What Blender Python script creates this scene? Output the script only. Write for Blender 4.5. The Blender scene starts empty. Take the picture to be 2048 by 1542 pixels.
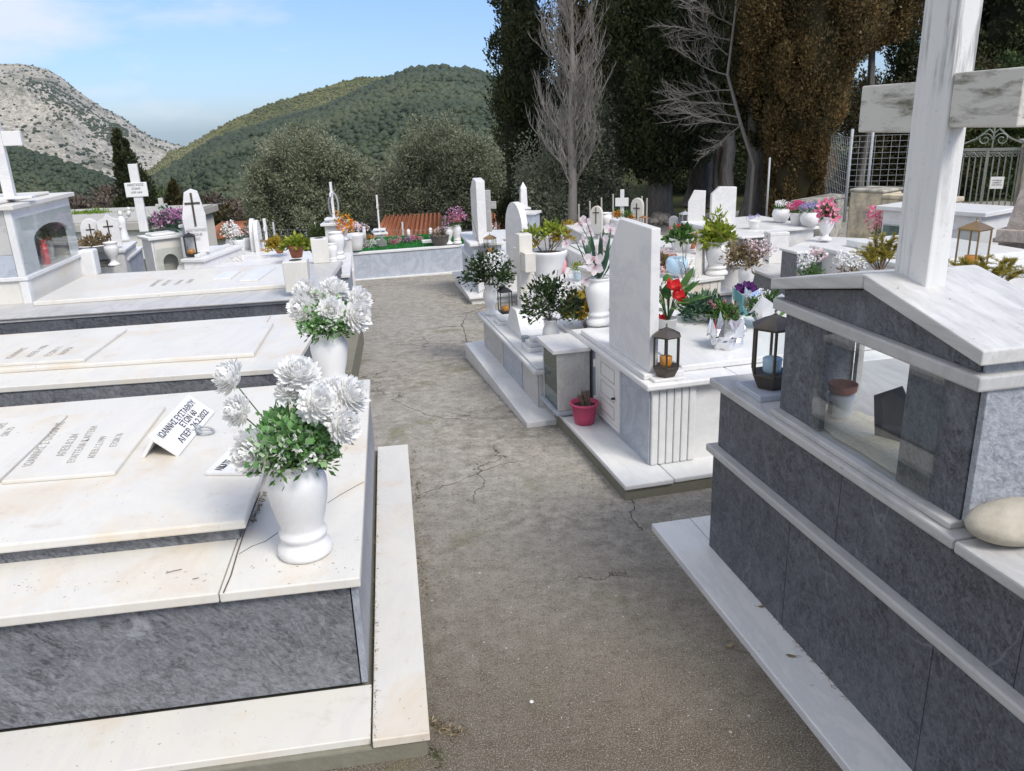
import bpy, math, random
import numpy as np
from mathutils import Vector, Matrix
S = bpy.context.scene
COL = S.collection
PI = math.pi
# ------------------------------------------------------------------ camera
F, W, H, CH = 1600.0, 2048.0, 1542.0, 1.65
_z = np.array([0, 0, 1.0])
DOWN = np.array([186.0, 4830.0, F]); DOWN /= np.linalg.norm(DOWN)
FWD = _z - DOWN * (_z @ DOWN); FWD /= np.linalg.norm(FWD)
RGT = np.cross(DOWN, FWD); RGT /= np.linalg.norm(RGT)
def i2w(v):
    v = np.array(v, float); return Vector((v @ RGT, v @ FWD, -(v @ DOWN)))
def ray(px, py): return i2w((px - W / 2, py - H / 2, F))
def U(px, py, z=0.0):            # where the sight line through a pixel meets height z
    r = ray(px, py); t = (z - CH) / r.z; return Vector((r.x * t, r.y * t, z))
def D(px, py, y):                # ... and where it meets distance y
    r = ray(px, py); t = y / r.y; return Vector((r.x * t, y, CH + r.z * t))
def PR(p):
    c = RGT * p[0] + FWD * p[1] - DOWN * (p[2] - CH); return c[0] / c[2] * F + W / 2, c[1] / c[2] * F + H / 2
def topz(b, py):                 # height at which the vertical through b reaches image row py
    lo, hi = -120.0, 90.0
    for _ in range(60):
        m = (lo + hi) / 2
        c = RGT * b[0] + FWD * b[1] - DOWN * (m - CH)
        if (c[2] <= 0 and m < CH) or (c[2] > 0 and c[1] / c[2] * F + H / 2 > py): lo = m
        else: hi = m
    return m
cam = bpy.data.objects.new("camera", bpy.data.cameras.new("camera")); COL.objects.link(cam)
cx, cy, cz = i2w((1, 0, 0)), i2w((0, -1, 0)), i2w((0, 0, -1))
M4 = Matrix((cx, cy, cz)).transposed().to_4x4(); M4.translation = (0, 0, CH)
cam.matrix_world = M4
cam.data.sensor_width = 36; cam.data.lens = 36 * F / W; cam.data.clip_end = 20000; cam.data.clip_start = 0.05
S.camera = cam
# ------------------------------------------------------------------ sky, sun, exposure
SUN_EL, SUN_AZ = 48.0, 140.0     # azimuth clockwise from +Y
wd = bpy.data.worlds.new("World"); S.world = wd; wd.use_nodes = True
wt = wd.node_tree; bg = wt.nodes["Background"]
sky = wt.nodes.new("ShaderNodeTexSky"); sky.sky_type = 'NISHITA'; sky.sun_disc = False
sky.sun_elevation = math.radians(SUN_EL); sky.sun_rotation = math.radians(SUN_AZ)
sky.air_density = 1.0; sky.dust_density = 0.6; sky.ozone_density = 2.0
tc = wt.nodes.new("ShaderNodeTexCoord"); mp = wt.nodes.new("ShaderNodeMapping")
mp.inputs['Scale'].default_value = (1, 1, 3.2); mp.inputs['Location'].default_value = (0.35, 0.1, 0.0)
cn = wt.nodes.new("ShaderNodeTexNoise"); cn.inputs['Scale'].default_value = 5.5; cn.inputs['Detail'].default_value = 9; cn.inputs['Roughness'].default_value = 0.56
cr = wt.nodes.new("ShaderNodeValToRGB"); cr.color_ramp.elements[0].position = 0.36; cr.color_ramp.elements[1].position = 0.64
# clouds denser at left (west); unseen cloud added behind and overhead for neutral fill
dt = wt.nodes.new("ShaderNodeVectorMath"); dt.operation = 'DOT_PRODUCT'; dt.inputs[1].default_value = (-0.78, -0.45, 0.50)
ad = wt.nodes.new("ShaderNodeMath"); ad.operation = 'ADD'
mx = wt.nodes.new("ShaderNodeMixRGB"); mx.inputs['Color2'].default_value = (7.0, 7.15, 7.4, 1)
hs = wt.nodes.new("ShaderNodeMixRGB"); hs.blend_type = 'MULTIPLY'; hs.inputs[0].default_value = 1; hs.inputs['Color2'].default_value = (0.86, 0.97, 1.14, 1)
sx_ = wt.nodes.new("ShaderNodeSeparateXYZ"); gr = wt.nodes.new("ShaderNodeValToRGB"); wt.links.new(tc.outputs['Generated'], sx_.inputs[0]); wt.links.new(sx_.outputs[2], gr.inputs[0])
gr.color_ramp.elements[0].color = (0.66, 0.84, 1.22, 1); gr.color_ramp.elements[1].position = 0.6; gr.color_ramp.elements[1].color = (1.30, 1.36, 1.75, 1); e_ = gr.color_ramp.elements.new(0.18); e_.color = (0.86, 0.98, 1.34, 1)
wt.links.new(gr.outputs[0], hs.inputs['Color2'])
wt.links.new(tc.outputs['Generated'], mp.inputs[0]); wt.links.new(mp.outputs[0], cn.inputs['Vector'])
wt.links.new(tc.outputs['Generated'], dt.inputs[0]); wt.links.new(cn.outputs['Fac'], ad.inputs[0]); wt.links.new(dt.outputs['Value'], ad.inputs[1])
wt.links.new(ad.outputs[0], cr.inputs[0]); wt.links.new(sky.outputs[0], hs.inputs['Color1']); wt.links.new(hs.outputs[0], mx.inputs['Color1'])
mfac = wt.nodes.new("ShaderNodeMath"); mfac.operation = 'MULTIPLY'; mfac.inputs[1].default_value = 0.75
wt.links.new(cr.outputs[0], mfac.inputs[0]); wt.links.new(mfac.outputs[0], mx.inputs[0]); wt.links.new(mx.outputs[0], bg.inputs[0])
bg.inputs[1].default_value = 0.13
sl = bpy.data.lights.new("sun", 'SUN'); sl.energy = 3.4; sl.angle = math.radians(22); sl.color = (1.0, 0.955, 0.89)
so = bpy.data.objects.new("sun", sl); COL.objects.link(so)
sd = Vector((math.sin(math.radians(SUN_AZ)) * math.cos(math.radians(SUN_EL)), math.cos(math.radians(SUN_AZ)) * math.cos(math.radians(SUN_EL)), math.sin(math.radians(SUN_EL))))
so.rotation_euler = sd.to_track_quat('Z', 'Y').to_euler(); so.location = (4, -6, 12)
S.view_settings.view_transform = 'Standard'; S.view_settings.look = 'None'; S.view_settings.exposure = 0.06; S.view_settings.gamma = 1
S.cycles.max_bounces = 6; S.cycles.transparent_max_bounces = 12; S.cycles.volume_bounces = 0
# ------------------------------------------------------------------ helpers
rnd = random.Random(7)
def tag(o, label=None, cat=None, group=None, kind=None):
    if label: o['label'] = label
    if cat: o['category'] = cat
    if group: o['group'] = group
    if kind: o['kind'] = kind
    return o
def thing(name, label, cat, loc=(0, 0, 0), rz=0.0, group=None, kind=None):
    o = bpy.data.objects.new(name, None); COL.objects.link(o); o.location = loc; o.rotation_euler = (0, 0, rz); o.empty_display_size = 0.1
    return tag(o, label, cat, group, kind)
class MB:
    def __init__(s): s.v = []; s.f = []
    def quad(s, pts):
        n = len(s.v); s.v += [tuple(p) for p in pts]; s.f.append(tuple(range(n, n + len(pts))))
    def prism(s, poly, z0, z1, top=None):
        n = len(s.v); k = len(poly); tp = top or poly
        s.v += [(p[0], p[1], z0) for p in poly] + [(p[0], p[1], z1) for p in tp]
        s.f += [tuple(range(n + k - 1, n - 1, -1)), tuple(range(n + k, n + 2 * k))]
        s.f += [(n + i, n + (i + 1) % k, n + k + (i + 1) % k, n + k + i) for i in range(k)]; return s
    def box(s, x0, x1, y0, y1, z0, z1): return s.prism([(x0, y0), (x1, y0), (x1, y1), (x0, y1)], z0, z1)
    def sweep(s, poly, a, b, axis='y'):   # poly of (h, z) swept along y (h=x) or x (h=y)
        n = len(s.v); k = len(poly)
        for t in (a, b):
            s.v += [((p[0], t, p[1]) if axis == 'y' else (t, p[0], p[1])) for p in poly]
        s.f += [tuple(range(n, n + k)), tuple(range(n + 2 * k - 1, n + k - 1, -1))]
        s.f += [(n + i, n + k + i, n + k + (i + 1) % k, n + (i + 1) % k) for i in range(k)]; return s
    def lathe(s, prof, seg=24, c=(0, 0, 0), sx=1, sy=1, off=0.0, cap=True):
        n = len(s.v); k = len(prof)
        for r, z in prof:
            for i in range(seg):
                a = 2 * PI * (i + off) / seg; s.v.append((c[0] + r * sx * math.cos(a), c[1] + r * sy * math.sin(a), c[2] + z))
        for j in range(k - 1):
            for i in range(seg):
                i2 = (i + 1) % seg; s.f.append((n + j * seg + i, n + j * seg + i2, n + (j + 1) * seg + i2, n + (j + 1) * seg + i))
        if cap:
            s.f.append(tuple(n + i for i in range(seg - 1, -1, -1))); s.f.append(tuple(n + (k - 1) * seg + i for i in range(seg)))
        return s
    def tube(s, pts, r, seg=6):
        n = len(s.v); pts = [Vector(p) for p in pts]; k = len(pts)
        rr = r if isinstance(r, (list, tuple)) else [r] * k
        for j, p in enumerate(pts):
            d = (pts[min(j + 1, k - 1)] - pts[max(j - 1, 0)]); d = d.normalized() if d.length > 1e-9 else Vector((0, 0, 1))
            u = d.cross(Vector((0, 0, 1)) if abs(d.z) < 0.9 else Vector((1, 0, 0))).normalized(); w = d.cross(u)
            for i in range(seg):
                a = 2 * PI * i / seg; s.v.append(tuple(p + (u * math.cos(a) + w * math.sin(a)) * rr[j]))
        for j in range(k - 1):
            for i in range(seg):
                i2 = (i + 1) % seg; s.f.append((n + j * seg + i, n + j * seg + i2, n + (j + 1) * seg + i2, n + (j + 1) * seg + i))
        s.f.append(tuple(n + i for i in range(seg - 1, -1, -1))); s.f.append(tuple(n + (k - 1) * seg + i for i in range(seg)))
        return s
    def leaf(s, c, d, L, w, up=None, cup=0.0, blunt=0.0):
        c = Vector(c); d = Vector(d).normalized(); up = Vector(up) if up is not None else Vector((0, 0, 1))
        q = d.cross(up)
        if q.length < 1e-3: q = d.cross(Vector((1, 0, 0)))
        q.normalize(); nn = q.cross(d).normalized()
        n = len(s.v)
        a = c; b1 = c + d * L * 0.35; b2 = c + d * L * 0.72; t = c + d * L
        s.v += [tuple(a), tuple(b1 + q * w / 2 - nn * cup), tuple(b2 + q * w * 0.42 + nn * 0), tuple(t + nn * cup), tuple(b2 - q * w * 0.42), tuple(b1 - q * w / 2 - nn * cup)]
        s.f += [(n, n + 1, n + 5), (n + 1, n + 2, n + 4, n + 5), (n + 2, n + 3, n + 4)]
        if blunt:
            s.v[n + 2] = tuple(b2 + d * L * .1 + q * w * blunt); s.v[n + 4] = tuple(b2 + d * L * .1 - q * w * blunt)
        return s
    def ball(s, c, r, seg=10, sz=1.0):
        k = max(4, seg // 2); return s.lathe([(max(r * math.sin(PI * j / k), 1e-4), -r * sz * math.cos(PI * j / k)) for j in range(k + 1)], seg, c, cap=False)
    def xf(s, m): s.v = [tuple(m @ Vector(p)) for p in s.v]; return s
def mesh_of(name, v, f, mat, smooth=False):
    me = bpy.data.meshes.new(name); me.from_pydata(v, [], f); me.update()
    if mat: me.materials.append(mat)
    if smooth: me.polygons.foreach_set('use_smooth', [True] * len(me.polygons))
    return me
def part(name, mb, mat, parent=None, bevel=0.0, smooth=False, label=None, seg=2):
    me = mb if isinstance(mb, bpy.types.Mesh) else mesh_of(name, mb.v, mb.f, mat, smooth)
    o = bpy.data.objects.new(name, me); COL.objects.link(o)
    if parent: o.parent = parent
    if bevel:
        b = o.modifiers.new('bevel', 'BEVEL'); b.width = bevel; b.segments = seg; b.limit_method = 'ANGLE'; b.angle_limit = math.radians(50); b.harden_normals = False
    if label: o['label'] = label
    return o
def solo(name, mb, mat, label, cat, loc=(0, 0, 0), rz=0.0, group=None, kind=None, bevel=0.0, smooth=False):
    o = part(name, mb, mat, None, bevel, smooth); o.location = loc; o.rotation_euler = (0, 0, rz)
    return tag(o, label, cat, group, kind)
def frame_of(a, b):              # origin a, local x toward b
    d = b - a; return a.copy(), math.atan2(d.y, d.x), math.hypot(d.x, d.y)
def bx(*a): return MB().box(*a)
def sstep(a, b, x):
    t = min(1, max(0, (x - a) / (b - a))); return t * t * (3 - 2 * t)
def G(x, y):                      # lie of the land
    s = sstep(0.0, 4.0, x)
    z = -0.05 * min(max(y - 4, 0), 12) * (1 - s)
    far = 0.25 * min(max(y - 16, 0), 24) + 0.1 * min(max(y - 40, 0), 60)
    near = 0.02 * min(max(y - 16, 0), 14) + 0.15 * min(max(y - 30, 0), 74)
    return z - far * (1 - s) - near * s - 0.11 * min(max(y - 104, 0), 1400)
# ------------------------------------------------------------------ materials
class NT:
    def __init__(s, name, rough=0.5, spec=0.5):
        s.m = bpy.data.materials.new(name); s.m.use_nodes = True; s.t = s.m.node_tree; s.b = s.t.nodes['Principled BSDF']
        s.b.inputs['Roughness'].default_value = rough; s.b.inputs['Specular IOR Level'].default_value = spec
        s.tc = s.t.nodes.new('ShaderNodeTexCoord')
    def n(s, typ, **kw):
        o = s.t.nodes.new('ShaderNode' + typ)
        for k, v in kw.items():
            if k in ('operation', 'blend_type', 'feature', 'distance', 'attribute_name', 'wave_type', 'musgrave_type', 'data_type', 'interpolation'): setattr(o, k, v)
            else: s.set(o.inputs[int(k[1:])] if (k[0] == 'i' and k[1:].isdigit()) else o.inputs[k], v)
        return o
    def set(s, inp, v):
        if isinstance(v, bpy.types.NodeSocket): s.t.links.new(v, inp)
        elif isinstance(v, bpy.types.Node): s.t.links.new(v.outputs[0], inp)
        else: inp.default_value = v
    def vec(s, scale=(1, 1, 1), rot=(0, 0, 0), src='Object', rand=True):
        v = s.tc.outputs[src]
        if rand and src == 'Object':
            oi = s.n('ObjectInfo'); k = s.n('VectorMath', operation='SCALE'); s.set(k.inputs[0], (17.3, 9.1, 23.7)); s.set(k.inputs['Scale'], oi.outputs['Random'])
            a = s.n('VectorMath', operation='ADD', i0=v, i1=k); v = a.outputs[0]
        mp_ = s.n('Mapping'); s.set(mp_.inputs['Vector'], v); s.set(mp_.inputs['Rotation'], rot); s.set(mp_.inputs['Scale'], scale)
        return mp_
    def rvec(s, rot, scale):
        m1 = s.vec((1, 1, 1), rot); m2 = s.n('Mapping'); s.set(m2.inputs['Vector'], m1.outputs[0]); s.set(m2.inputs['Scale'], scale); return m2
    def noise(s, vec, scale, detail=6, rough=0.55, dist=0.0):
        return s.n('TexNoise', Vector=vec, Scale=scale, Detail=detail, Roughness=rough, Distortion=dist).outputs['Fac']
    def ramp(s, fac, stops):
        r = s.n('ValToRGB'); s.set(r.inputs[0], fac); e = r.color_ramp.elements
        while len(e) < len(stops): e.new(0.5)
        for i, (p, c) in enumerate(stops):
            e[i].position = p; e[i].color = (c, c, c, 1) if not isinstance(c, tuple) else (*c, 1)
        return r.outputs[0]
    def mix(s, fac, a, b, bt='MIX'):
        m = s.n('MixRGB', blend_type=bt); s.set(m.inputs[0], fac)
        for i, c in ((1, a), (2, b)): s.set(m.inputs[i], (*c, 1) if isinstance(c, tuple) and len(c) == 3 else c)
        return m.outputs[0]
    def mul(s, a, b): return s.n('Math', operation='MULTIPLY', i0=a, i1=b).outputs[0]
    def out(s, col, bump=None, strength=0.2, dist=0.01, rough=None):
        s.set(s.b.inputs['Base Color'], (*col, 1) if isinstance(col, tuple) else col)
        if bump is not None:
            b = s.n('Bump', Height=bump, Strength=strength, Distance=dist); s.set(s.b.inputs['Normal'], b.outputs[0])
        if rough is not None: s.set(s.b.inputs['Roughness'], rough)
        return s.m
def plain(name, col, rough=0.6, metal=0.0, var=0.12, scale=25, bump=0.1, spec=0.5):
    t = NT(name, rough, spec); v = t.vec(); nz = t.noise(v, scale, 5)
    c = t.mix(nz, tuple(min(1, x * (1 - var)) for x in col), tuple(min(1, x * (1 + var)) for x in col))
    t.b.inputs['Metallic'].default_value = metal
    return t.out(c, nz, bump, 0.004)
def marble(name, base, vein=(0.42, 0.44, 0.47), vs=0.5, stain=0.5, rough=0.38, vscale=2.2, dirt=0.5):
    t = NT(name, rough, 0.35); v = t.vec(); vd = t.vec((1.0, 0.35, 0.8), (0.3, 0.5, 0.6))
    n1 = t.noise(vd, vscale, 9, 0.72, 0.7); ve = t.ramp(n1, [(0.44, 0.0), (0.5, 1.0), (0.56, 0.0)])
    n2 = t.noise(vd, vscale * 2.6, 7, 0.65, 0.8); cl = t.ramp(n2, [(0.35, 0.0), (0.75, 1.0)])
    c = t.mix(t.mul(ve, vs), base, vein); c = t.mix(t.mul(cl, vs * 0.45), c, vein)
    if stain:
        st = t.ramp(t.noise(v, 2.6, 7, 0.66, 0.5), [(0.52, 0.0), (0.68, 1.0)]); c = t.mix(t.mul(st, 0.55 * stain), c, (0.60, 0.44, 0.26))
        s2 = t.ramp(t.noise(v, 9, 7, 0.7), [(0.58, 0.0), (0.72, 1.0)]); c = t.mix(t.mul(s2, 0.5 * stain), c, (0.45, 0.36, 0.27))
    if dirt:
        d = t.ramp(t.noise(v, 70, 2, 0.5), [(0.69, 0.0), (0.74, 1.0)]); m = t.ramp(t.noise(v, 4, 3), [(0.45, 0.0), (0.65, 1.0)])
        c = t.mix(t.mul(t.mul(d, m), 0.8 * dirt), c, (0.16, 0.13, 0.10))
    g = t.noise(v, 120, 3, 0.6)
    return t.out(c, g, 0.12, 0.002)
def slate(name, lo, hi, light=(0.35, 0.37, 0.41), streak=0.5, rough=0.5, rot=(0.5, 0.7, 0.4)):
    t = NT(name, rough, 0.4)
    v = t.vec((1, 1, 1)); vb = t.rvec((rot[0], rot[1], 0.2), (1.6, 1.6, 0.5))
    a = t.noise(t.rvec((rot[0], rot[1], 0.3), (1.5, 1.5, 0.35)), 30, 8, 0.72, 1.4); a2 = t.noise(t.rvec((rot[0] + .25, rot[1] + .3, 0.3), (1.3, 1.3, 0.45)), 62, 5, 0.75, 1.6); aa = t.n('Math', operation='MULTIPLY_ADD', i0=a2, i1=0.5, i2=t.mul(a, 0.5)).outputs[0]; c = t.mix(t.ramp(aa, [(0.41, 0.0), (0.60, 1.0)]), lo, hi)
    b = t.noise(vb, 4.5, 9, 0.75, 1.2); c = t.mix(t.mul(t.ramp(b, [(0.56, 0.0), (0.72, 1.0)]), streak), c, light)
    k = t.noise(v, 5, 6, 0.65, 1.0); c = t.mix(t.mul(t.ramp(k, [(0.42, 0.0), (0.68, 1.0)]), 0.4), c, hi)
    vv = t.n('TexVoronoi', feature='DISTANCE_TO_EDGE'); wv = t.n('VectorMath', operation='ADD', i0=v)
    nn = t.n('TexNoise', Vector=v, Scale=3.0, Detail=5.0); sc = t.n('VectorMath', operation='SCALE', i0=nn.outputs['Color']); t.set(sc.inputs['Scale'], 0.5); t.set(wv.inputs[1], sc.outputs[0])
    t.set(vv.inputs['Vector'], wv.outputs[0]); t.set(vv.inputs['Scale'], 1.9)
    ln = t.ramp(vv.outputs['Distance'], [(0.0, 1.0), (0.012, 0.0)]); mk = t.ramp(t.noise(v, 2.5, 3), [(0.5, 0.0), (0.6, 1.0)])
    c = t.mix(t.mul(t.mul(ln, mk), 0.22), c, (0.4, 0.42, 0.45))
    return t.out(c, aa, 0.25, 0.003)
def leafmat(name, c1, c2, c3=None, rough=0.55, trans=0.25, spec=0.25):
    t = NT(name, rough, spec); a = t.n('Attribute'); a.attribute_name = 'tint'
    st = [(0.0, c1), (0.5, c2), (1.0, c3 or c2)]
    c = t.ramp(a.outputs['Fac'], st)
    t.set(t.b.inputs['Base Color'], c)
    if trans:
        tr = t.n('BsdfTranslucent', Color=c); ms = t.n('MixShader', i0=trans, i1=t.b.outputs[0], i2=tr.outputs[0])
        t.t.links.new(ms.outputs[0], t.t.nodes['Material Output'].inputs['Surface'])
    return t.m
M = {}
M['white'] = marble('white marble', (0.70, 0.695, 0.67), vs=0.22, stain=0.10)
M['cream'] = marble('cream marble', (0.665, 0.64, 0.575), vs=0.14, stain=0.75, dirt=0.9)
M['cool'] = marble('cool white marble', (0.725, 0.71, 0.685), vs=0.27, stain=0.0, vscale=3.5)
t = NT('rain streaked marble', 0.45, 0.3); v = t.vec((1.0, 1.0, 0.07)); v1 = t.vec()
a = t.noise(v, 30, 7, 0.7, 0.3); b = t.noise(v1, 3.5, 5, 0.6); d_ = t.noise(v1, 60, 4, 0.7)
c = t.mix(t.mul(t.ramp(a, [(0.52, 0.0), (0.66, 1.0)]), t.ramp(b, [(0.42, 0.1), (0.62, 1.0)])), (0.70, 0.69, 0.67), (0.27, 0.27, 0.26)); c = t.mix(t.mul(t.ramp(d_, [(0.6, 0.0), (0.7, 1.0)]), 0.4), c, (0.4, 0.38, 0.34))
M['streak'] = t.out(c, d_, 0.15, 0.002)
t = NT('veined roof marble', 0.45, 0.3); v = t.vec((1.0, 0.10, 1.0)); v1 = t.vec()
a = t.noise(v, 24, 8, 0.7, 0.2); b = t.noise(v, 7, 6, 0.6); d_ = t.noise(v1, 55, 3, 0.6)
c = t.mix(t.ramp(a, [(0.40, 0.0), (0.66, 0.7)]), (0.60, 0.59, 0.565), (0.36, 0.355, 0.34)); c = t.mix(t.mul(t.ramp(b, [(0.5, 0.0), (0.7, 1.0)]), 0.35), c, (0.42, 0.40, 0.35)); c = t.mix(t.mul(t.ramp(d_, [(0.70, 0.0), (0.73, 1.0)]), 0.8), c, (0.12, 0.10, 0.08))
M['roofm'] = t.out(c, d_, 0.15, 0.002)
t = NT('weathered marble', 0.6, 0.3); v = t.vec((1.0, 0.22, 1.0)); v1 = t.vec()
a = t.noise(v, 26, 8, 0.72, 0.5); b = t.noise(v, 7, 6, 0.62, 0.3); d_ = t.noise(v1, 60, 4, 0.7)
c = t.mix(t.mul(t.ramp(a, [(0.50, 0.0), (0.64, 1.0)]), t.ramp(b, [(0.38, 0.25), (0.56, 1.0)])), (0.60, 0.575, 0.52), (0.10, 0.10, 0.06)); c = t.mix(t.mul(t.ramp(b, [(0.5, 0.0), (0.7, 1.0)]), 0.5), c, (0.36, 0.35, 0.29))
M['weath'] = t.out(c, d_, 0.2, 0.002)
M['greym'] = marble('grey marble', (0.44, 0.47, 0.52), vein=(0.25, 0.28, 0.33), vs=0.5, stain=0.0, vscale=4.5)
M['dullm'] = marble('dull grey marble', (0.50, 0.49, 0.47), vein=(0.33, 0.33, 0.32), vs=0.5, stain=0.12, vscale=3.0)
M['pinkm'] = marble('old pinkish stone', (0.42, 0.37, 0.34), vein=(0.22, 0.19, 0.17), vs=0.7, stain=0.3, vscale=6, rough=0.8)
M['dark'] = slate('dark slate marble', (0.031, 0.034, 0.040), (0.148, 0.156, 0.172), light=(0.25, 0.26, 0.28), streak=0.55)
M['slate'] = slate('slate grey marble', (0.052, 0.055, 0.062), (0.225, 0.235, 0.25), light=(0.36, 0.37, 0.39), streak=0.75)
M['bluegrey'] = slate('blue grey marble', (0.17, 0.19, 0.22), (0.34, 0.36, 0.40), light=(0.5, 0.52, 0.55), streak=0.6, rot=(0.1, 0.1, 0.1))
M['kiosk'] = slate('light mottled slate', (0.15, 0.16, 0.185), (0.38, 0.40, 0.43), light=(0.5, 0.52, 0.55), streak=0.5)
M['ceramic'] = marble('white turned marble', (0.74, 0.735, 0.72), vs=0.10, stain=0.16, rough=0.5, vscale=5, dirt=0.4)
M['plaster'] = plain('white painted wall', (0.72, 0.70, 0.64), 0.85, var=0.08, scale=6)
M['whitepl'] = plain('white plastic', (0.72, 0.71, 0.68), 0.45, var=0.03)
M['black'] = plain('black metal', (0.02, 0.02, 0.023), 0.45, 0.3, var=0.2)
M['bronze'] = plain('bronze metal', (0.10, 0.085, 0.07), 0.45, 0.6, var=0.35, scale=18)
M['brass'] = plain('aged brass', (0.30, 0.20, 0.10), 0.42, 0.7, var=0.35, scale=15)
M['copper'] = plain('copper metal', (0.42, 0.20, 0.09), 0.45, 0.6, var=0.3, scale=15)
M['steel'] = plain('galvanised steel', (0.36, 0.38, 0.39), 0.55, 0.15, var=0.2)
M['iron'] = plain('old painted iron', (0.21, 0.225, 0.20), 0.65, 0.2, var=0.45, scale=12)
M['ink'] = plain('black lettering', (0.012, 0.012, 0.012), 0.6, var=0.0, bump=0)
M['engrave'] = plain('grey engraved lettering', (0.33, 0.31, 0.28), 0.8, var=0.15, bump=0)
M['conc'] = None
M['terra'] = plain('terracotta', (0.36, 0.13, 0.07), 0.8, var=0.15)
M['pinkpl'] = plain('pink plastic', (0.48, 0.055, 0.13), 0.42, var=0.08)
M['pinkvase'] = plain('pink glazed ceramic', (0.72, 0.30, 0.33), 0.35, var=0.04)
M['soil'] = plain('potting soil', (0.035, 0.026, 0.02), 0.95, var=0.5, scale=60, bump=0.6)
M['stem'] = plain('green stem', (0.05, 0.10, 0.03), 0.6)
M['twig'] = plain('dry twig', (0.13, 0.095, 0.07), 0.85, var=0.3, scale=40)
t = NT('grey cypress bark', 0.95, 0.15); v = t.vec((1, 1, 0.16)); a = t.noise(v, 22, 8, 0.75, 0.6); b = t.noise(t.vec(), 3, 5)
M['bark'] = t.out(t.mix(b, t.mix(t.ramp(a, [(0.36, 0.0), (0.64, 1.0)]), (0.04, 0.035, 0.03), (0.24, 0.225, 0.20)), (0.16, 0.15, 0.14)), a, 1.0, 0.05)
M['bare'] = plain('bleached dead wood', (0.20, 0.185, 0.17), 0.9, var=0.25, scale=20, bump=0.3)
M['wax'] = plain('red plastic candle', (0.55, 0.03, 0.03), 0.4)
M['amber'] = plain('amber lamp oil', (0.50, 0.20, 0.02), 0.2)
M['doily'] = plain('cream crochet lace', (0.64, 0.59, 0.47), 0.95, var=0.35, scale=90, bump=0.8)
M['pebble'] = plain('sandstone pebble', (0.40, 0.365, 0.29), 0.85, var=0.32, scale=26, bump=1.0)
M['pebbles'] = plain('white gravel', (0.66, 0.65, 0.62), 0.8, var=0.2, scale=30)
M['teal'] = plain('teal wrapping paper', (0.16, 0.40, 0.42), 0.5, var=0.1)
M['foil'] = plain('crumpled silver foil', (0.72, 0.73, 0.75), 0.22, 0.9, var=0.08, scale=14, bump=0.5)
M['blueglass'] = plain('blue patterned glass', (0.42, 0.58, 0.70), 0.2, var=0.35, scale=12)
def glass(name, tint=(0.9, 0.95, 0.95), op=0.22):
    t = NT(name, 0.04, 0.6); tr = t.n('BsdfTransparent', Color=(*tint, 1)); gl = t.n('BsdfGlossy', Roughness=0.03)
    ge = t.n('NewGeometry'); dp = t.n('VectorMath', operation='DOT_PRODUCT', i0=ge.outputs['Normal'], i1=ge.outputs['Incoming']); ab = t.n('Math', operation='ABSOLUTE', i0=dp.outputs['Value']); om = t.n('Math', operation='SUBTRACT', i0=1.0, i1=ab); pw = t.n('Math', operation='POWER', i0=om, i1=4.0); f = t.n('Math', operation='MULTIPLY_ADD', i0=pw, i1=0.6, i2=0.035 + op * 0.08)
    ms = t.n('MixShader', i0=f, i1=tr.outputs[0], i2=gl.outputs[0]); t.t.links.new(ms.outputs[0], t.t.nodes['Material Output'].inputs['Surface'])
    return t.m
M['glass'] = glass('window glass', (0.96, 0.975, 0.97))
M['tint'] = glass('greenish glass', (0.62, 0.70, 0.68), 0.4)
t = NT('concrete', 0.92, 0.2); v = t.vec(rand=False); a = t.noise(v, 30, 8, 0.7); b = t.noise(v, 3, 6)
M['conc'] = t.out(t.mix(b, t.mix(a, (0.14, 0.13, 0.11), (0.34, 0.32, 0.28)), (0.16, 0.155, 0.10)), a, 0.6, 0.006)
# path concrete: exposed aggregate, moss, cracks
t = NT('worn concrete path', 0.93, 0.15); v = t.vec(rand=False)
fine = t.noise(v, 95, 4, 0.7); mid = t.noise(v, 14, 8, 0.72); big = t.noise(v, 1.3, 6, 0.6, 0.6)
c = t.mix(t.ramp(mid, [(0.36, 0.0), (0.64, 1.0)]), (0.17, 0.155, 0.13), (0.42, 0.39, 0.34))
c = t.mix(t.mul(t.ramp(big, [(0.40, 0.0), (0.66, 1.0)]), 0.5), c, (0.39, 0.37, 0.33))
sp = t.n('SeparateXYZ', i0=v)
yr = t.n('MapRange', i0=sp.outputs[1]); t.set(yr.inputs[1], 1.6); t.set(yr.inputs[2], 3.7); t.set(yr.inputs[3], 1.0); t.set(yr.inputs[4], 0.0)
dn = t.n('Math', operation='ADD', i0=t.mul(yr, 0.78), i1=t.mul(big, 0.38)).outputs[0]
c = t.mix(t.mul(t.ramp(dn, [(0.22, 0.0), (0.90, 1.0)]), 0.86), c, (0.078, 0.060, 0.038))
c = t.mix(t.mul(t.ramp(fine, [(0.35, 1.0), (0.52, 0.0)]), 0.32), c, (0.06, 0.052, 0.042))
vo = t.n('TexVoronoi', Vector=v, Scale=105.0); st = t.ramp(vo.outputs['Distance'], [(0.18, 1.0), (0.27, 0.0)])
pk = t.ramp(vo.outputs['Color'], [(0.6, 0.0), (0.75, 1.0)])
c = t.mix(t.mul(t.mul(st, pk), 0.62), c, (0.42, 0.395, 0.35)); g2 = t.noise(v, 230, 3, 0.6); c = t.mix(t.mul(t.ramp(g2, [(0.5, 0.0), (0.62, 1.0)]), 0.55), c, (0.38, 0.35, 0.30)); c = t.mix(t.mul(t.ramp(t.noise(v, 55, 4, 0.7), [(0.34, 1.0), (0.46, 0.0)]), 0.5), c, (0.07, 0.06, 0.046))
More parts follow.
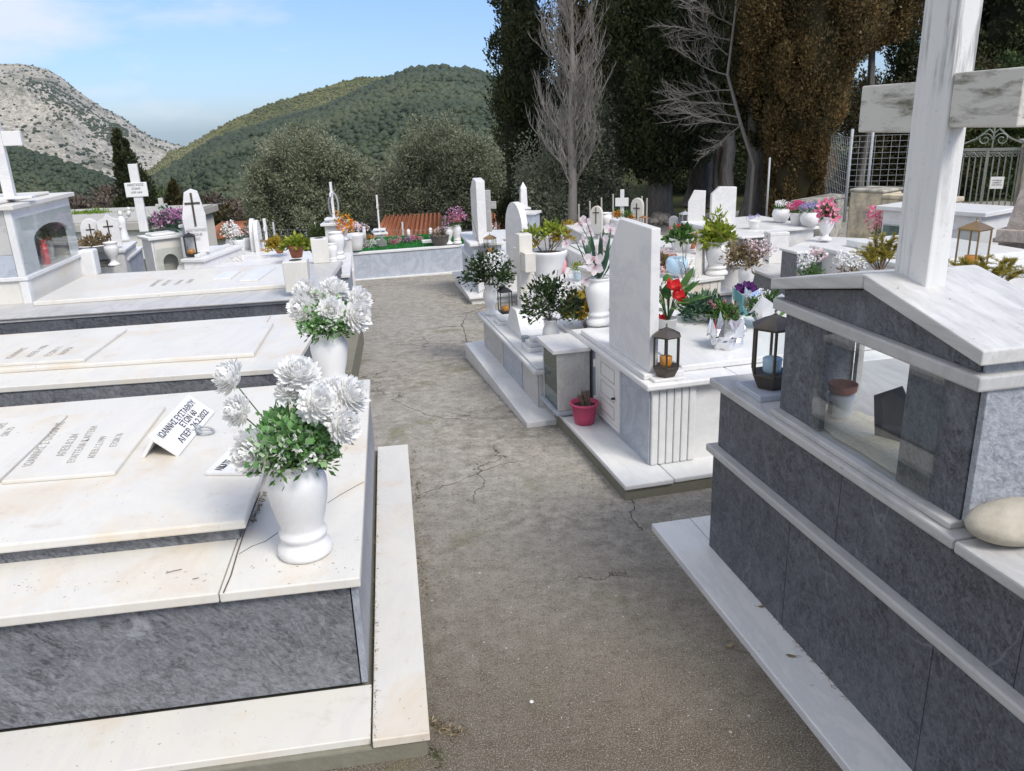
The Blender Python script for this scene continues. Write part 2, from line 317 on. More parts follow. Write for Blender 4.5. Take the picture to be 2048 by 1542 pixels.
vo2 = t.n('TexVoronoi', Vector=v, Scale=17.0); c = t.mix(t.mul(t.mul(t.ramp(vo2.outputs['Distance'], [(0.07, 1.0), (0.11, 0.0)]), t.ramp(vo2.outputs['Color'], [(0.72, 0.0), (0.76, 1.0)])), 0.6), c, (0.5, 0.48, 0.43))
ms_ = t.ramp(t.noise(v, 2.3, 7, 0.68, 0.6), [(0.57, 0.0), (0.72, 1.0)])
xr = t.n('MapRange', i0=sp.outputs[0]); t.set(xr.inputs[1], -0.55); t.set(xr.inputs[2], 0.5); t.set(xr.inputs[3], 1.0); t.set(xr.inputs[4], 0.25)
c = t.mix(t.mul(t.mul(ms_, xr), 0.75), c, (0.125, 0.125, 0.045))
nn = t.n('TexNoise', Vector=v, Scale=2.2, Detail=7.0, Roughness=0.65); sc = t.n('VectorMath', operation='SCALE', i0=nn.outputs['Color']); t.set(sc.inputs['Scale'], 0.7)
wv = t.n('VectorMath', operation='ADD', i0=v, i1=sc.outputs[0]); cr_ = t.n('TexVoronoi', feature='DISTANCE_TO_EDGE', Vector=wv.outputs[0], Scale=0.62)
ck = t.mul(t.ramp(cr_.outputs['Distance'], [(0.0, 1.0), (0.005, 0.0)]), t.ramp(t.noise(v, 1.0, 2), [(0.50, 0.0), (0.56, 1.0)]))
c = t.mix(t.mul(ck, 0.9), c, (0.03, 0.026, 0.02))
hb = t.n('Math', operation='SUBTRACT', i0=t.n('Math', operation='ADD', i0=mid, i1=t.mul(st, 0.6)).outputs[0], i1=ck).outputs[0]
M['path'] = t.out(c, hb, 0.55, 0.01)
t = NT('valley soil and grass', 0.95, 0.1); v = t.vec(rand=False); a = t.noise(v, 0.15, 8, 0.7); b = t.noise(v, 3, 6, 0.7)
M['ground'] = t.out(t.mix(t.ramp(a, [(0.4, 0.0), (0.6, 1.0)]), t.mix(b, (0.05, 0.06, 0.02), (0.11, 0.10, 0.05)), t.mix(b, (0.035, 0.05, 0.018), (0.07, 0.08, 0.03))), b, 0.5, 0.05)
# leaf palettes
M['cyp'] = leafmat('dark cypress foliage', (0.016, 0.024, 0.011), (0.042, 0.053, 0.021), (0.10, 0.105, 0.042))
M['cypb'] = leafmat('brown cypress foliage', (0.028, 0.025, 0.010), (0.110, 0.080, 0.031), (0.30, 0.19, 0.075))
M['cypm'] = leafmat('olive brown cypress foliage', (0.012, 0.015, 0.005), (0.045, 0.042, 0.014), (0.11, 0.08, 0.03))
M['olive'] = leafmat('olive foliage', (0.10, 0.112, 0.068), (0.21, 0.23, 0.145), (0.38, 0.40, 0.28))
M['silver'] = leafmat('pale olive foliage', (0.10, 0.115, 0.078), (0.21, 0.235, 0.16), (0.36, 0.38, 0.28))
M['shrub'] = leafmat('green shrub foliage', (0.018, 0.035, 0.010), (0.05, 0.08, 0.022), (0.12, 0.15, 0.04))
M['brush'] = leafmat('brown winter brush', (0.05, 0.038, 0.028), (0.10, 0.078, 0.058), (0.16, 0.12, 0.085), trans=0)
M['vine'] = leafmat('bright vine leaves', (0.06, 0.12, 0.012), (0.14, 0.25, 0.02), (0.25, 0.36, 0.05))
M['green'] = leafmat('fresh green leaves', (0.022, 0.070, 0.014), (0.065, 0.15, 0.03), (0.19, 0.30, 0.09))
M['weed'] = leafmat('small weed leaves', (0.03, 0.05, 0.012), (0.07, 0.10, 0.02), (0.12, 0.15, 0.04))
M['lime'] = leafmat('yellow green leaves', (0.10, 0.16, 0.015), (0.24, 0.30, 0.03), (0.42, 0.42, 0.07))
M['autumn'] = leafmat('yellow and bronze leaves', (0.12, 0.06, 0.015), (0.28, 0.20, 0.02), (0.50, 0.38, 0.05))
M['dryleaf'] = leafmat('dry leaves', (0.10, 0.07, 0.035), (0.24, 0.18, 0.10), (0.42, 0.34, 0.21))
M['myrtle'] = leafmat('dark glossy leaves', (0.010, 0.022, 0.008), (0.030, 0.055, 0.018), (0.12, 0.16, 0.06), rough=0.35)
M['bluegreen'] = leafmat('blue green leaves', (0.03, 0.075, 0.045), (0.08, 0.16, 0.10), (0.19, 0.29, 0.19))
M['fern'] = leafmat('pale fresh filler leaves', (0.08, 0.20, 0.06), (0.19, 0.38, 0.13), (0.52, 0.62, 0.42))
M['pconc'] = plain('pale weathered concrete', (0.40, 0.385, 0.35), 0.9, var=0.2, scale=4)
M['pine'] = leafmat('yellow pine needles', (0.13, 0.11, 0.012), (0.28, 0.235, 0.03), (0.45, 0.37, 0.07))
M['turf'] = leafmat('green artificial turf', (0.008, 0.09, 0.015), (0.02, 0.17, 0.035), (0.05, 0.26, 0.06), trans=0)
def petal(name, c1, c2, c3=None): return leafmat(name, c1, c2, c3, rough=0.7, trans=0.35)
M['pw'] = petal('white petals', (0.80, 0.785, 0.73), (0.88, 0.875, 0.85), (0.92, 0.915, 0.90))
M['pp'] = petal('pale pink petals', (0.62, 0.40, 0.42), (0.80, 0.66, 0.66), (0.85, 0.79, 0.79))
M['pink'] = petal('pink petals', (0.62, 0.06, 0.17), (0.80, 0.20, 0.34), (0.85, 0.55, 0.62))
M['magenta'] = petal('magenta petals', (0.45, 0.01, 0.10), (0.68, 0.03, 0.20), (0.75, 0.12, 0.32))
M['lilac'] = petal('lilac petals', (0.22, 0.20, 0.42), (0.38, 0.36, 0.60), (0.55, 0.50, 0.72))
M['red'] = petal('red petals', (0.42, 0.008, 0.01), (0.65, 0.02, 0.025), (0.75, 0.10, 0.09))
M['orange'] = petal('orange petals', (0.55, 0.10, 0.01), (0.80, 0.26, 0.01), (0.85, 0.45, 0.03))
M['purple'] = petal('dark purple petals', (0.02, 0.004, 0.03), (0.06, 0.01, 0.09), (0.15, 0.04, 0.2))
M['mauve'] = petal('mauve petals', (0.28, 0.07, 0.20), (0.48, 0.20, 0.38), (0.70, 0.48, 0.62))
M['heart'] = petal('dark pink flower hearts', (0.25, 0.01, 0.06), (0.40, 0.03, 0.12))
M['yolk'] = petal('yellow flower hearts', (0.45, 0.33, 0.05), (0.6, 0.5, 0.12))
# ------------------------------------------------------------------ leaf clouds (numpy)
def leaf_mesh(name, c, d, L, wr, mat, tint, seed=0, extra=None, nrm=None):
    rs = np.random.RandomState(seed); n = len(c)
    d = d / np.maximum(np.linalg.norm(d, axis=1, keepdims=True), 1e-6)
    q = np.cross(d, rs.normal(size=(n, 3)) if nrm is None else nrm); q /= np.maximum(np.linalg.norm(q, axis=1, keepdims=True), 1e-6)
    L = np.broadcast_to(np.asarray(L, float), (n,))[:, None]; Wd = L * wr * 0.5
    v = np.empty((n, 4, 3)); v[:, 0] = c; v[:, 1] = c + d * L * 0.5 + q * Wd; v[:, 2] = c + d * L; v[:, 3] = c + d * L * 0.5 - q * Wd
    v = v.reshape(-1, 3); f = np.arange(n * 4).reshape(-1, 4); tn = np.repeat(np.broadcast_to(tint, (n,)), 4)
    if extra is not None:
        ev, ef, et = extra; f = np.vstack([f, np.asarray(ef) + len(v)]); v = np.vstack([v, ev]); tn = np.concatenate([tn, np.full(len(ev), et)])
    me = bpy.data.meshes.new(name); me.vertices.add(len(v)); me.vertices.foreach_set('co', v.ravel())
    me.loops.add(f.size); me.loops.foreach_set('vertex_index', f.ravel().astype(np.int32))
    me.polygons.add(len(f)); me.polygons.foreach_set('loop_start', np.arange(0, f.size, 4, dtype=np.int32)); me.polygons.foreach_set('loop_total', np.full(len(f), 4, np.int32))
    at = me.attributes.new('tint', 'FLOAT', 'POINT'); at.data.foreach_set('value', np.clip(tn, 0, 1).astype(np.float32))
    me.materials.append(mat); me.update(calc_edges=True); return me
def tinted(name, mb, mat, base=0.5, var=0.25, seed=1, smooth=False):
    me = mesh_of(name, mb.v, mb.f, mat, smooth); rs = np.random.RandomState(seed); k = np.zeros(len(mb.v), np.float32)
    for f in mb.f: pass
    k[:] = base + var * (rs.rand(len(mb.v)) - 0.5) * 2
    at = me.attributes.new('tint', 'FLOAT', 'POINT'); at.data.foreach_set('value', np.clip(k, 0, 1)); return me
def clumps(rs, cc, cs, npc, zst=1.0, out=None, up=0.6, jit=0.7):
    n = len(cc) * npc; idx = np.repeat(np.arange(len(cc)), npc)
    g = rs.normal(size=(n, 3)) * 0.5; g[:, 2] *= zst
    p = cc[idx] + g * np.asarray(cs)[idx][:, None]
    d = rs.normal(size=(n, 3)) * jit; d[:, 2] += up
    if out is not None: d += out[idx]
    tint = rs.rand(len(cc))[idx] * 0.55 + rs.rand(n) * 0.45
    return p, d, tint
# ------------------------------------------------------------------ ground, path, hills
from mathutils import noise as mn
def grid_mesh(name, xs, ys, zf, mat, smooth=True):
    v = [(x, y, zf(x, y)) for y in ys for x in xs]; k = len(xs)
    f = [(j * k + i, j * k + i + 1, (j + 1) * k + i + 1, (j + 1) * k + i) for j in range(len(ys) - 1) for i in range(k - 1)]
    return mesh_of(name, v, f, mat, smooth)
xs = [math.sinh(t / 10.0) * 3.2 for t in range(-73, 74)]
ys = [-300 + 50 * i for i in range(6)] + [math.sinh(t / 11.0) * 3.0 - 6 for t in range(0, 84)]
ys = sorted(ys)
solo('ground', grid_mesh('ground', xs, ys, lambda x, y: G(x, y) - 0.012 + (0.9 * mn.noise((x * .05, y * .05, 0)) if y > 20 else 0), M['ground']), None, None, None, kind='structure')
px_ = [-4.5 + 0.25 * i for i in range(54)]; py_ = [-2 + 0.25 * i for i in range(66)]
solo('path', grid_mesh('path', px_, py_, lambda x, y: G(x, y), M['path']), None, None, None, kind='structure')

def ico(): 
    import bmesh
    bm = bmesh.new(); bmesh.ops.create_icosphere(bm, subdivisions=1, radius=1.0)
    v = np.array([x.co[:] for x in bm.verts]); f = np.array([[l.index for l in p.verts] for p in bm.faces]); bm.free(); return v, f
ICO = ico()
def blob_mesh(name, c, r, mat, seed=0, zs=0.85):
    rs = np.random.RandomState(seed); v0, f0 = ICO; n = len(c); k = len(v0)
    v = c[:, None, :] + v0[None] * r[:, None, None] * (0.75 + 0.5 * rs.rand(n, k, 1)) * np.array([1, 1, zs]); f = f0[None] + (np.arange(n) * k)[:, None, None]
    v = v.reshape(-1, 3); f = f.reshape(-1, 3); tn = np.repeat(np.clip(rs.rand(n) * .55 + .22 + .9 * np.array([mn.noise((p_[0] * .006, p_[1] * .006, 2.0)) for p_ in c]), 0, 1), k)
    me = bpy.data.meshes.new(name); me.vertices.add(len(v)); me.vertices.foreach_set('co', v.ravel())
    me.loops.add(f.size); me.loops.foreach_set('vertex_index', f.ravel().astype(np.int32))
    me.polygons.add(len(f)); me.polygons.foreach_set('loop_start', np.arange(0, f.size, 3, dtype=np.int32)); me.polygons.foreach_set('loop_total', np.full(len(f), 3, np.int32))
    at = me.attributes.new('tint', 'FLOAT', 'POINT'); at.data.foreach_set('value', tn.astype(np.float32))
    me.materials.append(mat); me.update(calc_edges=True); return me
def hill(name, outline, dist, mat, nu=220, nv=90, amp=0.10, fr=0.0030, base=-16, front=0.42, seed=0.0, gully=1.0):
    R = [D(px, py, d) if isinstance(d, (int, float)) else None for (px, py), d in zip(outline, dist if isinstance(dist, list) else [dist] * len(outline))]
    cum = [0.0]
    for i in range(1, len(R)): cum.append(cum[-1] + (R[i] - R[i - 1]).length)
    def ridge(u):
        t = u * cum[-1]; i = 0
        while i < len(cum) - 2 and cum[i + 1] < t: i += 1
        k = (t - cum[i]) / (cum[i + 1] - cum[i]); k = max(0, min(1, k)); return R[i].lerp(R[i + 1], k)
    ra = [ridge(i / 399) for i in range(400)]
    def pos(u, v):      # v -1 back .. 0 ridge .. 1 front
        j = u * 399; i = min(398, int(j)); r = ra[i].lerp(ra[i + 1], j - i)
        if v >= 0: x, y = r.x * (1 - (1 - front) * v), r.y * (1 - (1 - front) * v); k = 1 - v
        else: x, y = r.x * (1 - 0.11 * v), r.y * (1 - 0.11 * v); k = 1 + v
        bs = min(base, r.z - 3); hgt = (r.z - bs); z = bs + hgt * (k ** 1.1 if k > 0 else 0)
        n = mn.fractal((x * fr + seed, y * fr, seed), 0.9, 2.1, 5) * gully; z += n * hgt * amp * 4 * min(1, abs(v) * 3.0) * k
        z += mn.noise((x * fr * 14, y * fr * 14, seed)) * hgt * 0.008
        return Vector((x, y, z))
    v = []; f = []
    vs = [-1 + 0.2 * i for i in range(5)] + [ (i / nv) ** 1.25 for i in range(nv + 1)]
    for a in vs:
        for i in range(nu + 1): v.append(tuple(pos(i / nu, a)))
    k = nu + 1
    for j in range(len(vs) - 1):
        for i in range(nu): f.append((j * k + i, (j + 1) * k + i, (j + 1) * k + i + 1, j * k + i + 1))
    solo(name, mesh_of(name, v, f, mat, True), None, None, None, kind='structure')
    return pos
def hillmat(name, a, b, c2, scale, thr=0.5, c3=None):
    t = NT(name, 0.95, 0.1); v = t.vec(rand=False); n = t.noise(v, scale, 9, 0.68, 0.4); n2 = t.noise(v, scale * 7, 6, 0.7); n3 = t.noise(v, scale * 0.3, 5, 0.6)
    c = t.mix(t.ramp(n2, [(0.35, 0.0), (0.65, 1.0)]), a, b); c = t.mix(t.ramp(n, [(thr, 0.0), (thr + 0.1, 1.0)]), c, c2)
    if c3: c = t.mix(t.ramp(n3, [(0.52, 0.0), (0.6, 1.0)]), c, c3)
    return t.out(c, n2, 0.8, 4.0)
# rocky mountain far left
t = NT('pale limestone mountain', 0.95, 0.1); v = t.vec(rand=False); vs_ = t.vec((1, 1, 2.2), rand=False); n0 = t.noise(v, 0.010, 9, 0.72, 0.5); n1 = t.noise(vs_, 0.055, 9, 0.75, 0.3); n2 = t.noise(v, 0.0035, 5, 0.6); n3 = t.noise(v, 0.16, 5, 0.7)
c = t.mix(t.ramp(n1, [(0.34, 0.0), (0.60, 1.0)]), (0.33, 0.30, 0.245), (0.72, 0.66, 0.55)); c = t.mix(t.mul(t.ramp(n0, [(0.50, 0.0), (0.60, 1.0)]), 0.75), c, (0.115, 0.118, 0.075)); c = t.mix(t.mul(t.ramp(n3, [(0.5, 0.0), (0.6, 1.0)]), 0.5), c, (0.10, 0.105, 0.07)); c = t.mix(t.mul(t.ramp(n2, [(0.5, 0.0), (0.6, 1.0)]), 0.4), c, (0.30, 0.29, 0.22))
rock = t.out(c, n1, 1.0, 12.0)
posM = hill('rocky_mountain', [(-260, 150), (-80, 130), (0, 127), (49, 128), (93, 137), (122, 154), (161, 185), (205, 215), (244, 234), (278, 259), (303, 273), (342, 286), (371, 293), (430, 310), (560, 330)], 2600, rock, nu=300, nv=130, amp=0.09, fr=0.0030, front=0.40, base=-130, seed=3.0)
lit = hillmat('sunlit scrub hill', (0.10, 0.105, 0.035), (0.17, 0.165, 0.06), (0.075, 0.09, 0.03), 0.012, 0.5, (0.24, 0.22, 0.12))  # sunlight between cloud shadows painted in: lighter scrub here, darker wooded hill
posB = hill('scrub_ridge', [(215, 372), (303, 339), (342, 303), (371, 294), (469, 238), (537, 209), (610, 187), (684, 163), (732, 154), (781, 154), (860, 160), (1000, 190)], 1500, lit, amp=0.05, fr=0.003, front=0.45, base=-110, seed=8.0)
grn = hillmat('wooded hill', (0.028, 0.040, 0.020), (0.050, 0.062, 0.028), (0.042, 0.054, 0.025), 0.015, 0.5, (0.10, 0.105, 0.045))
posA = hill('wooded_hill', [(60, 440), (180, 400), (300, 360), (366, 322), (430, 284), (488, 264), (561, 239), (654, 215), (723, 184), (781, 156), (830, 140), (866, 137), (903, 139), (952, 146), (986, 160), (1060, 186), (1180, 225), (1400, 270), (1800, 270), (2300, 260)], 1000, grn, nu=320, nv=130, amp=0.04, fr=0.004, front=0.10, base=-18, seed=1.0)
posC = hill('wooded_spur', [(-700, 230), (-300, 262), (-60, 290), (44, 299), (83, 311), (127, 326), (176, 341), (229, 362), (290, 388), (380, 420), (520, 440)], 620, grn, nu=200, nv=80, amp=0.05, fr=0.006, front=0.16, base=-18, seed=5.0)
rs = np.random.RandomState(5)
def bushes(name, pos, n, rlo, rhi, mat, label, ulo=0.0, uhi=1.0, vmax=0.8, dens=None, seed=2):
    c = []; r = []; k = random.Random(seed)
    while len(c) < n:
        u = k.uniform(ulo, uhi); v = k.random() ** 1.15 * vmax
        if dens:
            if k.random() > dens(u, v): continue
        p = pos(u, v)
        if mn.noise((p.x * 0.012, p.y * 0.012, 3)) > 0.22 and k.random() < .85: continue
        rr = (rlo + (rhi - rlo) * k.random() ** 2.2) * max(.16, min(1.3, (p.y / 900) ** .8)); c.append((p.x, p.y, p.z + rr * 0.35)); r.append(rr)
    solo(name, blob_mesh(name, np.array(c), np.array(r), mat, seed), None, label, 'woodland', kind='stuff')
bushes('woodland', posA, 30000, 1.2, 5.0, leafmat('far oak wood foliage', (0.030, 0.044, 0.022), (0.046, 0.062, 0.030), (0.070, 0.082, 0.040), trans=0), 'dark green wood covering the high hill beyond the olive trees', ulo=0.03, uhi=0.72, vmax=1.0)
bushes('scrub', posB, 7000, 1.0, 2.4, leafmat('far sunlit scrub foliage', (0.07, 0.085, 0.03), (0.11, 0.12, 0.045), (0.17, 0.165, 0.07), trans=0), 'scrub tinted as if sunlit on the lighter ridge behind the wooded hill', uhi=0.8, vmax=0.5, seed=4)
bushes('woodland', posC, 6000, 1.6, 3.8, bpy.data.materials['far oak wood foliage'], 'dark wood on the low spur below the rocky mountain', ulo=.1, vmax=0.7, seed=6)
bushes('scrub', posM, 4200, 1.0, 3.6, bpy.data.materials['far oak wood foliage'], 'dark scrub patches on the bare rocky mountain', ulo=.15, vmax=0.75, seed=8,
       dens=lambda u, v: 1.0 if (0.20 < v + 0.10 * math.sin(u * 17) < 0.42 and 0.36 < u < 0.62) else 0.10)
_k = random.Random(77); _c = []; _r = []
while len(_c) < 11000:
    y_ = 55 * (16.0 ** _k.random()); x_ = _k.uniform(-.95, .15) * y_; rr_ = _k.uniform(.5, 1.7) * (1 + y_ / 260)
    _c.append((x_, y_, G(x_, y_) + rr_ * .3)); _r.append(rr_)
solo('valley_scrub', blob_mesh('valley_scrub', np.array(_c), np.array(_r), leafmat('valley scrub foliage', (0.030, 0.040, 0.018), (0.062, 0.066, 0.032), (0.115, 0.095, 0.060), trans=0), 5), None, 'mixed green and brown scrub filling the valley floor', 'scrub', kind='stuff')
# ------------------------------------------------------------------ trees
def trunk_mb(base, top, r0, r1, seg=10, flute=0.0, seed=0, n=7, wob=0.05):
    mb = MB(); k = random.Random(seed); base = Vector(base); top = Vector(top); v = []
    for j in range(n):
        t = j / (n - 1); c = base.lerp(top, t) + Vector((k.uniform(-wob, wob), k.uniform(-wob, wob), 0)) * (1 if 0 < j < n - 1 else 0)
        r = r0 + (r1 - r0) * t + r0 * 0.5 * max(0, 0.12 - t) / 0.12
        for i in range(seg):
            a = 2 * PI * i / seg; rr = r * (1 + flute * math.sin(a * 4 + seed) + flute * .5 * math.sin(a * 7 + t * 3)); mb.v.append((c.x + rr * math.cos(a), c.y + rr * math.sin(a), c.z))
    for j in range(n - 1):
        for i in range(seg): i2 = (i + 1) % seg; mb.f.append((j * seg + i, j * seg + i2, (j + 1) * seg + i2, (j + 1) * seg + i))
    return mb
def tree_thing(name, label, cat, base, crown_me, trunk=None, group=None, bark='bark', pname='crown'):
    o = thing(name, label, cat, base, 0, group)
    if crown_me is not None: c = part(pname, crown_me, None, o); c.location = -Vector(base)
    if trunk is not None: tr = part('trunk', trunk, M[bark], o, smooth=True); tr.location = -Vector(base)
    return o
def cypress(name, label, base, prof, mat, seed, ncl=420, npc=150, leaf=0.055, cs=0.2, lean=(0, 0), trunk_r=0.18, trunk_top=None, flute=0.12, sq=1.0, core=0.72, cat='cypress tree', lump=0.16, up=0.9, group='cypress trees'):
    # prof: (height above base, crown radius)
    rs = np.random.RandomState(seed); base = Vector(base); zs = np.array([p[0] for p in prof]); rr = np.array([p[1] for p in prof])
    z = zs[0] + (zs[-1] - zs[0]) * rs.rand(ncl * 6); R = np.interp(z, zs, rr); keep = rs.rand(len(z)) < R / rr.max() + 0.12; z = z[keep][:ncl]; R = np.interp(z, zs, rr); n = len(z)
    th = rs.rand(n) * 2 * PI; lum = 1 + lump * (np.sin(th * 3 + z * 1.7 + seed) + np.sin(th * 5 - z * 2.9)) * 0.6
    r = np.maximum(R - cs * .7, R * .5) * lum * (0.72 + 0.34 * rs.rand(n)); H_ = zs[-1]
    c = np.stack([base.x + lean[0] * z / H_ + r * np.cos(th), base.y + lean[1] * z / H_ + r * np.sin(th) * sq, base.z + z], 1)
    out = np.stack([np.cos(th), np.sin(th), np.zeros(n)], 1) * 0.6
    N = n * npc; nl = max(30, int(n * 0.62)); idx = rs.randint(0, nl, N); u = rs.normal(size=(N, 3)); u /= np.linalg.norm(u, axis=1, keepdims=True)
    ls = cs * 1.2 * (0.6 + 0.8 * rs.rand(nl)) * np.clip((R / rr.max())[:nl], .3, 1); st_ = np.array([1.0, 1.0, 1.7]); lc = c[:nl]
    sub_ = 1 + 0.18 * np.sin(u[:, 0] * 9 + idx) * np.sin(u[:, 2] * 8 + idx * 2)
    p = lc[idx] + u * st_ * (ls[idx] * (0.62 + 0.42 * rs.rand(N)) * sub_)[:, None]
    d = u * 0.55 + rs.normal(size=(N, 3)) * 0.45 + np.array([0, 0, up]) + out[idx] * 0.3; nm = u * 1.0 + rs.normal(size=(N, 3)) * 0.45 + np.array([0, 0, .25])
    tn = rs.rand(nl)[idx] * 0.45 + rs.rand(N) * 0.55
    ev = []; ef = []
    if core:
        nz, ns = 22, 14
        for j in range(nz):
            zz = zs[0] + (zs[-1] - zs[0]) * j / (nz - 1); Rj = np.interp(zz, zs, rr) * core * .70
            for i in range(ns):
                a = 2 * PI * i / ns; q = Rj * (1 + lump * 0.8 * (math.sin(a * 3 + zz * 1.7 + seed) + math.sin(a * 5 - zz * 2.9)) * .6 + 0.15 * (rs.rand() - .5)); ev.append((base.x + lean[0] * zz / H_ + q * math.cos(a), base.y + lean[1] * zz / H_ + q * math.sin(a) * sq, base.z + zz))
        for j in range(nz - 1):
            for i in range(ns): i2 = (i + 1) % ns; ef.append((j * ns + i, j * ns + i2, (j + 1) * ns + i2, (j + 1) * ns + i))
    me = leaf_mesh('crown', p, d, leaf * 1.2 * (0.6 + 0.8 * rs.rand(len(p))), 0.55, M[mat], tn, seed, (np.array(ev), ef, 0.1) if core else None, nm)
    tt = trunk_top if trunk_top else prof[0][0] + 0.6
    return tree_thing(name, label, cat, base, me, trunk_mb(base, base + Vector((lean[0] * tt / H_, lean[1] * tt / H_, tt)), trunk_r, trunk_r * 0.75, 14, flute, seed), group)
def bushy(name, label, base, lobes, mat, seed, ncl=260, npc=130, leaf=0.06, cs=0.3, trunk=(0.14, 1.5), cat='tree', group=None, up=0.25, zst=0.9, trunkmat='bark', pname='crown', wr=0.35):
    rs = np.random.RandomState(seed); base = Vector(base); lb = np.array(lobes); w = lb[:, 3] * lb[:, 4]; w = w / w.sum(); k = rs.choice(len(lb), ncl, p=w)
    u = rs.normal(size=(ncl, 3)); u /= np.linalg.norm(u, axis=1, keepdims=True); rad = 0.35 + 0.65 * rs.rand(ncl) ** 0.4
    c = lb[k, :3] + u * rad[:, None] * np.stack([lb[k, 3], lb[k, 3], lb[k, 4]], 1) + np.array(base)
    N = ncl * npc; nl = max(12, int(ncl * 0.45)); idx = rs.randint(0, nl, N); w_ = rs.normal(size=(N, 3)); w_ /= np.linalg.norm(w_, axis=1, keepdims=True); ls = cs * 1.15 * (0.5 + rs.rand(nl))
    p = c[:nl][idx] + w_ * np.array([1, 1, zst]) * (ls[idx] * (0.45 + 0.6 * rs.rand(N)))[:, None]; d = w_ * .6 + rs.normal(size=(N, 3)) * .6 + np.array([0, 0, up]); nm = w_ * .8 + rs.normal(size=(N, 3)) * .6 + np.array([0, 0, .3]); tn = rs.rand(nl)[idx] * 0.4 + rs.rand(N) * 0.6
    me = leaf_mesh(pname, p, d, leaf * (0.6 + 0.8 * rs.rand(len(p))), wr, M[mat], tn, seed, None, nm)
    tr = trunk_mb(base - Vector((0, 0, 0.2)), base + Vector((0.05, 0, trunk[1])), trunk[0], trunk[0] * 0.7, 9, 0.1, seed) if trunk else None
    return tree_thing(name, label, cat, base, me, tr, group, trunkmat, pname)
def bare_tree(name, label, base, Ht, seed, r0=0.06, spread=0.45, start=0.16, nb=46, mat='bare', group=None, lean=0.0, crown_w=1.0, leaves=None):
    k = random.Random(seed); mb = MB(); tr = MB(); base = Vector(base); o = thing(name, label, 'tree', base, 0, group)
    pts = [Vector((lean * t * Ht + k.uniform(-.02, .02), k.uniform(-.02, .02), t * Ht)) for t in [i / 9 for i in range(10)]]
    tr.tube(pts, [r0 * (1 - 0.85 * i / 9) for i in range(10)], 7)
    def br(p, d, L, r, dep):
        q = [p]; dd = Vector(d)
        for i in range(4): dd = (dd + Vector((k.uniform(-.22, .22), k.uniform(-.22, .22), 0.16))).normalized(); q.append(q[-1] + dd * L / 4)
        mb.tube(q, [r, r * .8, r * .6, r * .45, r * .28], 3 if r < .008 else 4)
        if dep > 0:
            for i in range(1, 5):
                for _ in range(2 if dep > 1 else 2):
                    if k.random() < 0.85: e = (dd + Vector((k.uniform(-1, 1), k.uniform(-1, 1), k.uniform(-.1, .7))) * 0.75).normalized(); br(q[i], e, L * k.uniform(.35, .6), r * .5, dep - 1)
    for i in range(nb):
        t = start + (1 - start) * (i / nb) ** 0.9 * 0.95; a = k.uniform(0, 2 * PI); L = crown_w * Ht * 0.17 * (1.25 - t) * k.uniform(0.7, 1.15)
        br(Vector((lean * t * Ht, 0, t * Ht)), Vector((math.cos(a), math.sin(a), spread + k.uniform(0, .6))).normalized(), L, r0 * .3 * (1.15 - t), 2)
    part('branches', mb, M[mat], o); part('trunk', tr, M[mat], o, smooth=True)
    return o
def gp(px, y, py=500): p = D(px, py, y); return Vector((p.x, y, G(p.x, y)))
def span(px, y, py_lo, py_hi): b = gp(px, y, (py_lo + py_hi) / 2); return b, topz(b, py_lo) - b.z, topz(b, py_hi) - b.z
PXM = lambda y: y / F             # metres per pixel at distance y
# slim pair of cypresses left of centre
b = gp(1030, 17, 300); s = 17 / F * 1.05
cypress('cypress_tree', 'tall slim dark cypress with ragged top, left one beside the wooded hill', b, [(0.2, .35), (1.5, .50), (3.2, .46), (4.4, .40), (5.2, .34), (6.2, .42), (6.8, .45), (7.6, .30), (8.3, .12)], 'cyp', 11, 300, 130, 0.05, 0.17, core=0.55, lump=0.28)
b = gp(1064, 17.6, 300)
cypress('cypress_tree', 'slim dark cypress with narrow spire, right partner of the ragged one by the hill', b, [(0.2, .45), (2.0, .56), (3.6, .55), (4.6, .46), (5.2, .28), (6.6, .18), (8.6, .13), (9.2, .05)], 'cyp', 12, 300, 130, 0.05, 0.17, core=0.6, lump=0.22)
# layered conifers behind
for i, (px, y, Hh, R, lab) in enumerate([(1150, 25, 11.5, 0.72, 'layered dark conifer behind the bare tree'), (1226, 27, 12.5, 0.5, 'brownish conifer between the bare tree and the big dark cypress'), (1200, 33, 7.5, 1.3, 'dark conifer far back between two cypresses')]):
    b = gp(px, y, 300); prof = []
    for j in range(13): t = j / 12; prof.append((1.0 + t * (Hh - 1), R * (1.05 - t * .75) * (1.25 if j % 2 else .75)))
    cypress('conifer_tree', lab, b, prof, 'cypm' if i < 2 else 'cyp', 20 + i, 300, 110, 0.085, 0.34, core=0.35, up=0.25, lump=0.3, cat='conifer tree', group='conifers behind the graves')
# big dark cypresses
b = gp(1322, 14.2, 420); b.z = -0.15
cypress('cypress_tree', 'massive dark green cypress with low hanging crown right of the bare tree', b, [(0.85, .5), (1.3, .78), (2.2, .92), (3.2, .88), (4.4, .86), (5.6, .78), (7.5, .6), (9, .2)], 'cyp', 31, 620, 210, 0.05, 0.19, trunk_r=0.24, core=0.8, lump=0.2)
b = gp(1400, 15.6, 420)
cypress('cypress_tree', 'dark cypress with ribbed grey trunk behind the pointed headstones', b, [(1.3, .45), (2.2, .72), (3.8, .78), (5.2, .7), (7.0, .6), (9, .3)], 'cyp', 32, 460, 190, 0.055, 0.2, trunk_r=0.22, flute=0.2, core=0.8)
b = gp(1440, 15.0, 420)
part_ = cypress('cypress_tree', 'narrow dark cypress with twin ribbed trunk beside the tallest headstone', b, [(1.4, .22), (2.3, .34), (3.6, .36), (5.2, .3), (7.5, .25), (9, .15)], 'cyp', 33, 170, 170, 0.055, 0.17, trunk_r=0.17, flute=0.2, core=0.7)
b = gp(1505, 12.6, 420)
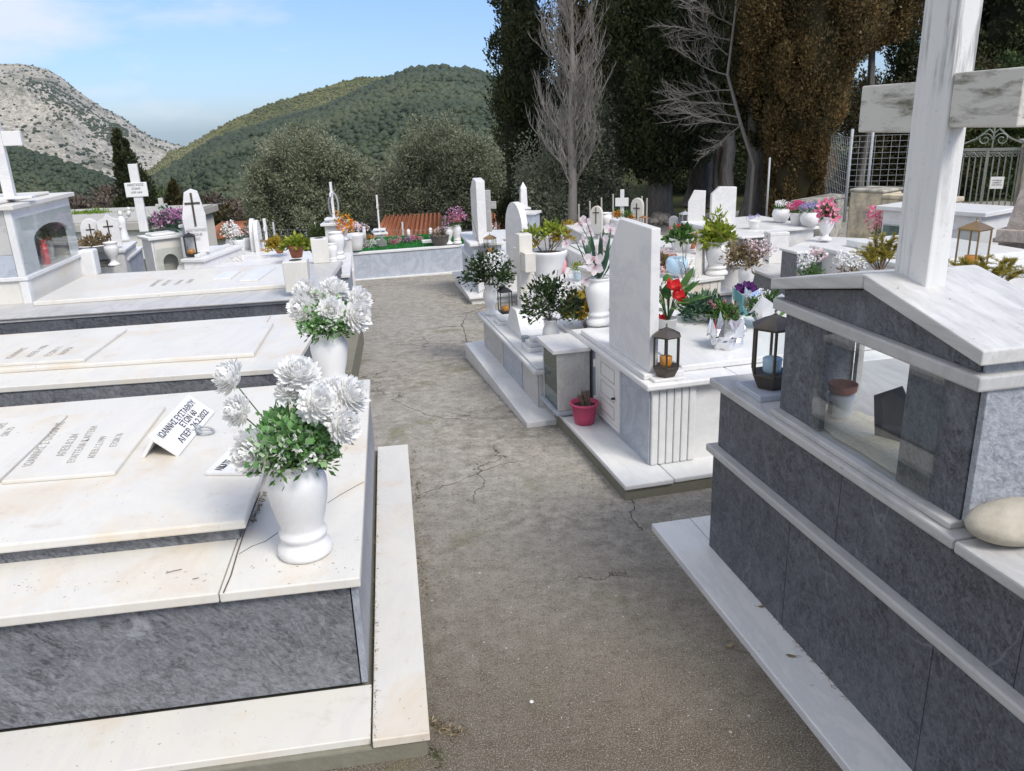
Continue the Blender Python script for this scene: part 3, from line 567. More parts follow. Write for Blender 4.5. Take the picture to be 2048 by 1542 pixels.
cypress('cypress_tree', 'pale trunked cypress between the dark cypress and the brown one', b, [(1.25, .26), (1.9, .42), (3.4, .45), (4.6, .4), (6.5, .3)], 'cypm', 34, 200, 150, 0.05, 0.17, trunk_r=0.155, trunk_top=2.3, flute=0.1, core=0.5)
# brown cypresses
b = gp(1590, 12.0, 420)
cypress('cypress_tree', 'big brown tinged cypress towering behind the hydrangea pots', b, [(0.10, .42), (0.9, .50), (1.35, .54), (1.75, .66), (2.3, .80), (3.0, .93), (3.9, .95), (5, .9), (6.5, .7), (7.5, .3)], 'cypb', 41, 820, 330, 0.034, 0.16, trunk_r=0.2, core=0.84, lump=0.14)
b = gp(1728, 13.6, 300)
cypress('cypress_tree', 'orange brown cypress limb mass right of the big brown cypress', b, [(2.55, .30), (2.9, .55), (3.4, .72), (4.0, .70), (4.6, .66), (5.5, .5), (6.5, .2)], 'cypb', 42, 360, 270, 0.037, 0.17, trunk_r=0.06, trunk_top=3.0, core=0.6, lump=0.25)
b = gp(1800, 17, 200)
cypress('cypress_tree', 'thin dark cypress spire just left of the big marble cross', b, [(0.5, .35), (2.5, .35), (4.6, .26), (5.3, .1)], 'cyp', 43, 120, 110, 0.06, 0.16, core=0.5)
# conifers right, behind the gate
for i, (px, y, Hh, R, lo) in enumerate([(1925, 20, 9.0, 1.0, 1.0), (2010, 18.5, 10, 1.7, 1.0), (2160, 19, 10, 1.8, 1.0)]):
    b = gp(px, y, 300); prof = [(lo + (Hh - lo) * j / 12, R * (1.0 - .5 * j / 12) * (1.2 if j % 2 else .8)) for j in range(13)]
    cypress('conifer_tree', ['dark conifer behind the left arm of the big marble cross', 'dark conifer behind the iron gate', 'dark conifer at the right edge of the view'][i], b, prof, 'cyp', 50 + i, 380, 130, 0.07, 0.32, core=0.55, up=0.2, lump=0.3, cat='conifer tree', group='conifers behind the graves')
for i, (px, y, R, hh, m, lab) in enumerate([(1490, 18.0, 1.3, 1.5, 'cyp', 'dark undergrowth between the cypress trunks'), (1700, 17, 1.5, 1.7, 'cypm', 'dark shrub behind the wire mesh fence, left'), (1830, 15.5, 1.3, 1.5, 'cypm', 'dark shrub behind the wire mesh fence next to the cross'), (1960, 15.2, 1.2, 1.4, 'shrub', 'green shrub seen through the iron gate'), (2090, 15.5, 1.4, 1.6, 'shrub', 'dark shrub beyond the gate at the right edge'), (1390, 19, 1.4, 1.5, 'cyp', 'dark undergrowth behind the ribbed trunks')]):
    b = gp(px, y, 400); bushy('shrub', lab, b, [(0, 0, hh * .5, R, hh * .6), (-R * .5, 0.1, hh, R * .6, hh * .55), (R * .5, 0, hh * 1.1, R * .6, hh * .5)], m, 60 + i, 200, 120, 0.075, 0.3, (0.08, 0.8), 'shrub', 'shrubs behind the fence')
# bare tree and bare limbs
bare_tree('bare_tree', 'leafless grey tree with dense upswept branches behind the orchid vase', gp(1146, 13.6, 440), 4.9, 3, 0.085, 0.6, 0.18, 80, crown_w=1.05)
bb = D(1478, 250, 12.2)
kk = random.Random(9); o = thing('bare_limbs', 'bleached bare limbs sprouting in front of the ribbed cypress trunks', 'dead branches', gp(1500, 12.35, 430)); mb = MB()
def bl(p, d, L, r, dep):
    q = [p]; dd = Vector(d)
    for i in range(5): dd = (dd + Vector((kk.uniform(-.2, .2), kk.uniform(-.2, .2), kk.uniform(-.12, .2)))).normalized(); q.append(q[-1] + dd * L / 5)
    mb.tube(q, [r, r * .85, r * .7, r * .5, r * .35, r * .2], 4)
    if dep:
        for i in range(1, 6):
            for _ in range(2):
                e = (dd + Vector((kk.uniform(-.8, .8), kk.uniform(-.8, .8), kk.uniform(-.7, .7))) * .8).normalized(); bl(q[i], e, L * kk.uniform(.35, .6), r * .5, dep - 1)
ol = o.location
main = [gp(1500, 12.35, 430), D(1508, 330, 12.3), D(1482, 250, 12.2), D(1455, 150, 12.2), D(1470, 30, 12.2), D(1480, -60, 12.2)]
mb.tube([p - ol for p in main], [0.036, 0.032, 0.026, 0.02, 0.016, 0.012], 6)
for (px, py, dx, dz, L) in [(1482, 250, -1, -.05, .75), (1478, 235, -.9, .25, .8), (1470, 210, -1, .1, .8), (1462, 180, -.8, .1, .7), (1455, 150, -.9, .3, .7), (1455, 110, -.7, .5, .6), (1460, 80, -.8, .2, .7), (1465, 50, -.8, .4, .7), (1470, 30, .4, .9, .6), (1482, 250, -.7, -.5, .6)]:
    bl(D(px, py, 12.2) - ol, Vector((dx, kk.uniform(-.3, .3), dz)).normalized(), L, 0.010, 2)
part('branches', mb, M['bare'], o)
# olives
b = gp(1160, 14.6, 440)
bushy('olive_tree', 'pale silvery olive tree behind the leafless tree', b, [(-.45, 0, 1.1, .5, .8), (.1, 0, 1.6, .6, .8), (.42, 0, 1.9, .42, .65), (-.5, 0, .6, .5, .6), (.55, 0, .9, .45, .7)], 'silver', 71, 420, 110, 0.06, 0.26, (0.12, 1.2), 'olive tree', 'olive trees')
b = gp(622, 23, 400); b.z -= .38
bushy('olive_tree', 'broad grey green olive tree left of the tiled roof', b, [(-.1, 0, 3.3, 1.15, 1.15), (-.85, 0, 2.5, .9, 1.1), (.85, 0, 2.7, .75, 1.2), (-1.1, 0, 1.5, .75, .9), (1.0, 0, 1.6, .75, 1.0), (0, 0, 1.8, 1.2, 1.2)], 'olive', 72, 640, 210, 0.08, 0.3, (0.2, 1.8), 'olive tree', 'olive trees')
b = gp(886, 22, 400); b.z -= .25
bushy('olive_tree', 'rounded dark olive tree above the tiled roof', b, [(0, 0, 3.0, 1.1, 1.1), (-.75, 0, 2.3, .8, 1.1), (.85, 0, 2.5, .8, 1.1), (-.9, 0, 1.6, .6, .8), (.9, 0, 1.5, .8, 1.0), (0, 0, 1.8, 1.1, 1.1)], 'olive', 73, 620, 210, 0.078, 0.3, (0.2, 1.8), 'olive tree', 'olive trees')
b = gp(763, 40, 400); bushy('bush', 'brown leafless thicket seen between the two olive trees', b, [(0, 0, 4.2, 1.3, 1.7), (-.8, 0, 3, 1.2, 2.0), (.9, 0, 3.4, 1.2, 1.8), (0, 0, 1, 1.6, 2)], 'brush', 74, 240, 130, 0.16, 0.5, (0.1, 1.2), 'bush', None, 0.8, wr=0.14)
# left cypress and small ones
b = gp(292, 31, 400); b.z = -5
cypress('cypress_tree', 'lone leaning cypress behind the cross with the name plate', b, [(1.0, .92), (2.2, 1.0), (3.6, .86), (4.8, .66), (5.8, .44), (6.7, .16)], 'cyp', 81, 340, 150, 0.09, 0.27, lean=(-.62, 0), core=0.8)
b = gp(352, 30, 420); cypress('cypress_tree', 'short brownish cypress right of the lone leaning cypress', b, [(0.2, .55), (1.6, .6), (3.0, .46), (4.0, .15)], 'cypm', 82, 120, 120, 0.09, 0.24, core=0.7)
for i, (px, y, R, hh, m) in enumerate([(215, 90, 5, 3.6, 'brush'), (262, 80, 4, 3.2, 'brush'), (160, 95, 4, 3, 'brush'), (395, 60, 2.6, 2.2, 'shrub'), (450, 55, 2.5, 2.4, 'cypm'), (490, 38, 1.6, 2.2, 'cypm'), (430, 75, 3, 2.6, 'brush'), (505, 46, 2.4, 2.6, 'brush'), (345, 95, 4.5, 3.5, 'shrub'), (700, 70, 4, 3.5, 'brush'), (1000, 30, 1.8, 1.8, 'olive')]):
    b = gp(px, y, 420); bushy('bush', ['brown bare thicket at the foot of the wooded spur', 'brown bare bushes behind the lone cypress', 'brown brush left of the lone cypress in the valley', 'green valley bush left of the white shed', 'yellowish conifer bush right of the white shed', 'yellowish bush just left of the broad olive tree', 'brown brush behind the white shed', 'brown brush behind the broad olive tree', 'green valley bush beyond the small cypress', 'brown brush beyond the gap between the olives', 'grey green bush at the foot of the slim cypresses'][i], b, [(0, 0, hh * 1.0, R, hh * 1.15), (-R * .6, 0, hh * .8, R * .6, hh * 1.0), (R * .6, 0, hh * .9, R * .7, hh * 1.05)], m, 90 + i, 180, 120, 0.005 * y, 0.011 * y, (0.1, 0.8), 'bush', 'bushes in the valley', 0.5)
# ------------------------------------------------------------------ builders for grave furniture
R = math.radians
def near_frame(n_px, f_px, z):        # origin near corner, local y toward far corner
    a = U(*n_px, z); b = U(*f_px, z); d = b - a
    return a, math.atan2(-d.x, d.y), math.hypot(d.x, d.y)
def loc2(o, rz, x, y, z=0.0):
    return Vector((o.x + x * math.cos(rz) - y * math.sin(rz), o.y + x * math.sin(rz) + y * math.cos(rz), z))
def tomb(name, label, o, rz, x0, x1, y0, y1, zb, zt, body='cool', cap='white', over=0.025, th=0.03, plinth=None, group='marble tombs', cat='tomb', panels=0, step=None, trim=None):
    """body block with a projecting cap slab; o.z ignored, z absolute"""
    t = thing(name, label, cat, (o.x, o.y, 0), rz, group)
    part('body', bx(x0, x1, y0, y1, zb, zt - th), M[body], t, 0.003)
    part('cap_slab', bx(x0 - over, x1 + over, y0 - over, y1 + over, zt - th, zt), M[cap], t, 0.005)
    if plinth: part('plinth', bx(x0 - plinth[0], x1 + plinth[0], y0 - plinth[0], y1 + plinth[0], zb - 0.3, zb + plinth[1]), M[plinth[2] if len(plinth) > 2 else 'white'], t, 0.004)
    if panels:
        mb = MB(); 
        for i in range(1, panels): y = y0 + (y1 - y0) * i / panels; mb.box(x0 - 0.0025, x0, y - 0.003, y + 0.003, zb, zt - th)
        part('joint', mb, M['bronze'], t)
    if step: part('upper_slab', bx(x0 + step[0], x1 - step[0], y0 + step[0], y1 - step[0], zt, zt + step[1]), M[cap], t, 0.005)
    return t
VASE = [(.062, 0), (.078, .002), (.082, .012), (.078, .03), (.066, .042), (.062, .055), (.070, .063), (.070, .074), (.062, .082), (.062, .095), (.072, .13), (.082, .175), (.087, .215), (.086, .24), (.078, .26), (.068, .275), (.066, .285), (.073, .295), (.074, .303), (.066, .303), (.060, .29), (.055, .2), (.03, .15)]
URN = [(.055, 0), (.07, .002), (.07, .02), (.05, .035), (.032, .055), (.035, .075), (.055, .11), (.075, .16), (.085, .21), (.082, .24), (.07, .255), (.078, .27), (.085, .285), (.085, .292), (.07, .29), (.06, .2)]
TUB = [(.05, 0), (.055, .004), (.066, .06), (.078, .12), (.083, .135), (.083, .148), (.073, .148), (.068, .12)]
BOWL = [(.035, 0), (.06, .01), (.085, .05), (.092, .085), (.086, .12), (.07, .14), (.062, .138)]
JUG = [(.045, 0), (.055, .003), (.05, .03), (.036, .06), (.038, .08), (.058, .13), (.066, .18), (.06, .22), (.045, .25), (.05, .28), (.056, .295), (.046, .293), (.04, .2)]
def vase(label, p, h, prof=VASE, mat='ceramic', name='flower_vase', group='white marble vases', cat='vase', w=1.0):
    k = h / max(z for r, z in prof); return solo(name, MB().lathe([(r * k * w, z * k) for r, z in prof], 28, cap=True), M[mat], label, cat, p, 0, group, smooth=True)
def lantern(label, p, h, kind='hex', mat='bronze', rz=0.0, inner='amber', group='grave lanterns'):
    n = {'hex': 6, 'sq': 4, 'oct': 6}[kind]; t = thing('lantern', label, 'lantern', p, rz, group); r = h * (0.27 if n == 6 else 0.31)
    fr = MB(); off = 0.5 if n == 4 else 0
    hb, ht = h * .20, h * .76
    if kind == 'sq': hb, ht = h * .10, h * .80
    fr.lathe([(r * .62, 0), (r * .7, h * .01), (r * .95, hb - h * .05), (r, hb - h * .02), (r, hb), (r * .8, hb)], n, off=off)
    fr.lathe([(r * .85, ht), (r * 1.02, ht), (r * 1.02, ht + h * .02), (r * .85, ht + h * .02)], n, off=off)
    for i in range(n):
        a = 2 * PI * (i + off) / n; q = (math.cos(a) * r * .95, math.sin(a) * r * .95)
        w_ = h * .015; fr.box(q[0] - w_, q[0] + w_, q[1] - w_, q[1] + w_, hb, ht)
    part('frame', fr, M[mat], t, 0.0015)
    rf_ = part('roof', MB().lathe([(r * 1.1, ht + h * .02), (r * 1.1, ht + h * .035), (r * .55, ht + h * .12), (r * .25, ht + h * .15), (r * .12, ht + h * .17)], n, off=off), M[mat], t, 0.001)
    f = MB().lathe([(h * .012, 0), (h * .022, h * .02), (h * .008, h * .04)], 8, (0, 0, ht + h * .16)); f.box(-h * .006, h * .006, -h * .006, h * .006, ht + h * .18, ht + h * .25); f.box(-h * .022, h * .022, -h * .006, h * .006, ht + h * .21, ht + h * .222)
    part('finial', f, M[mat], rf_)
    g = MB()
    for i in range(n):
        a, b = 2 * PI * (i + off) / n, 2 * PI * (i + 1 + off) / n; k = .93 * r
        g.quad([(math.cos(a) * k, math.sin(a) * k, hb), (math.cos(b) * k, math.sin(b) * k, hb), (math.cos(b) * k, math.sin(b) * k, ht), (math.cos(a) * k, math.sin(a) * k, ht)])
    part('glass_panes', g, M['glass'], t)
    part('oil_cup', MB().lathe([(r * .40, hb), (r * .42, hb + h * .03), (r * .45, hb + h * .17), (r * .40, hb + h * .18)], 14), M[inner], t, smooth=True)
    return t
def cross(label, p, h, arm, t_, rz, mat='cool', az=None, lbl=None, cat='cross', name='marble_cross', foot=None, dep=None, wide=None, group='marble crosses'):
    # broad face toward local -x; arms along local y
    o = thing(name, label, cat, p, rz, group); az = az or h * .68; d = (dep or t_ * .6) / 2; w_ = t_ / 2; aw = (wide or t_) / 2
    part('shaft', bx(-d, d, -w_, w_, 0, h), M[mat], o, 0.004)
    part('arm', bx(-d * .8, d * .8, w_, arm, az - aw, az + aw), M[mat], o, 0.004); part('arm', bx(-d * .8, d * .8, -arm, -w_, az - aw, az + aw), M[mat], o, 0.004)
    if foot:
        b = MB()
        for i, (s_, z0, z1) in enumerate(foot): b.box(-s_[0], s_[0], -s_[1], s_[1], z0, z1)
        part('foot', b, M[mat], o, 0.003)
    return o
def text(body, parent, loc, rx, size, mat='engrave', ext=0.0006, sx=1.0, bold=0.0, name='inscription', align='LEFT', sp=1.0, line=1.0):
    c = bpy.data.curves.new(name, 'FONT'); c.body = body; c.size = size; c.extrude = ext; c.offset = bold; c.align_x = align; c.space_character = sp; c.space_line = line
    c.materials.append(M[mat]); tmp = bpy.data.objects.new(name, c); COL.objects.link(tmp); me = bpy.data.meshes.new_from_object(tmp); bpy.data.objects.remove(tmp); o = bpy.data.objects.new(name, me); COL.objects.link(o); o.parent = parent; o.matrix_local = Matrix.Translation(loc) @ rx @ Matrix.Diagonal((sx, 1, 1, 1)); return o
def headstone(label, p, poly, th, rz, mat='cool', name='headstone', deco=None, group='headstones'):
    # poly (y, z) in the plane; face toward local -x
    o = thing(name, label, 'headstone', p, rz, group); part('slab', MB().sweep(poly, 0, th, 'x'), M[mat], o, 0.004)
    if deco:
        d = MB(); y, z, s_ = deco; d.box(-.006, 0, y - s_ * .03, y + s_ * .03, z, z + s_); d.box(-.006, 0, y - s_ * .22, y + s_ * .22, z + s_ * .66, z + s_ * .72); part('cross_emblem', d, M['bronze'], o)
    return o
def arch(w_, h, n=10, pt=1.0):
    return [(-w_ / 2, 0), (w_ / 2, 0)] + [(w_ / 2 * math.cos(PI * i / n), h - w_ / 2 * pt + w_ / 2 * pt * math.sin(PI * i / n)) for i in range(n + 1)]
# ---- planting
def foliage(name, par, rs, c, L, mat, n, rad, up=0.3, wr=0.45, zs=0.8, seed=0, clump=0.03, pname='foliage', per=12):
    u = rs.normal(size=(n, 3)); u /= np.linalg.norm(u, axis=1, keepdims=True); u[:, 2] = np.abs(u[:, 2]) * 1.0 - 0.25
    k = rs.rand(n) ** 0.5; cc = np.array(c) + u * k[:, None] * np.array([rad, rad, rad * zs])
    p, d, tn = clumps(rs, cc, np.full(n, clump * 2), per, 1.0, u * 0.9, up, 0.5)
    return part(pname, leaf_mesh(pname, p, d, L * (0.6 + .8 * rs.rand(len(p))), wr, M[mat], tn, seed), None, par)
def stems(par, base, tips, r=0.0018, mat='stem', bow=0.15):
    mb = MB(); b = Vector(base)
    for t_ in tips:
        t_ = Vector(t_); m = b.lerp(t_, .5) + Vector((0, 0, bow * (t_ - b).length)); mb.tube([b, m, t_], r, 4)
    return part('stems', mb, M[mat], par)
def pompom(r, seed, rows=11, cone=2.2, cup=0.05):
    k = random.Random(seed); mb = MB(); mb.ball((0, 0, 0), r * .42, 10)
    for j in range(rows):
        t = j / (rows - 1); th = 0.10 + t * cone; m = max(5, int(5 + 17 * math.sin(th)))
        for i in range(m):
            a = 2 * PI * (i + .5 * (j % 2)) / m + k.uniform(-.14, .14); th2 = th + k.uniform(-.08, .08)
            d = Vector((math.sin(th2) * math.cos(a), math.sin(th2) * math.sin(a), math.cos(th2)))
            L = r * k.uniform(.44, .70) * (0.72 + .28 * math.sin(min(th, 1.57))); up = Vector((0, 0, 1)) - d * d.z
            if up.length < .05: up = Vector((1, 0, 0))
            mb.leaf(d * r * .34, (d + Vector((k.uniform(-.22, .22), k.uniform(-.22, .22), .18))).normalized(), L, r * k.uniform(.20, .28), up=up, cup=r * cup * k.uniform(.4, 1.8), blunt=.42)
    return tinted('flower', mb, M['pw'], .7, .3, seed)
def star(r, n, seed, mat, w=.42, droop=.2, cup=.05, base=.6, var=.3):
    k = random.Random(seed); mb = MB()
    for i in range(n):
        a = 2 * PI * i / n + k.uniform(-.15, .15); mb.leaf((0, 0, 0), Vector((math.cos(a), math.sin(a), droop + k.uniform(-.15, .15))).normalized(), r * k.uniform(.85, 1.1), r * w, cup=r * cup)
    return tinted('flower', mb, M[mat], base, var, seed)
def puff(r, n, seed, mat, leafsz=.35):
    rs = np.random.RandomState(seed); u = rs.normal(size=(n, 3)); u /= np.linalg.norm(u, axis=1, keepdims=True); u[:, 2] = np.where(u[:, 2] < -.5, -u[:, 2], u[:, 2])
    d = rs.normal(size=(n, 3)) * .7 + u * .6
    return leaf_mesh('flower', u * r * .8, d, np.full(n, r * leafsz), 0.8, M[mat], rs.rand(n), seed)
def put(me, par, p, d=(0, 0, 1), s=1.0, rz=0.0, name='flower', label=None):
    o = part(name, me, None, par, label=label); o.location = p; q = Vector(d).normalized().to_track_quat('Z', 'Y'); o.rotation_euler = (q @ Matrix.Rotation(rz, 4, 'Z').to_quaternion()).to_euler(); o.scale = (s, s, s); return o
# ------------------------------------------------------------------ front left tomb (dark riser panels, two plaques)
A1 = Vector((-.447, 1.966, 0)); a1 = R(8.0)
def L1(x, y, z=0.0): return loc2(A1, a1, x, y, z)
t = thing('tomb', 'nearest tomb on the left, cream slabs over big slate grey front panel', 'tomb', A1, a1, 'marble tombs')
part('footing', bx(-2.7, .15, -.215, 1.9, -.12, .052), M['conc'], t, 0.006)
part('plinth_strip', bx(.004, .158, -.222, 1.87, .055, .082), M['cream'], t, 0.003)
part('plinth_strip', bx(-2.7, -.002, -.20, .022, .05, .074), M['cream'], t, 0.003)
part('body_core', bx(-2.7, -.03, .06, 1.84, .05, .418), M['conc'], t)
part('front_panel', bx(-2.7, -.034, .028, .05, .076, .405), M['slate'], t, 0.002)
part('side_panel', bx(-.030, -.010, .020, 1.85, .084, .416), M['bluegrey'], t, 0.002)
mb = MB().box(-1.6, -.385, 0, 1.87, .42, .45); part('top_slab', mb, M['cream'], t, 0.004)
part('top_slab', bx(-.382, 0, 0, 1.87, .419, .449), M['cream'], t, 0.004)
part('top_slab', bx(-2.7, -1.603, 0, 1.87, .4205, .4505), M['cream'], t, 0.004)
part('riser_panel', bx(-2.7, -.375, .305, 1.60, .449, .497), M['slate'], t, 0.002)
part('upper_slab', bx(-2.7, -.345, .272, 1.64, .498, .528), M['cream'], t, 0.006)
def rising(zr, flip=0): return Matrix.Rotation(zr, 4, 'Z')
# inscription slabs on the upper slab
def box_on(px_list, z): return [U(x, y, z) for x, y in px_list]
def slab_px(name, par, pts, z0, z1, mat, bevel=.003):
    inv = Matrix.Rotation(-par.rotation_euler.z, 4, 'Z') @ Matrix.Translation(-par.location); w_ = [inv @ U(x, y, z1) for x, y in pts]
    w_ = [(p.x, p.y) for p in w_]
    ar = sum(w_[i][0] * w_[(i + 1) % len(w_)][1] - w_[(i + 1) % len(w_)][0] * w_[i][1] for i in range(len(w_)))
    if ar < 0: w_ = w_[::-1]
    return part(name, MB().prism(w_, z0, z1), M[mat], par, bevel)
slab_px('inscribed_slab', t, [(2, 962), (229, 944), (331, 812), (140, 829)], .528, .543, 'cream', .004)
slab_px('inscribed_slab', t, [(-170, 965), (-3, 960), (136, 829), (-20, 838)], .528, .543, 'cream', .004)
RT = Matrix.Rotation(R(90), 4, 'Z')
def eng(par, txt, px, py, z, size, rot=90, mat='engrave', sx=1.0, bold=0.0, sp=1.05):
    inv = Matrix.Rotation(-par.rotation_euler.z, 4, 'Z') @ Matrix.Translation(-par.location); p = inv @ U(px, py, z)
    return text(txt, par, (p.x, p.y, z + .0008), Matrix.Rotation(R(rot), 4, 'Z'), size, mat, .0004, sx, bold, sp=sp)
eng(t, 'ΙΩΑΝΝΗΣ Σ ΟΛΛΑΡΗΣ', 62, 932, .543, .042, 96); eng(t, 'ΑΠΕΒ.8.2.84', 128, 912, .543, .042, 96)
eng(t, 'ΕΥΑΓΓΕΛΙΑ Κ.ΑΓΓΕΛΗ', 148, 925, .543, .036, 96); eng(t, 'ΑΠΕΒ.1.2.1999', 188, 916, .543, .034, 96); eng(t, 'ΕΤΩΝ 76', 232, 893, .543, .034, 96)
eng(t, 'ΛΗΣ', 4, 858, .543, .036, 96); eng(t, 'ΩΝ 75', 14, 872, .543, .036, 96)
# crack in the corner slab
mb = MB(); pts = [(478, 1108), (505, 1092), (530, 1083), (556, 1065)]; inv1 = Matrix.Rotation(-a1, 4, 'Z') @ Matrix.Translation(-A1)
mb.tube([inv1 @ U(x, y, .4495) for x, y in pts], .0012, 4); mb.tube([inv1 @ U(x, y, .4495) for x, y in [(655, 1006), (680, 990), (705, 976), (727, 964)]], .0012, 4)
part('crack', mb, M['bronze'], t)
mb = MB(); mb.tube([inv1 @ U(x, y, .4502) for x, y in [(447, 1185), (462, 1150), (474, 1108), (490, 1060), (520, 985)]], .0022, 4); part('joint', mb, M['twig'], t)
# tilted plaque
zP = .528
P0 = U(297, 870, .618); P1 = U(377, 788, .618); P2 = U(418, 830, zP + .006); P3 = U(358, 911, zP + .006)
ux = (P1 - P0); ln = ux.length; ux.normalize(); dn = (P3 - P0); dn = (dn - ux * dn.dot(ux)); hh = dn.length; uy = -dn.normalized(); uz = ux.cross(uy).normalized()
pl = thing('name_plaque', 'white plaque tilted on its stand reading ΙΩΑΝΝΗΣ ΕΥΣΤΑΘΙΟΥ, beside the iron ring', 'plaque', (0, 0, 0), 0, 'name plaques')
mt = Matrix((ux, uy, uz)).transposed().to_4x4(); mt.translation = P0; pl.matrix_world = mt
part('plate', bx(0, ln, -hh, 0, -.014, 0), M['ceramic'], pl, .003)
inv = mt.inverted(); a_, b_ = inv @ Vector((*P0.xy, zP)), inv @ Vector((*P1.xy, zP)); off = inv @ (Vector((*P0.xy, zP)) + Vector((-.015, -.005, 0)))
mb = MB(); q = [Vector((P0.x + .004, P0.y, .600)), Vector((P1.x + .004, P1.y, .600)), Vector((P1.x - .045, P1.y, zP + .001)), Vector((P0.x - .045, P0.y, zP + .001))]
w2 = uz * .010; mb.v = [tuple(inv @ v_) for v_ in q] + [tuple(inv @ (v_ + Vector((.014, .002, 0)))) for v_ in q]; mb.f = [(0, 1, 2, 3), (7, 6, 5, 4), (0, 4, 5, 1), (1, 5, 6, 2), (2, 6, 7, 3), (3, 7, 4, 0)]
part('stand', mb, M['ceramic'], pl)
for s_, x, y, wd_ in (('ΙΩΑΝΝΗΣ ΕΥΣΤΑΘΙΟΥ', .50, -.36, .86), ('ΕΤΩΝ 60', .60, -.60, .36), ('ΑΠΕΒ. 26.2.2022', .55, -.86, .74)):
    tx = text(s_, pl, (ln * x, hh * y, .0006), Matrix.Identity(4), hh * .27, 'ink', .0003, 1.0, .0004, align='CENTER', name='lettering'); k_ = ln * wd_ / (max(v_.co.x for v_ in tx.data.vertices) - min(v_.co.x for v_ in tx.data.vertices)); tx.matrix_local = Matrix.Translation((ln * x, hh * y, .0006)) @ Matrix.Diagonal((k_, 1, 1, 1))
# iron ring
rg = thing('iron_ring', 'rusty grey iron ring handle lying by the tilted plaque', 'ring handle', U(398, 868, zP), 0)
mb = MB().lathe([(.013, 0), (.014, .006), (.010, .012), (.009, .022), (.012, .026), (.011, .034), (.004, .038)], 10); part('eye_bolt', mb, M['steel'], rg, smooth=True)
mb = MB(); mb.tube([(.028 + .030 * math.cos(2 * PI * i / 24), .030 * math.sin(2 * PI * i / 24), .020 - .018 * (math.cos(2 * PI * i / 24) + 1) / 2 + .004) for i in range(25)], .0045, 8); part('ring', mb, M['steel'], rg, smooth=True)
# flat plaque under the vase
pq = thing('name_plaque', 'flat white plaque partly hidden by the nearest chrysanthemum vase, bold black letters', 'plaque', (0, 0, 0), 0, 'name plaques')
q = [U(x, y, .543) for x, y in ((409, 944), (655, 944), (690, 862), (464, 842))]
pc = U(409, 944, .543); ax = (U(655, 944, .543) - pc).normalized(); ay = Vector((-ax.y, ax.x, 0)); mt = Matrix((ax, ay, Vector((0, 0, 1)))).transposed().to_4x4(); mt.translation = pc; pq.matrix_world = mt
part('plate', bx(0, .20, 0, .20, -.0145, 0), M['ceramic'], pq, .003)
text('ΑΙΚΑΤΕΡΙΝΗ', pq, (.055, .012, .0006), Matrix.Rotation(R(86), 4, 'Z'), .040, 'ink', .0004, .62, .0007, name='lettering')
# chrysanthemum vases
V1 = U(612, 1103, .45); vase('near white marble vase holding the chrysanthemums on the front left tomb corner', V1, .300)
V2 = U(668, 783, .45); vase('white marble vase of chrysanthemums at the back corner of the front left tomb', V2, .300)
# ------------------------------------------------------------------ chrysanthemum bouquets
POMS = [pompom(1.0, 100 + i, rows=9 + i % 3, cone=1.75 + .12 * i) for i in range(5)]
def mums(label, base, heads, seed, rad=.11):
    # heads: (px, py, dy, r)
    t_ = thing('chrysanthemum_bouquet', label, 'flower bouquet', base, 0, 'chrysanthemum bouquets'); rs = np.random.RandomState(seed); tips = []
    for i, (px, py, dy, r) in enumerate(heads):
        p = D(px, py, base.y + dy); q = p - base; tips.append(q); d = Vector((q.x, q.y - .09, q.z * .35 + .02)).normalized()
        put(POMS[i % 5], t_, q, d, r * (1.02 + .06 * (i % 3)), i * 1.3)
    stems(t_, (0, 0, -.02), [x * .97 for x in tips], .0022, bow=.06)
    foliage('f', t_, rs, (0, 0, .06), .022, 'fern', 190, rad, .2, .75, .85, seed, .02, per=14)
    foliage('f', t_, rs, (0.01, -.02, .03), .024, 'green', 70, rad * 1.0, -.1, .35, .7, seed + 1, .02, pname='fern_sprigs', per=12)
    rsn = np.random.RandomState(seed + 5); n = 60; u = rsn.normal(size=(n, 3)); u /= np.linalg.norm(u, axis=1, keepdims=True); u[:, 2] = np.abs(u[:, 2]) - .3; u[:, 1] -= .3
    p, d, tn = clumps(rsn, np.array([0, 0, .05]) + u * rad * .85, np.full(n, .012), 5, 1, u, .1, .8); part('small_blossoms', leaf_mesh('small_blossoms', p, d, np.full(len(p), .016), 1.0, M['pw'], tn, 3), None, t_)
    return t_
top1 = V1 + Vector((0, 0, .295)); top2 = V2 + Vector((0, 0, .295))
mums('big white chrysanthemum bouquet with fresh green filler in the nearest vase', top1, [(463, 757, .02, .058), (477, 823, -.02, .048), (597, 752, .04, .060), (573, 783, .02, .040), (636, 808, -.03, .060), (698, 792, .03, .056), (685, 850, -.04, .058), (505, 905, -.07, .066), (668, 780, .06, .040)], 21)
mums('white chrysanthemum bouquet in the second vase, just behind the nearest one', top2, [(612, 583, .02, .072), (668, 582, .06, .074), (718, 600, .02, .060), (606, 617, -.05, .078), (662, 622, -.07, .068), (712, 632, -.04, .074), (640, 590, .0, .05)], 22, .12)
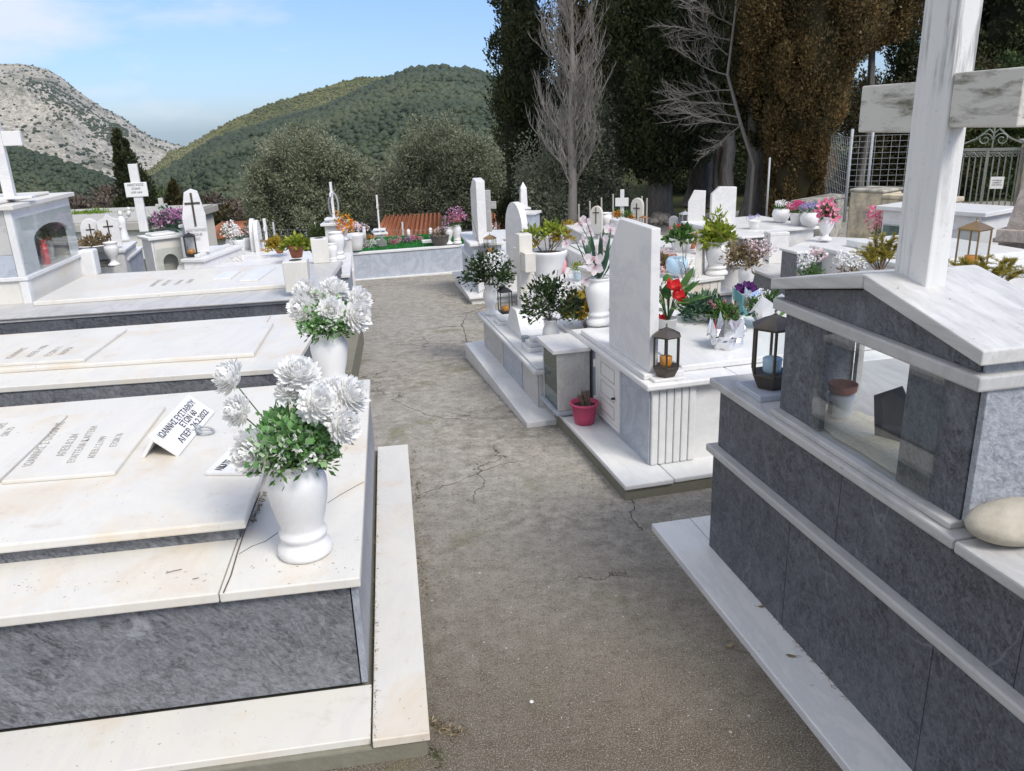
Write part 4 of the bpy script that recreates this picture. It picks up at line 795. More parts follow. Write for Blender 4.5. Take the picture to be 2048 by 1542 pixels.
# ------------------------------------------------------------------ second and third left tombs
def poly_tomb(name, label, top_px, z, zb, mats, th=.03, extra=None, inset=.02, group='marble tombs'):
    pts = [U(x, y, z) for x, y in top_px]; c = sum((p for p in pts), Vector()) / len(pts); o = thing(name, label, 'tomb', (c.x, c.y, 0), 0, group)
    w_ = [(p.x - c.x, p.y - c.y) for p in pts]; ins = [(x * (1 - inset / math.hypot(x, y)), y * (1 - inset / math.hypot(x, y))) for x, y in w_]
    part('body', MB().prism(ins, zb, z - th), M[mats[0]], o, .002); part('top_slab', MB().prism(w_, z - th, z), M[mats[1]], o, .004); return o
t2 = poly_tomb('tomb', 'second tomb on the left, cream top with raised slab and a tilted inscribed slab', [(-500, 809), (586, 735), (655, 622), (-500, 706)], .45, .0, ('slate', 'cream'))
slab_px('raised_slab', t2, [(-460, 768), (507, 706), (547, 643), (-460, 712)], .45, .475, 'cream', .006)
slab_px('inscribed_slab', t2, [(-300, 745), (168, 718), (254, 657), (-300, 690)], .475, .492, 'cream', .004)
for s_, x, y in (('ΙΩΑΝΝΗΣ', 22, 717), ('ΑΠΕΒ 1986', 62, 714), ('ΕΤΩΝ 71', 100, 712), ('ΜΑΡΙΑ', 128, 709)): eng(t2, s_, x, y, .492, .05, 98)
mb = MB(); inv2 = Matrix.Translation(-t2.location); mb.tube([inv2 @ U(462, 733 + 10, .4503), inv2 @ U(476, 706 + 4, .4503)], .0018, 4); mb.tube([inv2 @ U(530, 650, .4503), inv2 @ U(541, 633, .4503)], .0018, 4); part('joint', mb, M['twig'], t2)
pp = [U(x, y, .12) for x, y in ((560, 770), (703, 741), (724, 640), (640, 640))]; c = pp[0]
solo('kerb_wall', MB().prism([(p.x - c.x, p.y - c.y) for p in pp], -.08, .12), M['conc'], 'rough concrete kerb wall beside the second chrysanthemum vase', 'kerb wall', (c.x, c.y, 0), bevel=.006)
t3_ = poly_tomb('tomb', 'third tomb on the left, long white slab over a dark veined side', [(-500, 675), (637, 596), (686, 523), (-500, 588)], .45, -.1, ('dark', 'dullm'), th=.025)
slab_px('ledge', t3_, [(-480, 670), (634, 594.5), (684, 521), (-480, 585)], .45, .462, 'dullm')
slab_px('white_slab', t3_, [(65, 604), (575, 568), (600, 526), (170, 550)], .462, .495, 'cream', .006)
slab_px('small_slab', t3_, [(425, 558), (461, 556), (481, 541), (448, 543)], .495, .507, 'white')
slab_px('small_slab', t3_, [(478, 561), (515, 559), (551, 534), (508, 537)], .495, .507, 'white')
for i, (x, y) in enumerate(((306, 573), (330, 571), (356, 569), (380, 566))): eng(t3_, ('ΔΗΜΗΤΡΙΟΣ', 'ΑΠΕΒ 1975', 'ΕΤΩΝ 68', 'ΕΛΕΝΗ')[i], x, y, .495, .05, 98)
pt_ = poly_tomb('tomb', 'small white marble step at the corner where the path bends left', [(640, 590), (724, 588), (723, 571), (650, 573)], .02, -.3, ('white', 'white'))
pt_['category'] = 'step'; pt_.name = 'marble_step'; pt_['group'] = 'marble steps'
# ------------------------------------------------------------------ right foreground tomb with gabled kiosk
A2 = Vector((.754, 2.797, 0)); a2 = R(11.4)
t = thing('tomb', 'dark blue grey tomb with gabled glass kiosk, nearest on the right of the path', 'tomb', A2, a2, 'marble tombs')
part('plinth_strip', bx(-.15, .02, -2.6, .23, -.02, .028), M['cool'], t, .004); part('plinth_strip', bx(.024, 1.9, .0, .235, -.02, .026), M['cool'], t, .004)
part('lower_body', bx(0, 1.9, -2.6, 0, -.02, .43), M['dark'], t, .003)
part('ledge', bx(-.022, 1.92, -2.6, .022, .43, .458), M['dullm'], t, .006)
part('upper_body', bx(.012, 1.9, -2.6, -.010, .458, .69), M['dark'], t, .003)
part('top_slab', bx(-.018, 1.92, -1.228, .024, .69, .72), M['dullm'], t, .006); part('top_slab', bx(-.018, 1.92, -2.6, -1.232, .688, .718), M['dullm'], t, .006)
mb = MB()
for y in (-.55, -1.2, -1.75): mb.box(-.0006, 0, y - .0008, y + .0008, .03, .43); mb.box(.0114, .012, y - .22, y - .2185, .458, .69)
part('joint', mb, M['ink'], t)
k = thing('grave_kiosk', 'dark marble kiosk with glazed front and white gabled roof under the tall cross', 'grave kiosk', loc2(A2, a2, 0, -.79, .72), a2, 'grave kiosks')
part('sill', bx(.0, .36, -.40, .405, .0, .018), M['dullm'], k, .004)
for y0, y1, x0, x1 in ((.18, .40, .03, .05), (-.395, -.17, .03, .05), (-.395, -.19, .27, .29)): part('panel', bx(x0, x1, y0, y1, .018, .34), M['dark'], k, .002)
part('end_wall', bx(.051, .269, .38, .40, .018, .34), M['dark'], k, .002); part('end_wall', bx(.051, .269, -.395, -.375, .018, .34), M['bluegrey'], k, .002)
part('end_wall', bx(.034, .31, -.415, -.397, .018, .34), M['kiosk'], k, .002)
part('cornice', bx(.0, .335, -.425, .435, .34, .376), M['dullm'], k, .006)
zr = .505
part('gable', MB().sweep([(-.395, .376), (.405, .376), (.405, .405), (-.01, .484), (-.395, .405)], .022, .30, 'x'), M['dark'], k, .002)
part('gable_end', bx(.03, .30, -.405, -.397, .376, .402), M['bluegrey'], k, .001)
part('roof_slab', MB().sweep([(-.43, .402), (-.43, .436), (-.013, .527), (-.013, .489)], -.008, .325, 'x'), M['roofm'], k, .004)
part('roof_slab', MB().sweep([(.44, .402), (.44, .436), (-.011, .527), (-.011, .489)], -.008, .325, 'x'), M['roofm'], k, .004)
part('window_pane', bx(.021, .025, -.30, .21, .02, .34), M['glass'], k)
part('rear_panel_trim', bx(.27, .29, .36, .379, .018, .34), M['dullm'], k, .001)
CR = thing('marble_cross', 'tall thick marble cross with moss stained arms on the gabled kiosk roof', 'cross', loc2(A2, a2, .09, -.845, 1.20), a2, 'marble crosses')
part('shaft', bx(0, .058, -.062, .060, 0, 1.05), M['streak'], CR, .005)
part('arm', bx(.012, .052, .061, .285, .385, .503), M['weath'], CR, .004); part('arm', bx(.004, .052, -.262, -.063, .398, .516), M['weath'], CR, .004)
# things on and in it
blk = solo('marble_block', bx(-.085, .085, -.085, .085, 0, .022), M['greym'], 'small grey marble block under the big dark lantern', 'block', loc2(A2, a2, .105, -.20, .72), a2, bevel=.003)
lantern('big dark bronze hexagonal lantern on its grey block before the kiosk', loc2(A2, a2, .105, -.20, .742), .275, 'hex', 'bronze', .3, 'blueglass')
ps = MB().lathe([(.001, -.042), (.05, -.038), (.09, -.02), (.105, 0), (.09, .026), (.05, .04), (.001, .044)], 28, cap=False); ps = MB().ball((0, 0, 0), .105, 30); ps.v = [((abs(x / .105) ** .85) * math.copysign(.118, x), y * .66, z * .42 * (1 + .10 * math.sin(x * 22 + 1))) for x, y, z in ps.v]
solo('pebble', ps, M['pebble'], 'large smooth oval sandstone pebble at the right edge of the dark tomb', 'stone', U(2020, 1085, .72) + Vector((0.02, .02, .040)), a2, smooth=True)
dl = MB(); n = 36
dl.v.append((0, 0, .003)); 
for i in range(n): a = 2 * PI * i / n; r_ = .13 + .008 * (i % 2); dl.v.append((r_ * .80 * math.copysign(abs(math.cos(a)) ** .6, math.cos(a)), r_ * 2.5 * math.copysign(abs(math.sin(a)) ** .6, math.sin(a)), .0))
for i in range(n): dl.f.append((0, 1 + i, 1 + (i + 1) % n))
solo('lace_doily', dl, M['doily'], 'cream crochet doily covering the floor of the kiosk', 'doily', loc2(A2, a2, .155, -.79, .7415), a2)
bn = thing('oil_burner', 'cream ceramic oil burner with terracotta bowl inside the kiosk', 'oil burner', U(1680, 833, .742), a2)
part('burner_body', MB().lathe([(.028, 0), (.034, .01), (.036, .05), (.040, .066), (.036, .076)], 18), M['doily'] and M['whitepl'], bn, smooth=True); part('bowl', MB().lathe([(.030, .078), (.041, .086), (.044, .108), (.040, .108), (.036, .092)], 18), M['terra'], bn, smooth=True)
part('window_slot', MB().box(-.041, -.033, -.008, .008, .012, .044), M['black'], bn, .002)
fr = thing('photo_stand', 'dark photo frame with clear acrylic stand inside the kiosk', 'photo frame', U(1790, 882, .742), a2 + .5)
part('frame_board', MB().sweep([(-.07, .05), (-.055, .0), (.06, .0), (.075, .12), (.0, .165)], .0, .006, 'x'), M['black'], fr, .001); part('acrylic_plate', MB().sweep([(-.03, 0), (.03, 0), (.028, .08), (.04, .13), (.0, .15), (-.035, .12)], -.03, -.027, 'x'), M['glass'], fr)
# ------------------------------------------------------------------ white tomb with fluted pilaster
A3 = Vector((.633, 3.467, 0)); a3 = R(13.5)
def L3(x, y, z): return loc2(A3, a3, x, y, z)
t = thing('tomb', 'white tomb with fluted corner pilaster and locker door facing the path', 'tomb', A3, a3, 'marble tombs')
part('plinth_base', bx(-.185, 2.3, -.165, .93, -.06, .055), M['conc'], t, .008)
part('plinth_strip', bx(-.19, .046, -.178, .93, .055, .08), M['white'], t, .006); part('plinth_strip', bx(.050, 2.3, -.172, .03, .055, .079), M['white'], t, .006)
part('body', bx(0, 2.3, .004, 1.05, .05, .462), M['white'], t, .002)
part('side_panel', bx(-.004, 0, .0, 1.05, .08, .462), M['greym'], t)
for i in range(6): part('pilaster_flute', bx(.004 + i * .0375, .038 + i * .0375, -.014, .004, .081, .462), M['white'], t, .006, seg=3)
part('cap_slab', bx(-.035, .42, -.045, 1.06, .462, .492), M['cool'], t, .008); part('cap_slab', bx(.423, 2.32, -.042, .115, .460, .490), M['white'], t, .006)
part('upper_slab', bx(-.018, .185, .035, .93, .492, .52), M['cool'], t, .006)
part('top_slab', bx(.195, 2.1, .09, 1.02, .492, .523), M['white'], t, .006)
d = part('locker_door', bx(-.012, -.004, .365, .68, .125, .445), M['whitepl'], t, .004)
fr_ = MB(); 
for y0, y1, z0, z1 in ((.35, .365, .11, .455), (.68, .695, .11, .455), (.365, .68, .11, .125), (.365, .68, .445, .455)): fr_.box(-.016, -.004, y0, y1, z0, z1)
part('door_frame', fr_, M['whitepl'], t, .002)
mb = MB()
for z0, z1 in ((.35, .42), (.25, .32), (.155, .22)):
    for q in ((.42, .62, z0, z0 + .004), (.42, .62, z1, z1 + .004), (.42, .424, z0, z1), (.616, .62, z0, z1)): mb.box(-.0145, -.012, *q)
part('door_moulding', mb, M['dullm'], d)
part('hinge', MB().lathe([(.008, 0), (.008, .04)], 8, (-.018, .70, .37)), M['whitepl'], t); part('hinge', MB().lathe([(.008, 0), (.008, .04)], 8, (-.018, .70, .16)), M['whitepl'], t)
part('key', bx(-.032, -.014, .405, .418, .275, .284), M['black'], d, .001)
b = thing('glass_cabinet', 'small glass fronted marble cabinet fixed to the white tomb above the pink pot', 'cabinet', L3(-.125, .905, .10), a3)
part('top_slab', bx(-.115, .10, -.165, .165, .345, .37), M['cool'], b, .004); part('side_panel', bx(-.085, .10, -.145, -.125, 0.01, .345), M['dullm'], b, .002); part('side_panel', bx(-.085, .10, .125, .145, .01, .345), M['dullm'], b, .002)
part('back_panel', bx(.085, .10, -.124, .124, .01, .345), M['dullm'], b); part('floor_slab', bx(-.10, .10, -.16, .16, -.012, .009), M['greym'], b, .003)
part('window_pane', bx(-.083, -.079, -.124, .124, .01, .345), M['tint'], b)
hs = headstone('tall plain grey white headstone with sloped top on the fluted white tomb', L3(.015, .31, .52), [(-.255, 0), (.262, 0), (.262, .49), (.125, .665), (-.255, .66)], .045, a3, 'cool', deco=None)
blk = solo('marble_block', bx(-.075, .075, -.055, .055, 0, .014), M['white'], 'thin white marble block under the bronze lantern with amber oil', 'block', L3(.085, .035, .492), a3, bevel=.004)
lantern('bronze hexagonal lantern with amber oil on the fluted white tomb corner', L3(.088, .032, .506), .245, 'hex', 'bronze', .15 + a3)
pot = thing('potted_plant', 'pink plastic pot with dried thorny stems on the white plinth', 'potted plant', L3(-.105, .625, .081), 0, 'potted plants')
part('pot', MB().lathe([(.048, 0), (.052, .002), (.062, .05), (.070, .105), (.078, .107), (.078, .12), (.070, .12), (.066, .095)], 28), M['pinkpl'], pot, smooth=True)
part('soil', MB().lathe([(.066, .098), (.02, .104)], 16), M['soil'], pot)
mb = MB(); kk = random.Random(3)
for i in range(7):
    a = kk.uniform(0, 6.28); r_ = kk.uniform(.0, .035); p0 = Vector((r_ * math.cos(a), r_ * math.sin(a), .09)); p1 = p0 + Vector((kk.uniform(-.03, .03), kk.uniform(-.02, .02), kk.uniform(.05, .10)))
    mb.tube([p0, p0.lerp(p1, .5) + Vector((kk.uniform(-.008, .008), 0, 0)), p1], [.010, .010, .008], 6)
    for j in range(14): c_ = p0.lerp(p1, kk.random()); d_ = Vector((kk.uniform(-1, 1), kk.uniform(-1, 1), kk.uniform(0, .8))).normalized(); mb.tube([c_ + d_ * .008, c_ + d_ * .018], [.002, .0005], 3)
part('thorny_stems', mb, M['twig'], pot)
# ------------------------------------------------------------------ narrow grey sided tomb with the small cross
A4 = Vector((.160, 4.49, 0)); a4 = R(13.5)
def L4(x, y, z): return loc2(A4, a4, x, y, z)
t = thing('tomb', 'low grey panelled tomb with moulded white cap behind the glass cabinet', 'tomb', A4, a4, 'marble tombs')
part('plinth', bx(-.14, .9, -.22, 1.62, -.14, .02), M['cool'], t, .005)
part('body', bx(0, 1.3, 0.0, 1.55, .0, .235), M['white'], t, .002)
for i, (y0, y1, m) in enumerate(((.0, .34, 'dullm'), (.36, .86, 'greym'), (.88, 1.5, 'dullm'))): part('side_panel', bx(-.010, 0, y0, y1, .02, .235), M[m], t, .002)
part('cap_slab', bx(-.04, .40, -.05, 1.56, .235, .262), M['white'], t, .009, seg=3)
part('cap_moulding', bx(-.02, .38, -.03, 1.54, .262, .275), M['white'], t, .005)
part('top_slab', bx(.40, 1.32, .0, 1.5, .235, .29), M['white'], t, .006)
wv = [(-.25, 0), (.25, 0)] + [(.25 - .50 * i / 20, .035 + .135 * (1 - sstep(.12, .42, abs(i / 20 - .5)))) for i in range(21)]
t = thing('cross_pedestal', 'white bell shaped marble pedestal under the small cross', 'pedestal', L4(.06, .82, .275), a4)
part('bell_block', MB().sweep(wv, 0, .17, 'x'), M['white'], t, .004)
cross('small weathered marble cross on the bell shaped pedestal', L4(.15, .82, .44), .50, .155, .10, a4, 'cream', .33, wide=.125, dep=.09)
t = thing('stepped_block', 'three stepped white marble block beside the flower jug', 'stepped base', L4(.10, .38, .275), a4, 'stepped bases')
for i, s_ in enumerate((.085, .062, .040)): part('step', bx(-s_, s_, -s_, s_, .026 * i + .001 * i, .026 * (i + 1)), M['white'], t, .004)
t = thing('stepped_block', 'stepped white block under the small dark lantern', 'stepped base', L4(.08, 1.12, .275), a4, 'stepped bases')
for i, s_ in enumerate((.075, .055)): part('step', bx(-s_, s_, -s_, s_, .022 * i, .022 * (i + 1) - .001), M['white'], t, .004)
lantern('small square dark lantern left of the small weathered cross', L4(.10, 1.22, .319), .20, 'sq', 'black', a4)
J1 = L4(.13, .17, .275); vase('white handled jug with myrtle and white blossom by the stepped block', J1, .235, JUG)
J2 = L4(.03, 1.40, .275); vase('white jug with leafy branches at the far end of the low tomb', J2, .235, JUG)
def branchy(label, base, heads, seed, n, rad, leafc='myrtle', fl='pw', L=.022, fsz=.022, zs=1.2, off=(0, 0, .06), nst=14, cat='flower bouquet', group='leafy bouquets', per=10, fmesh=None, wr=.42, clump=.022):
    o = thing('leafy_bouquet', label, cat, base, 0, group); rs = np.random.RandomState(seed)
    tips = [(Vector(off) + Vector(rs.normal(size=3) * rad * .6) + Vector((0, 0, rad * .5))) for _ in range(nst)]; stems(o, (0, 0, -.02), tips, .0016, 'twig', .05)
    foliage('f', o, rs, off, L, leafc, n, rad, .25, wr, zs, seed, clump, per=per)
    for i, (px, py, dy, r) in enumerate(heads): p = D(px, py, base.y + dy - rad * .55) - base; put(fmesh or PUFF[fl], o, p, (p.x, p.y - .05, .3), r * 1.35, i * .9)
    return o
PUFF = {c_: puff(1.0, 46, 7, c_) for c_ in ('pw', 'pp', 'pink', 'magenta', 'lilac', 'orange', 'red', 'mauve')}
branchy('dark leaved branches with white blossom clusters in the jug left of the tall headstone', J1 + Vector((0, 0, .225)), [(1070, 597, 0, .028), (1085, 605, 0, .026), (1140, 567, .02, .034), (1128, 582, -.02, .03), (1147, 552, .04, .028), (1062, 588, 0, .022), (1120, 600, -.03, .026)], 31, 150, .175, L=.034, off=(.0, 0, .09), clump=.02)
branchy('leafy myrtle branches with pale blossom in the far jug beside the dark lantern', J2 + Vector((0, 0, .225)), [(982, 517, 0, .035), (995, 524, -.02, .034), (1003, 515, .02, .034), (973, 530, 0, .03), (990, 537, -.03, .03)], 32, 140, .185, L=.036, off=(.0, 0, .06))
vase('small grey metal candle cup behind the stepped block', L4(.06, .52, .275), .05, TUB, 'steel')
# yellow bronze leaves and orchids
branchy('yellow and bronze leaved artificial plant left of the orchid vase', U(1172, 655, .30), [], 33, 60, .12, 'autumn', L=.06, off=(0, 0, .12), wr=.6, group='leafy bouquets')
VO = L3(.10, 1.06, .492); VO = U(1198, 648, .50); vase('white marble vase of orchids behind the tall plain headstone', VO, .275)
def orchid(s_=1.0, seed=0):
    mb = MB(); k = random.Random(seed)
    for a, L, w_ in ((90, .9, .75), (210, .85, .6), (330, .85, .6), (10, 1.0, 1.0), (170, 1.0, 1.0)):
        a = R(a); mb.leaf((0, 0, 0), (math.cos(a), math.sin(a), .12), L, w_ * .85, up=(0, 0, 1), cup=.06)
    return tinted('flower', mb, M['pp'], .85, .2, seed)
ORC = orchid(); t = thing('orchid_bouquet', 'white and pink orchids with long strap leaves behind the plain headstone', 'flower bouquet', VO + Vector((0, 0, .27)), 0, 'orchid bouquets')
tips = []
for i, (px, py, dy, r) in enumerate([(1188, 518, -.10, .062), (1205, 500, -.02, .058), (1172, 560, -.06, .040), (1190, 535, -.1, .055), (1160, 447, .05, .045), (1180, 462, .05, .04), (1222, 460, .02, .05), (1206, 482, .0, .045), (1168, 482, .0, .034), (1172, 440, .04, .04), (1133, 487, .0, .035)]):
    p = D(px, py, VO.y + dy) - t.location; tips.append(p); put(ORC, t, p, (p.x - .3, -1, .15), r, i)
    h_ = part('heart', PUFF['magenta'], None, t); h_.location = p + Vector((-.1, -1, 0)).normalized() * r * .12; h_.scale = (r * .22,) * 3
stems(t, (0, 0, 0), tips, .0025, 'stem', .18)
mb = MB(); kk = random.Random(5)
for i in range(38):
    a = kk.uniform(0, 6.28); d_ = Vector((math.cos(a) * .55, math.sin(a) * .55, 1)).normalized(); mb.leaf((math.cos(a) * .02, math.sin(a) * .02, 0), d_, kk.uniform(.16, .34), .022, cup=.006)
part('strap_leaves', tinted('strap_leaves', mb, M['bluegreen'], .3, .25, 4), None, t)
# ---- items on the white slab: calla pot, dianthus, foil basket, teal pansy wrap, foil bouquet
p = U(1335, 668, .523); t = thing('calla_plant', 'red calla lily plant with broad green leaves behind the amber lantern', 'potted plant', p, 0, 'potted plants'); kk = random.Random(8); mb = MB(); st = MB()
part('pot', MB().lathe([(.04, 0), (.05, .09), (.054, .09), (.045, .08)], 16), M['whitepl'], t, smooth=True)
for i in range(24):
    a = kk.uniform(0, 6.28); h_ = kk.uniform(.10, .28); e = Vector((math.cos(a) * .06, math.sin(a) * .06, h_)); st.tube([(0, 0, .06), e * .6 + Vector((0, 0, .05)), e], .003, 4); mb.leaf(e, Vector((math.cos(a), math.sin(a), kk.uniform(-.1, 1.2))).normalized(), kk.uniform(.10, .18), .055, cup=.008)
part('stems', st, M['stem'], t); part('leaves', tinted('leaves', mb, M['green'], .45, .35, 8), None, t)
def calla(c_, r):
    m_ = MB(); n = 12
    for j, (rr, z) in enumerate([(.08, 0), (.12, .5), (.3, 1.0), (.5, 1.25)]):
        for i in range(n): a = 2 * PI * i / n; k_ = 1 + (.5 * math.cos(a) if j == 3 else 0); m_.v.append((rr * k_ * math.cos(a) * r, rr * k_ * math.sin(a) * r, (z + (.55 * math.cos(a) if j == 3 else 0)) * r))
    for j in range(3):
        for i in range(n): i2 = (i + 1) % n; m_.f.append((j * n + i, j * n + i2, (j + 1) * n + i2, (j + 1) * n + i))
    return tinted('flower', m_, M['red'], .6, .3, 2)
CA = star(1.3, 5, 12, 'red', .75, .9, .12)
for px, py, r in ((1345, 580, .055), (1355, 600, .05), (1322, 640, .03), (1340, 650, .028)): q = D(px, py, p.y) - p; put(CA, t, q, (.3, -.35, 1), r, 0.4)
def clump_plant(label, px, py, z, seed, mat, rad, n, L, heads=(), fl=None, pot=None, potm='whitepl', poth=.10, potr=.06, up=.5, wr=.3, fr_=.022, group='potted plants', cat='potted plant', zs=.8, name='potted_plant'):
    p = U(px, py, z); o = thing(name, label, cat, p, 0, group); rs = np.random.RandomState(seed)
    if pot: k_ = poth / max(b_ for a_, b_ in pot); kr = potr / max(a_ for a_, b_ in pot); part('pot', MB().lathe([(a_ * kr, b_ * k_) for a_, b_ in pot], 22), M[potm], o, smooth=True)
    foliage('f', o, rs, (0, 0, poth if pot else .0), L, mat, n, rad, up, wr, zs, seed, .02)
    for i, (qx, qy, dy) in enumerate(heads): q = D(qx, qy, p.y + dy) - p; put(PUFF[fl] if isinstance(fl, str) else fl, o, q, (q.x, -.5, .6), fr_, i)
    return o
clump_plant('tuft of blue green carnation leaves on the white slab behind the red calla', 1405, 640, .523, 41, 'bluegreen', .105, 90, .045, poth=.05, pot=TUB, potr=.08)
clump_plant('pink carnations with red ribbon stake on the white slab', 1450, 650, .523, 42, 'green', .075, 60, .03, [(1428, 612, -.03), (1449, 604, 0), (1453, 634, -.05), (1470, 625, -.04), (1472, 610, .02), (1420, 605, .0)], 'pink', TUB, 'whitepl', .05, .05, fr_=.015)
def crumple(par, name, mat, ring, seed, h=.12, r0=.06, r1=.12, n=16, jag=.35):
    k = random.Random(seed); m_ = MB()
    for j in range(4):
        for i in range(n): a = 2 * PI * i / n; rr = r0 + (r1 - r0) * (j / 3) ** .9; rr *= 1 + k.uniform(-.12, .12); m_.v.append((rr * math.cos(a), rr * math.sin(a), h * j / 3 * (1 + (k.uniform(-jag, jag) if j == 3 else 0))))
    for j in range(3):
        for i in range(n): i2 = (i + 1) % n; m_.f.append((j * n + i, j * n + i2, (j + 1) * n + i2, (j + 1) * n + i))
    return part(name, m_, M[mat], par)
p = U(1453, 694, .523); t = thing('foil_basket', 'round basket wrapped in crumpled silver foil on the white slab', 'wrapped pot', p, 0); crumple(t, 'foil_wrap', 'foil', 0, 1, .065, .072, .082, 30, .12); crumple(t, 'foil_collar', 'foil', 0, 2, .11, .05, .095, 22, .6)
mb = MB(); mb.tube([(-.05, 0, .04), (-.062, 0, .13)], .004, 5); mb.leaf((-.062, 0, .10), (0, 0, 1), .06, .022); part('ribbon_stake', mb, M['wax'], t); part('soil', MB().lathe([(.056, .035), (.02, .04)], 12), M['soil'], t)
p = U(1490, 628, .523); t = thing('pansy_bouquet', 'dark purple pansies wrapped in teal paper near the dark kiosk', 'flower bouquet', p, 0, 'wrapped bouquets'); crumple(t, 'paper_wrap', 'teal', 0, 4, .13, .035, .085, 9, .35); crumple(t, 'white_liner', 'whitepl', 0, 5, .11, .03, .07, 10, .2)
PAN = star(1.0, 6, 3, 'purple', .8)
for i, (qx, qy) in enumerate(((1478, 575), (1490, 578), (1500, 572), (1508, 580), (1494, 570), (1484, 582))): put(PAN, t, D(qx, qy, p.y) - p, (.1 * i - .3, -.6, .7), .032, i)
p = U(1530, 655, .523); t = thing('wrapped_bouquet', 'white flowers in crumpled silver cellophane leaning by the dark lantern', 'flower bouquet', p, 0, 'wrapped bouquets'); crumple(t, 'foil_wrap', 'foil', 0, 7, .16, .03, .12, 12, .5); foliage('f', t, np.random.RandomState(4), (0, 0, .10), .04, 'green', 22, .07, .4, .5, .8, 4, .02)
for i, (qx, qy) in enumerate(((1515, 600), (1535, 590), (1548, 602), (1522, 586))): put(PUFF['pw'], t, D(qx, qy, p.y) - p, (0, -.5, .8), .028, i)
# ------------------------------------------------------------------ column tomb with tall narrow headstone
a5, r5, _l = near_frame((944, 604), (917, 557), -.2); r5 = R(10); 
t = thing('tomb', 'two tier grey white tomb at the path end under the tall narrow headstone', 'tomb', (a5.x, a5.y, 0), r5, 'marble tombs')
part('plinth', bx(-.0, 1.2, .0, 1.55, -.33, -.165), M['white'], t, .004); part('plinth_slab', bx(-.03, 1.2, -.03, 1.6, -.165, -.14), M['cool'], t, .004)
part('lower_body', bx(.10, 1.2, .16, 1.5, -.14, .17), M['greym'], t, .002); part('front_panel', bx(.10, 1.2, .15, .16, -.14, .17), M['white'], t); part('ledge', bx(.07, 1.2, .12, 1.52, .17, .20), M['white'], t, .004)
part('upper_body', bx(.10, .42, .42, 1.25, .20, .34), M['greym'], t, .002); part('upper_slab', bx(.06, .46, .38, 1.3, .34, .37), M['white'], t, .004)
lan_p = loc2(a5, r5, .27, .28, .20); solo('marble_block', bx(-.07, .07, -.06, .06, 0, .03), M['white'], 'white marble block under the brass lantern at the path end', 'block', lan_p, r5, bevel=.003)
lantern('aged brass hexagonal lantern below the tall narrow headstone', lan_p + Vector((0, 0, .03)), .26, 'hex', 'brass', .2)
hp = loc2(a5, r5, .18, .78, .37); h_ = topz(hp, 356) - .37
headstone('tall narrow white headstone at the end of the path', hp, [(-.24, 0), (.24, 0), (.24, h_ * .80), (.0, h_ * 1.0), (-.24, h_ * .97)], .10, r5, 'cool')
# turf grave closing the path
pa, pb = U(700, 506, .03), U(927, 489, .03); o_, rz_, w_ = frame_of(pa, pb)
t = thing('turf_grave', 'raised grey marble grave topped with green artificial turf closing the path', 'grave', (pa.x, pa.y, 0), rz_, 'marble tombs')
part('front_panel', bx(0, w_ + .3, 0, .05, -.42, .0), M['greym'], t, .002); part('rim', bx(-.01, w_ + .3, -.015, .06, .0, .03), M['white'], t, .004); part('rim', bx(-.02, .05, .06, 1.5, .0, .028), M['white'], t, .004); part('base_strip', bx(-.03, w_ + .3, -.06, 0, -.42, -.33), M['white'], t, .004)
part('body', bx(0.02, w_ + .3, .05, 1.6, -.4, .0), M['cool'], t)
rs = np.random.RandomState(3); n = 16000; c_ = np.stack([.05 + rs.rand(n) * (w_ + .2), .06 + rs.rand(n) * 1.4, np.full(n, .0)], 1); dd = rs.normal(size=(n, 3)) * .4; dd[:, 2] = 1
tf = part('turf', leaf_mesh('turf', c_, dd, np.full(n, .035), .3, M['turf'], rs.rand(n), 2), None, t); tf['kind'] = 'stuff'
TG = (pa, rz_)
# ------------------------------------------------------------------ helpers for the middle ground
def front_tomb(label, A, B, z, depth, zb=None, body='cool', cap='white', over=.02, th=.03, step=None, name='tomb', cat='tomb', extra=None, group='marble tombs'):
    o, rz, w = frame_of(U(*A, z), U(*B, z)); zb = G(o.x, o.y) - .1 if zb is None else zb
    return tomb(name, label, o, rz, over, w - over, over, depth, zb, z, body, cap, over, th, step=step, cat=cat, group=group), o, rz, w
def side_tomb(label, N, Fp, z, w, zb=None, body='greym', cap='white', over=.02, th=.03, step=None, front=None, group='marble tombs'):
    o, rz, L_ = near_frame(N, Fp, z); zb = G(o.x, o.y) - .1 if zb is None else zb
    return tomb('tomb', label, o, rz, over, w, over, L_ - over, zb, z, body, cap, over, th, step=step, group=group), o, rz, L_
RA = R(12)
def pot_of(label, px, py, z, h, w, prof, mat='ceramic', fol=None, flo=None, frad=None, nf=9, fz=None, seed=0, cat='potted plant', L=.02, group='potted flowers', fcol='green', n=40):
    p = U(px, py, z); o = thing('potted_plant', label, cat, p, 0, group); kz = h / max(b for a, b in prof); kr = w / 2 / max(a for a, b in prof)
    part('pot', MB().lathe([(a * kr, b * kz) for a, b in prof], 24), M[mat], o, smooth=True); rs = np.random.RandomState(seed); k = random.Random(seed)
    if fol: foliage('f', o, rs, (0, 0, h), L, fcol, n, fol, .4, .5, .8, seed, .012, per=8)
    if flo:
        for i in range(nf): a = k.uniform(0, 6.28); r_ = frad * k.random() ** .5; put(PUFF[flo] if isinstance(flo, str) else flo, o, (r_ * math.cos(a), r_ * math.sin(a), h + fz * (1 - .6 * (r_ / frad) ** 2) + .01), (math.cos(a) * r_ * 6, math.sin(a) * r_ * 6 - .3, 1), frad * .34, i)
    return o
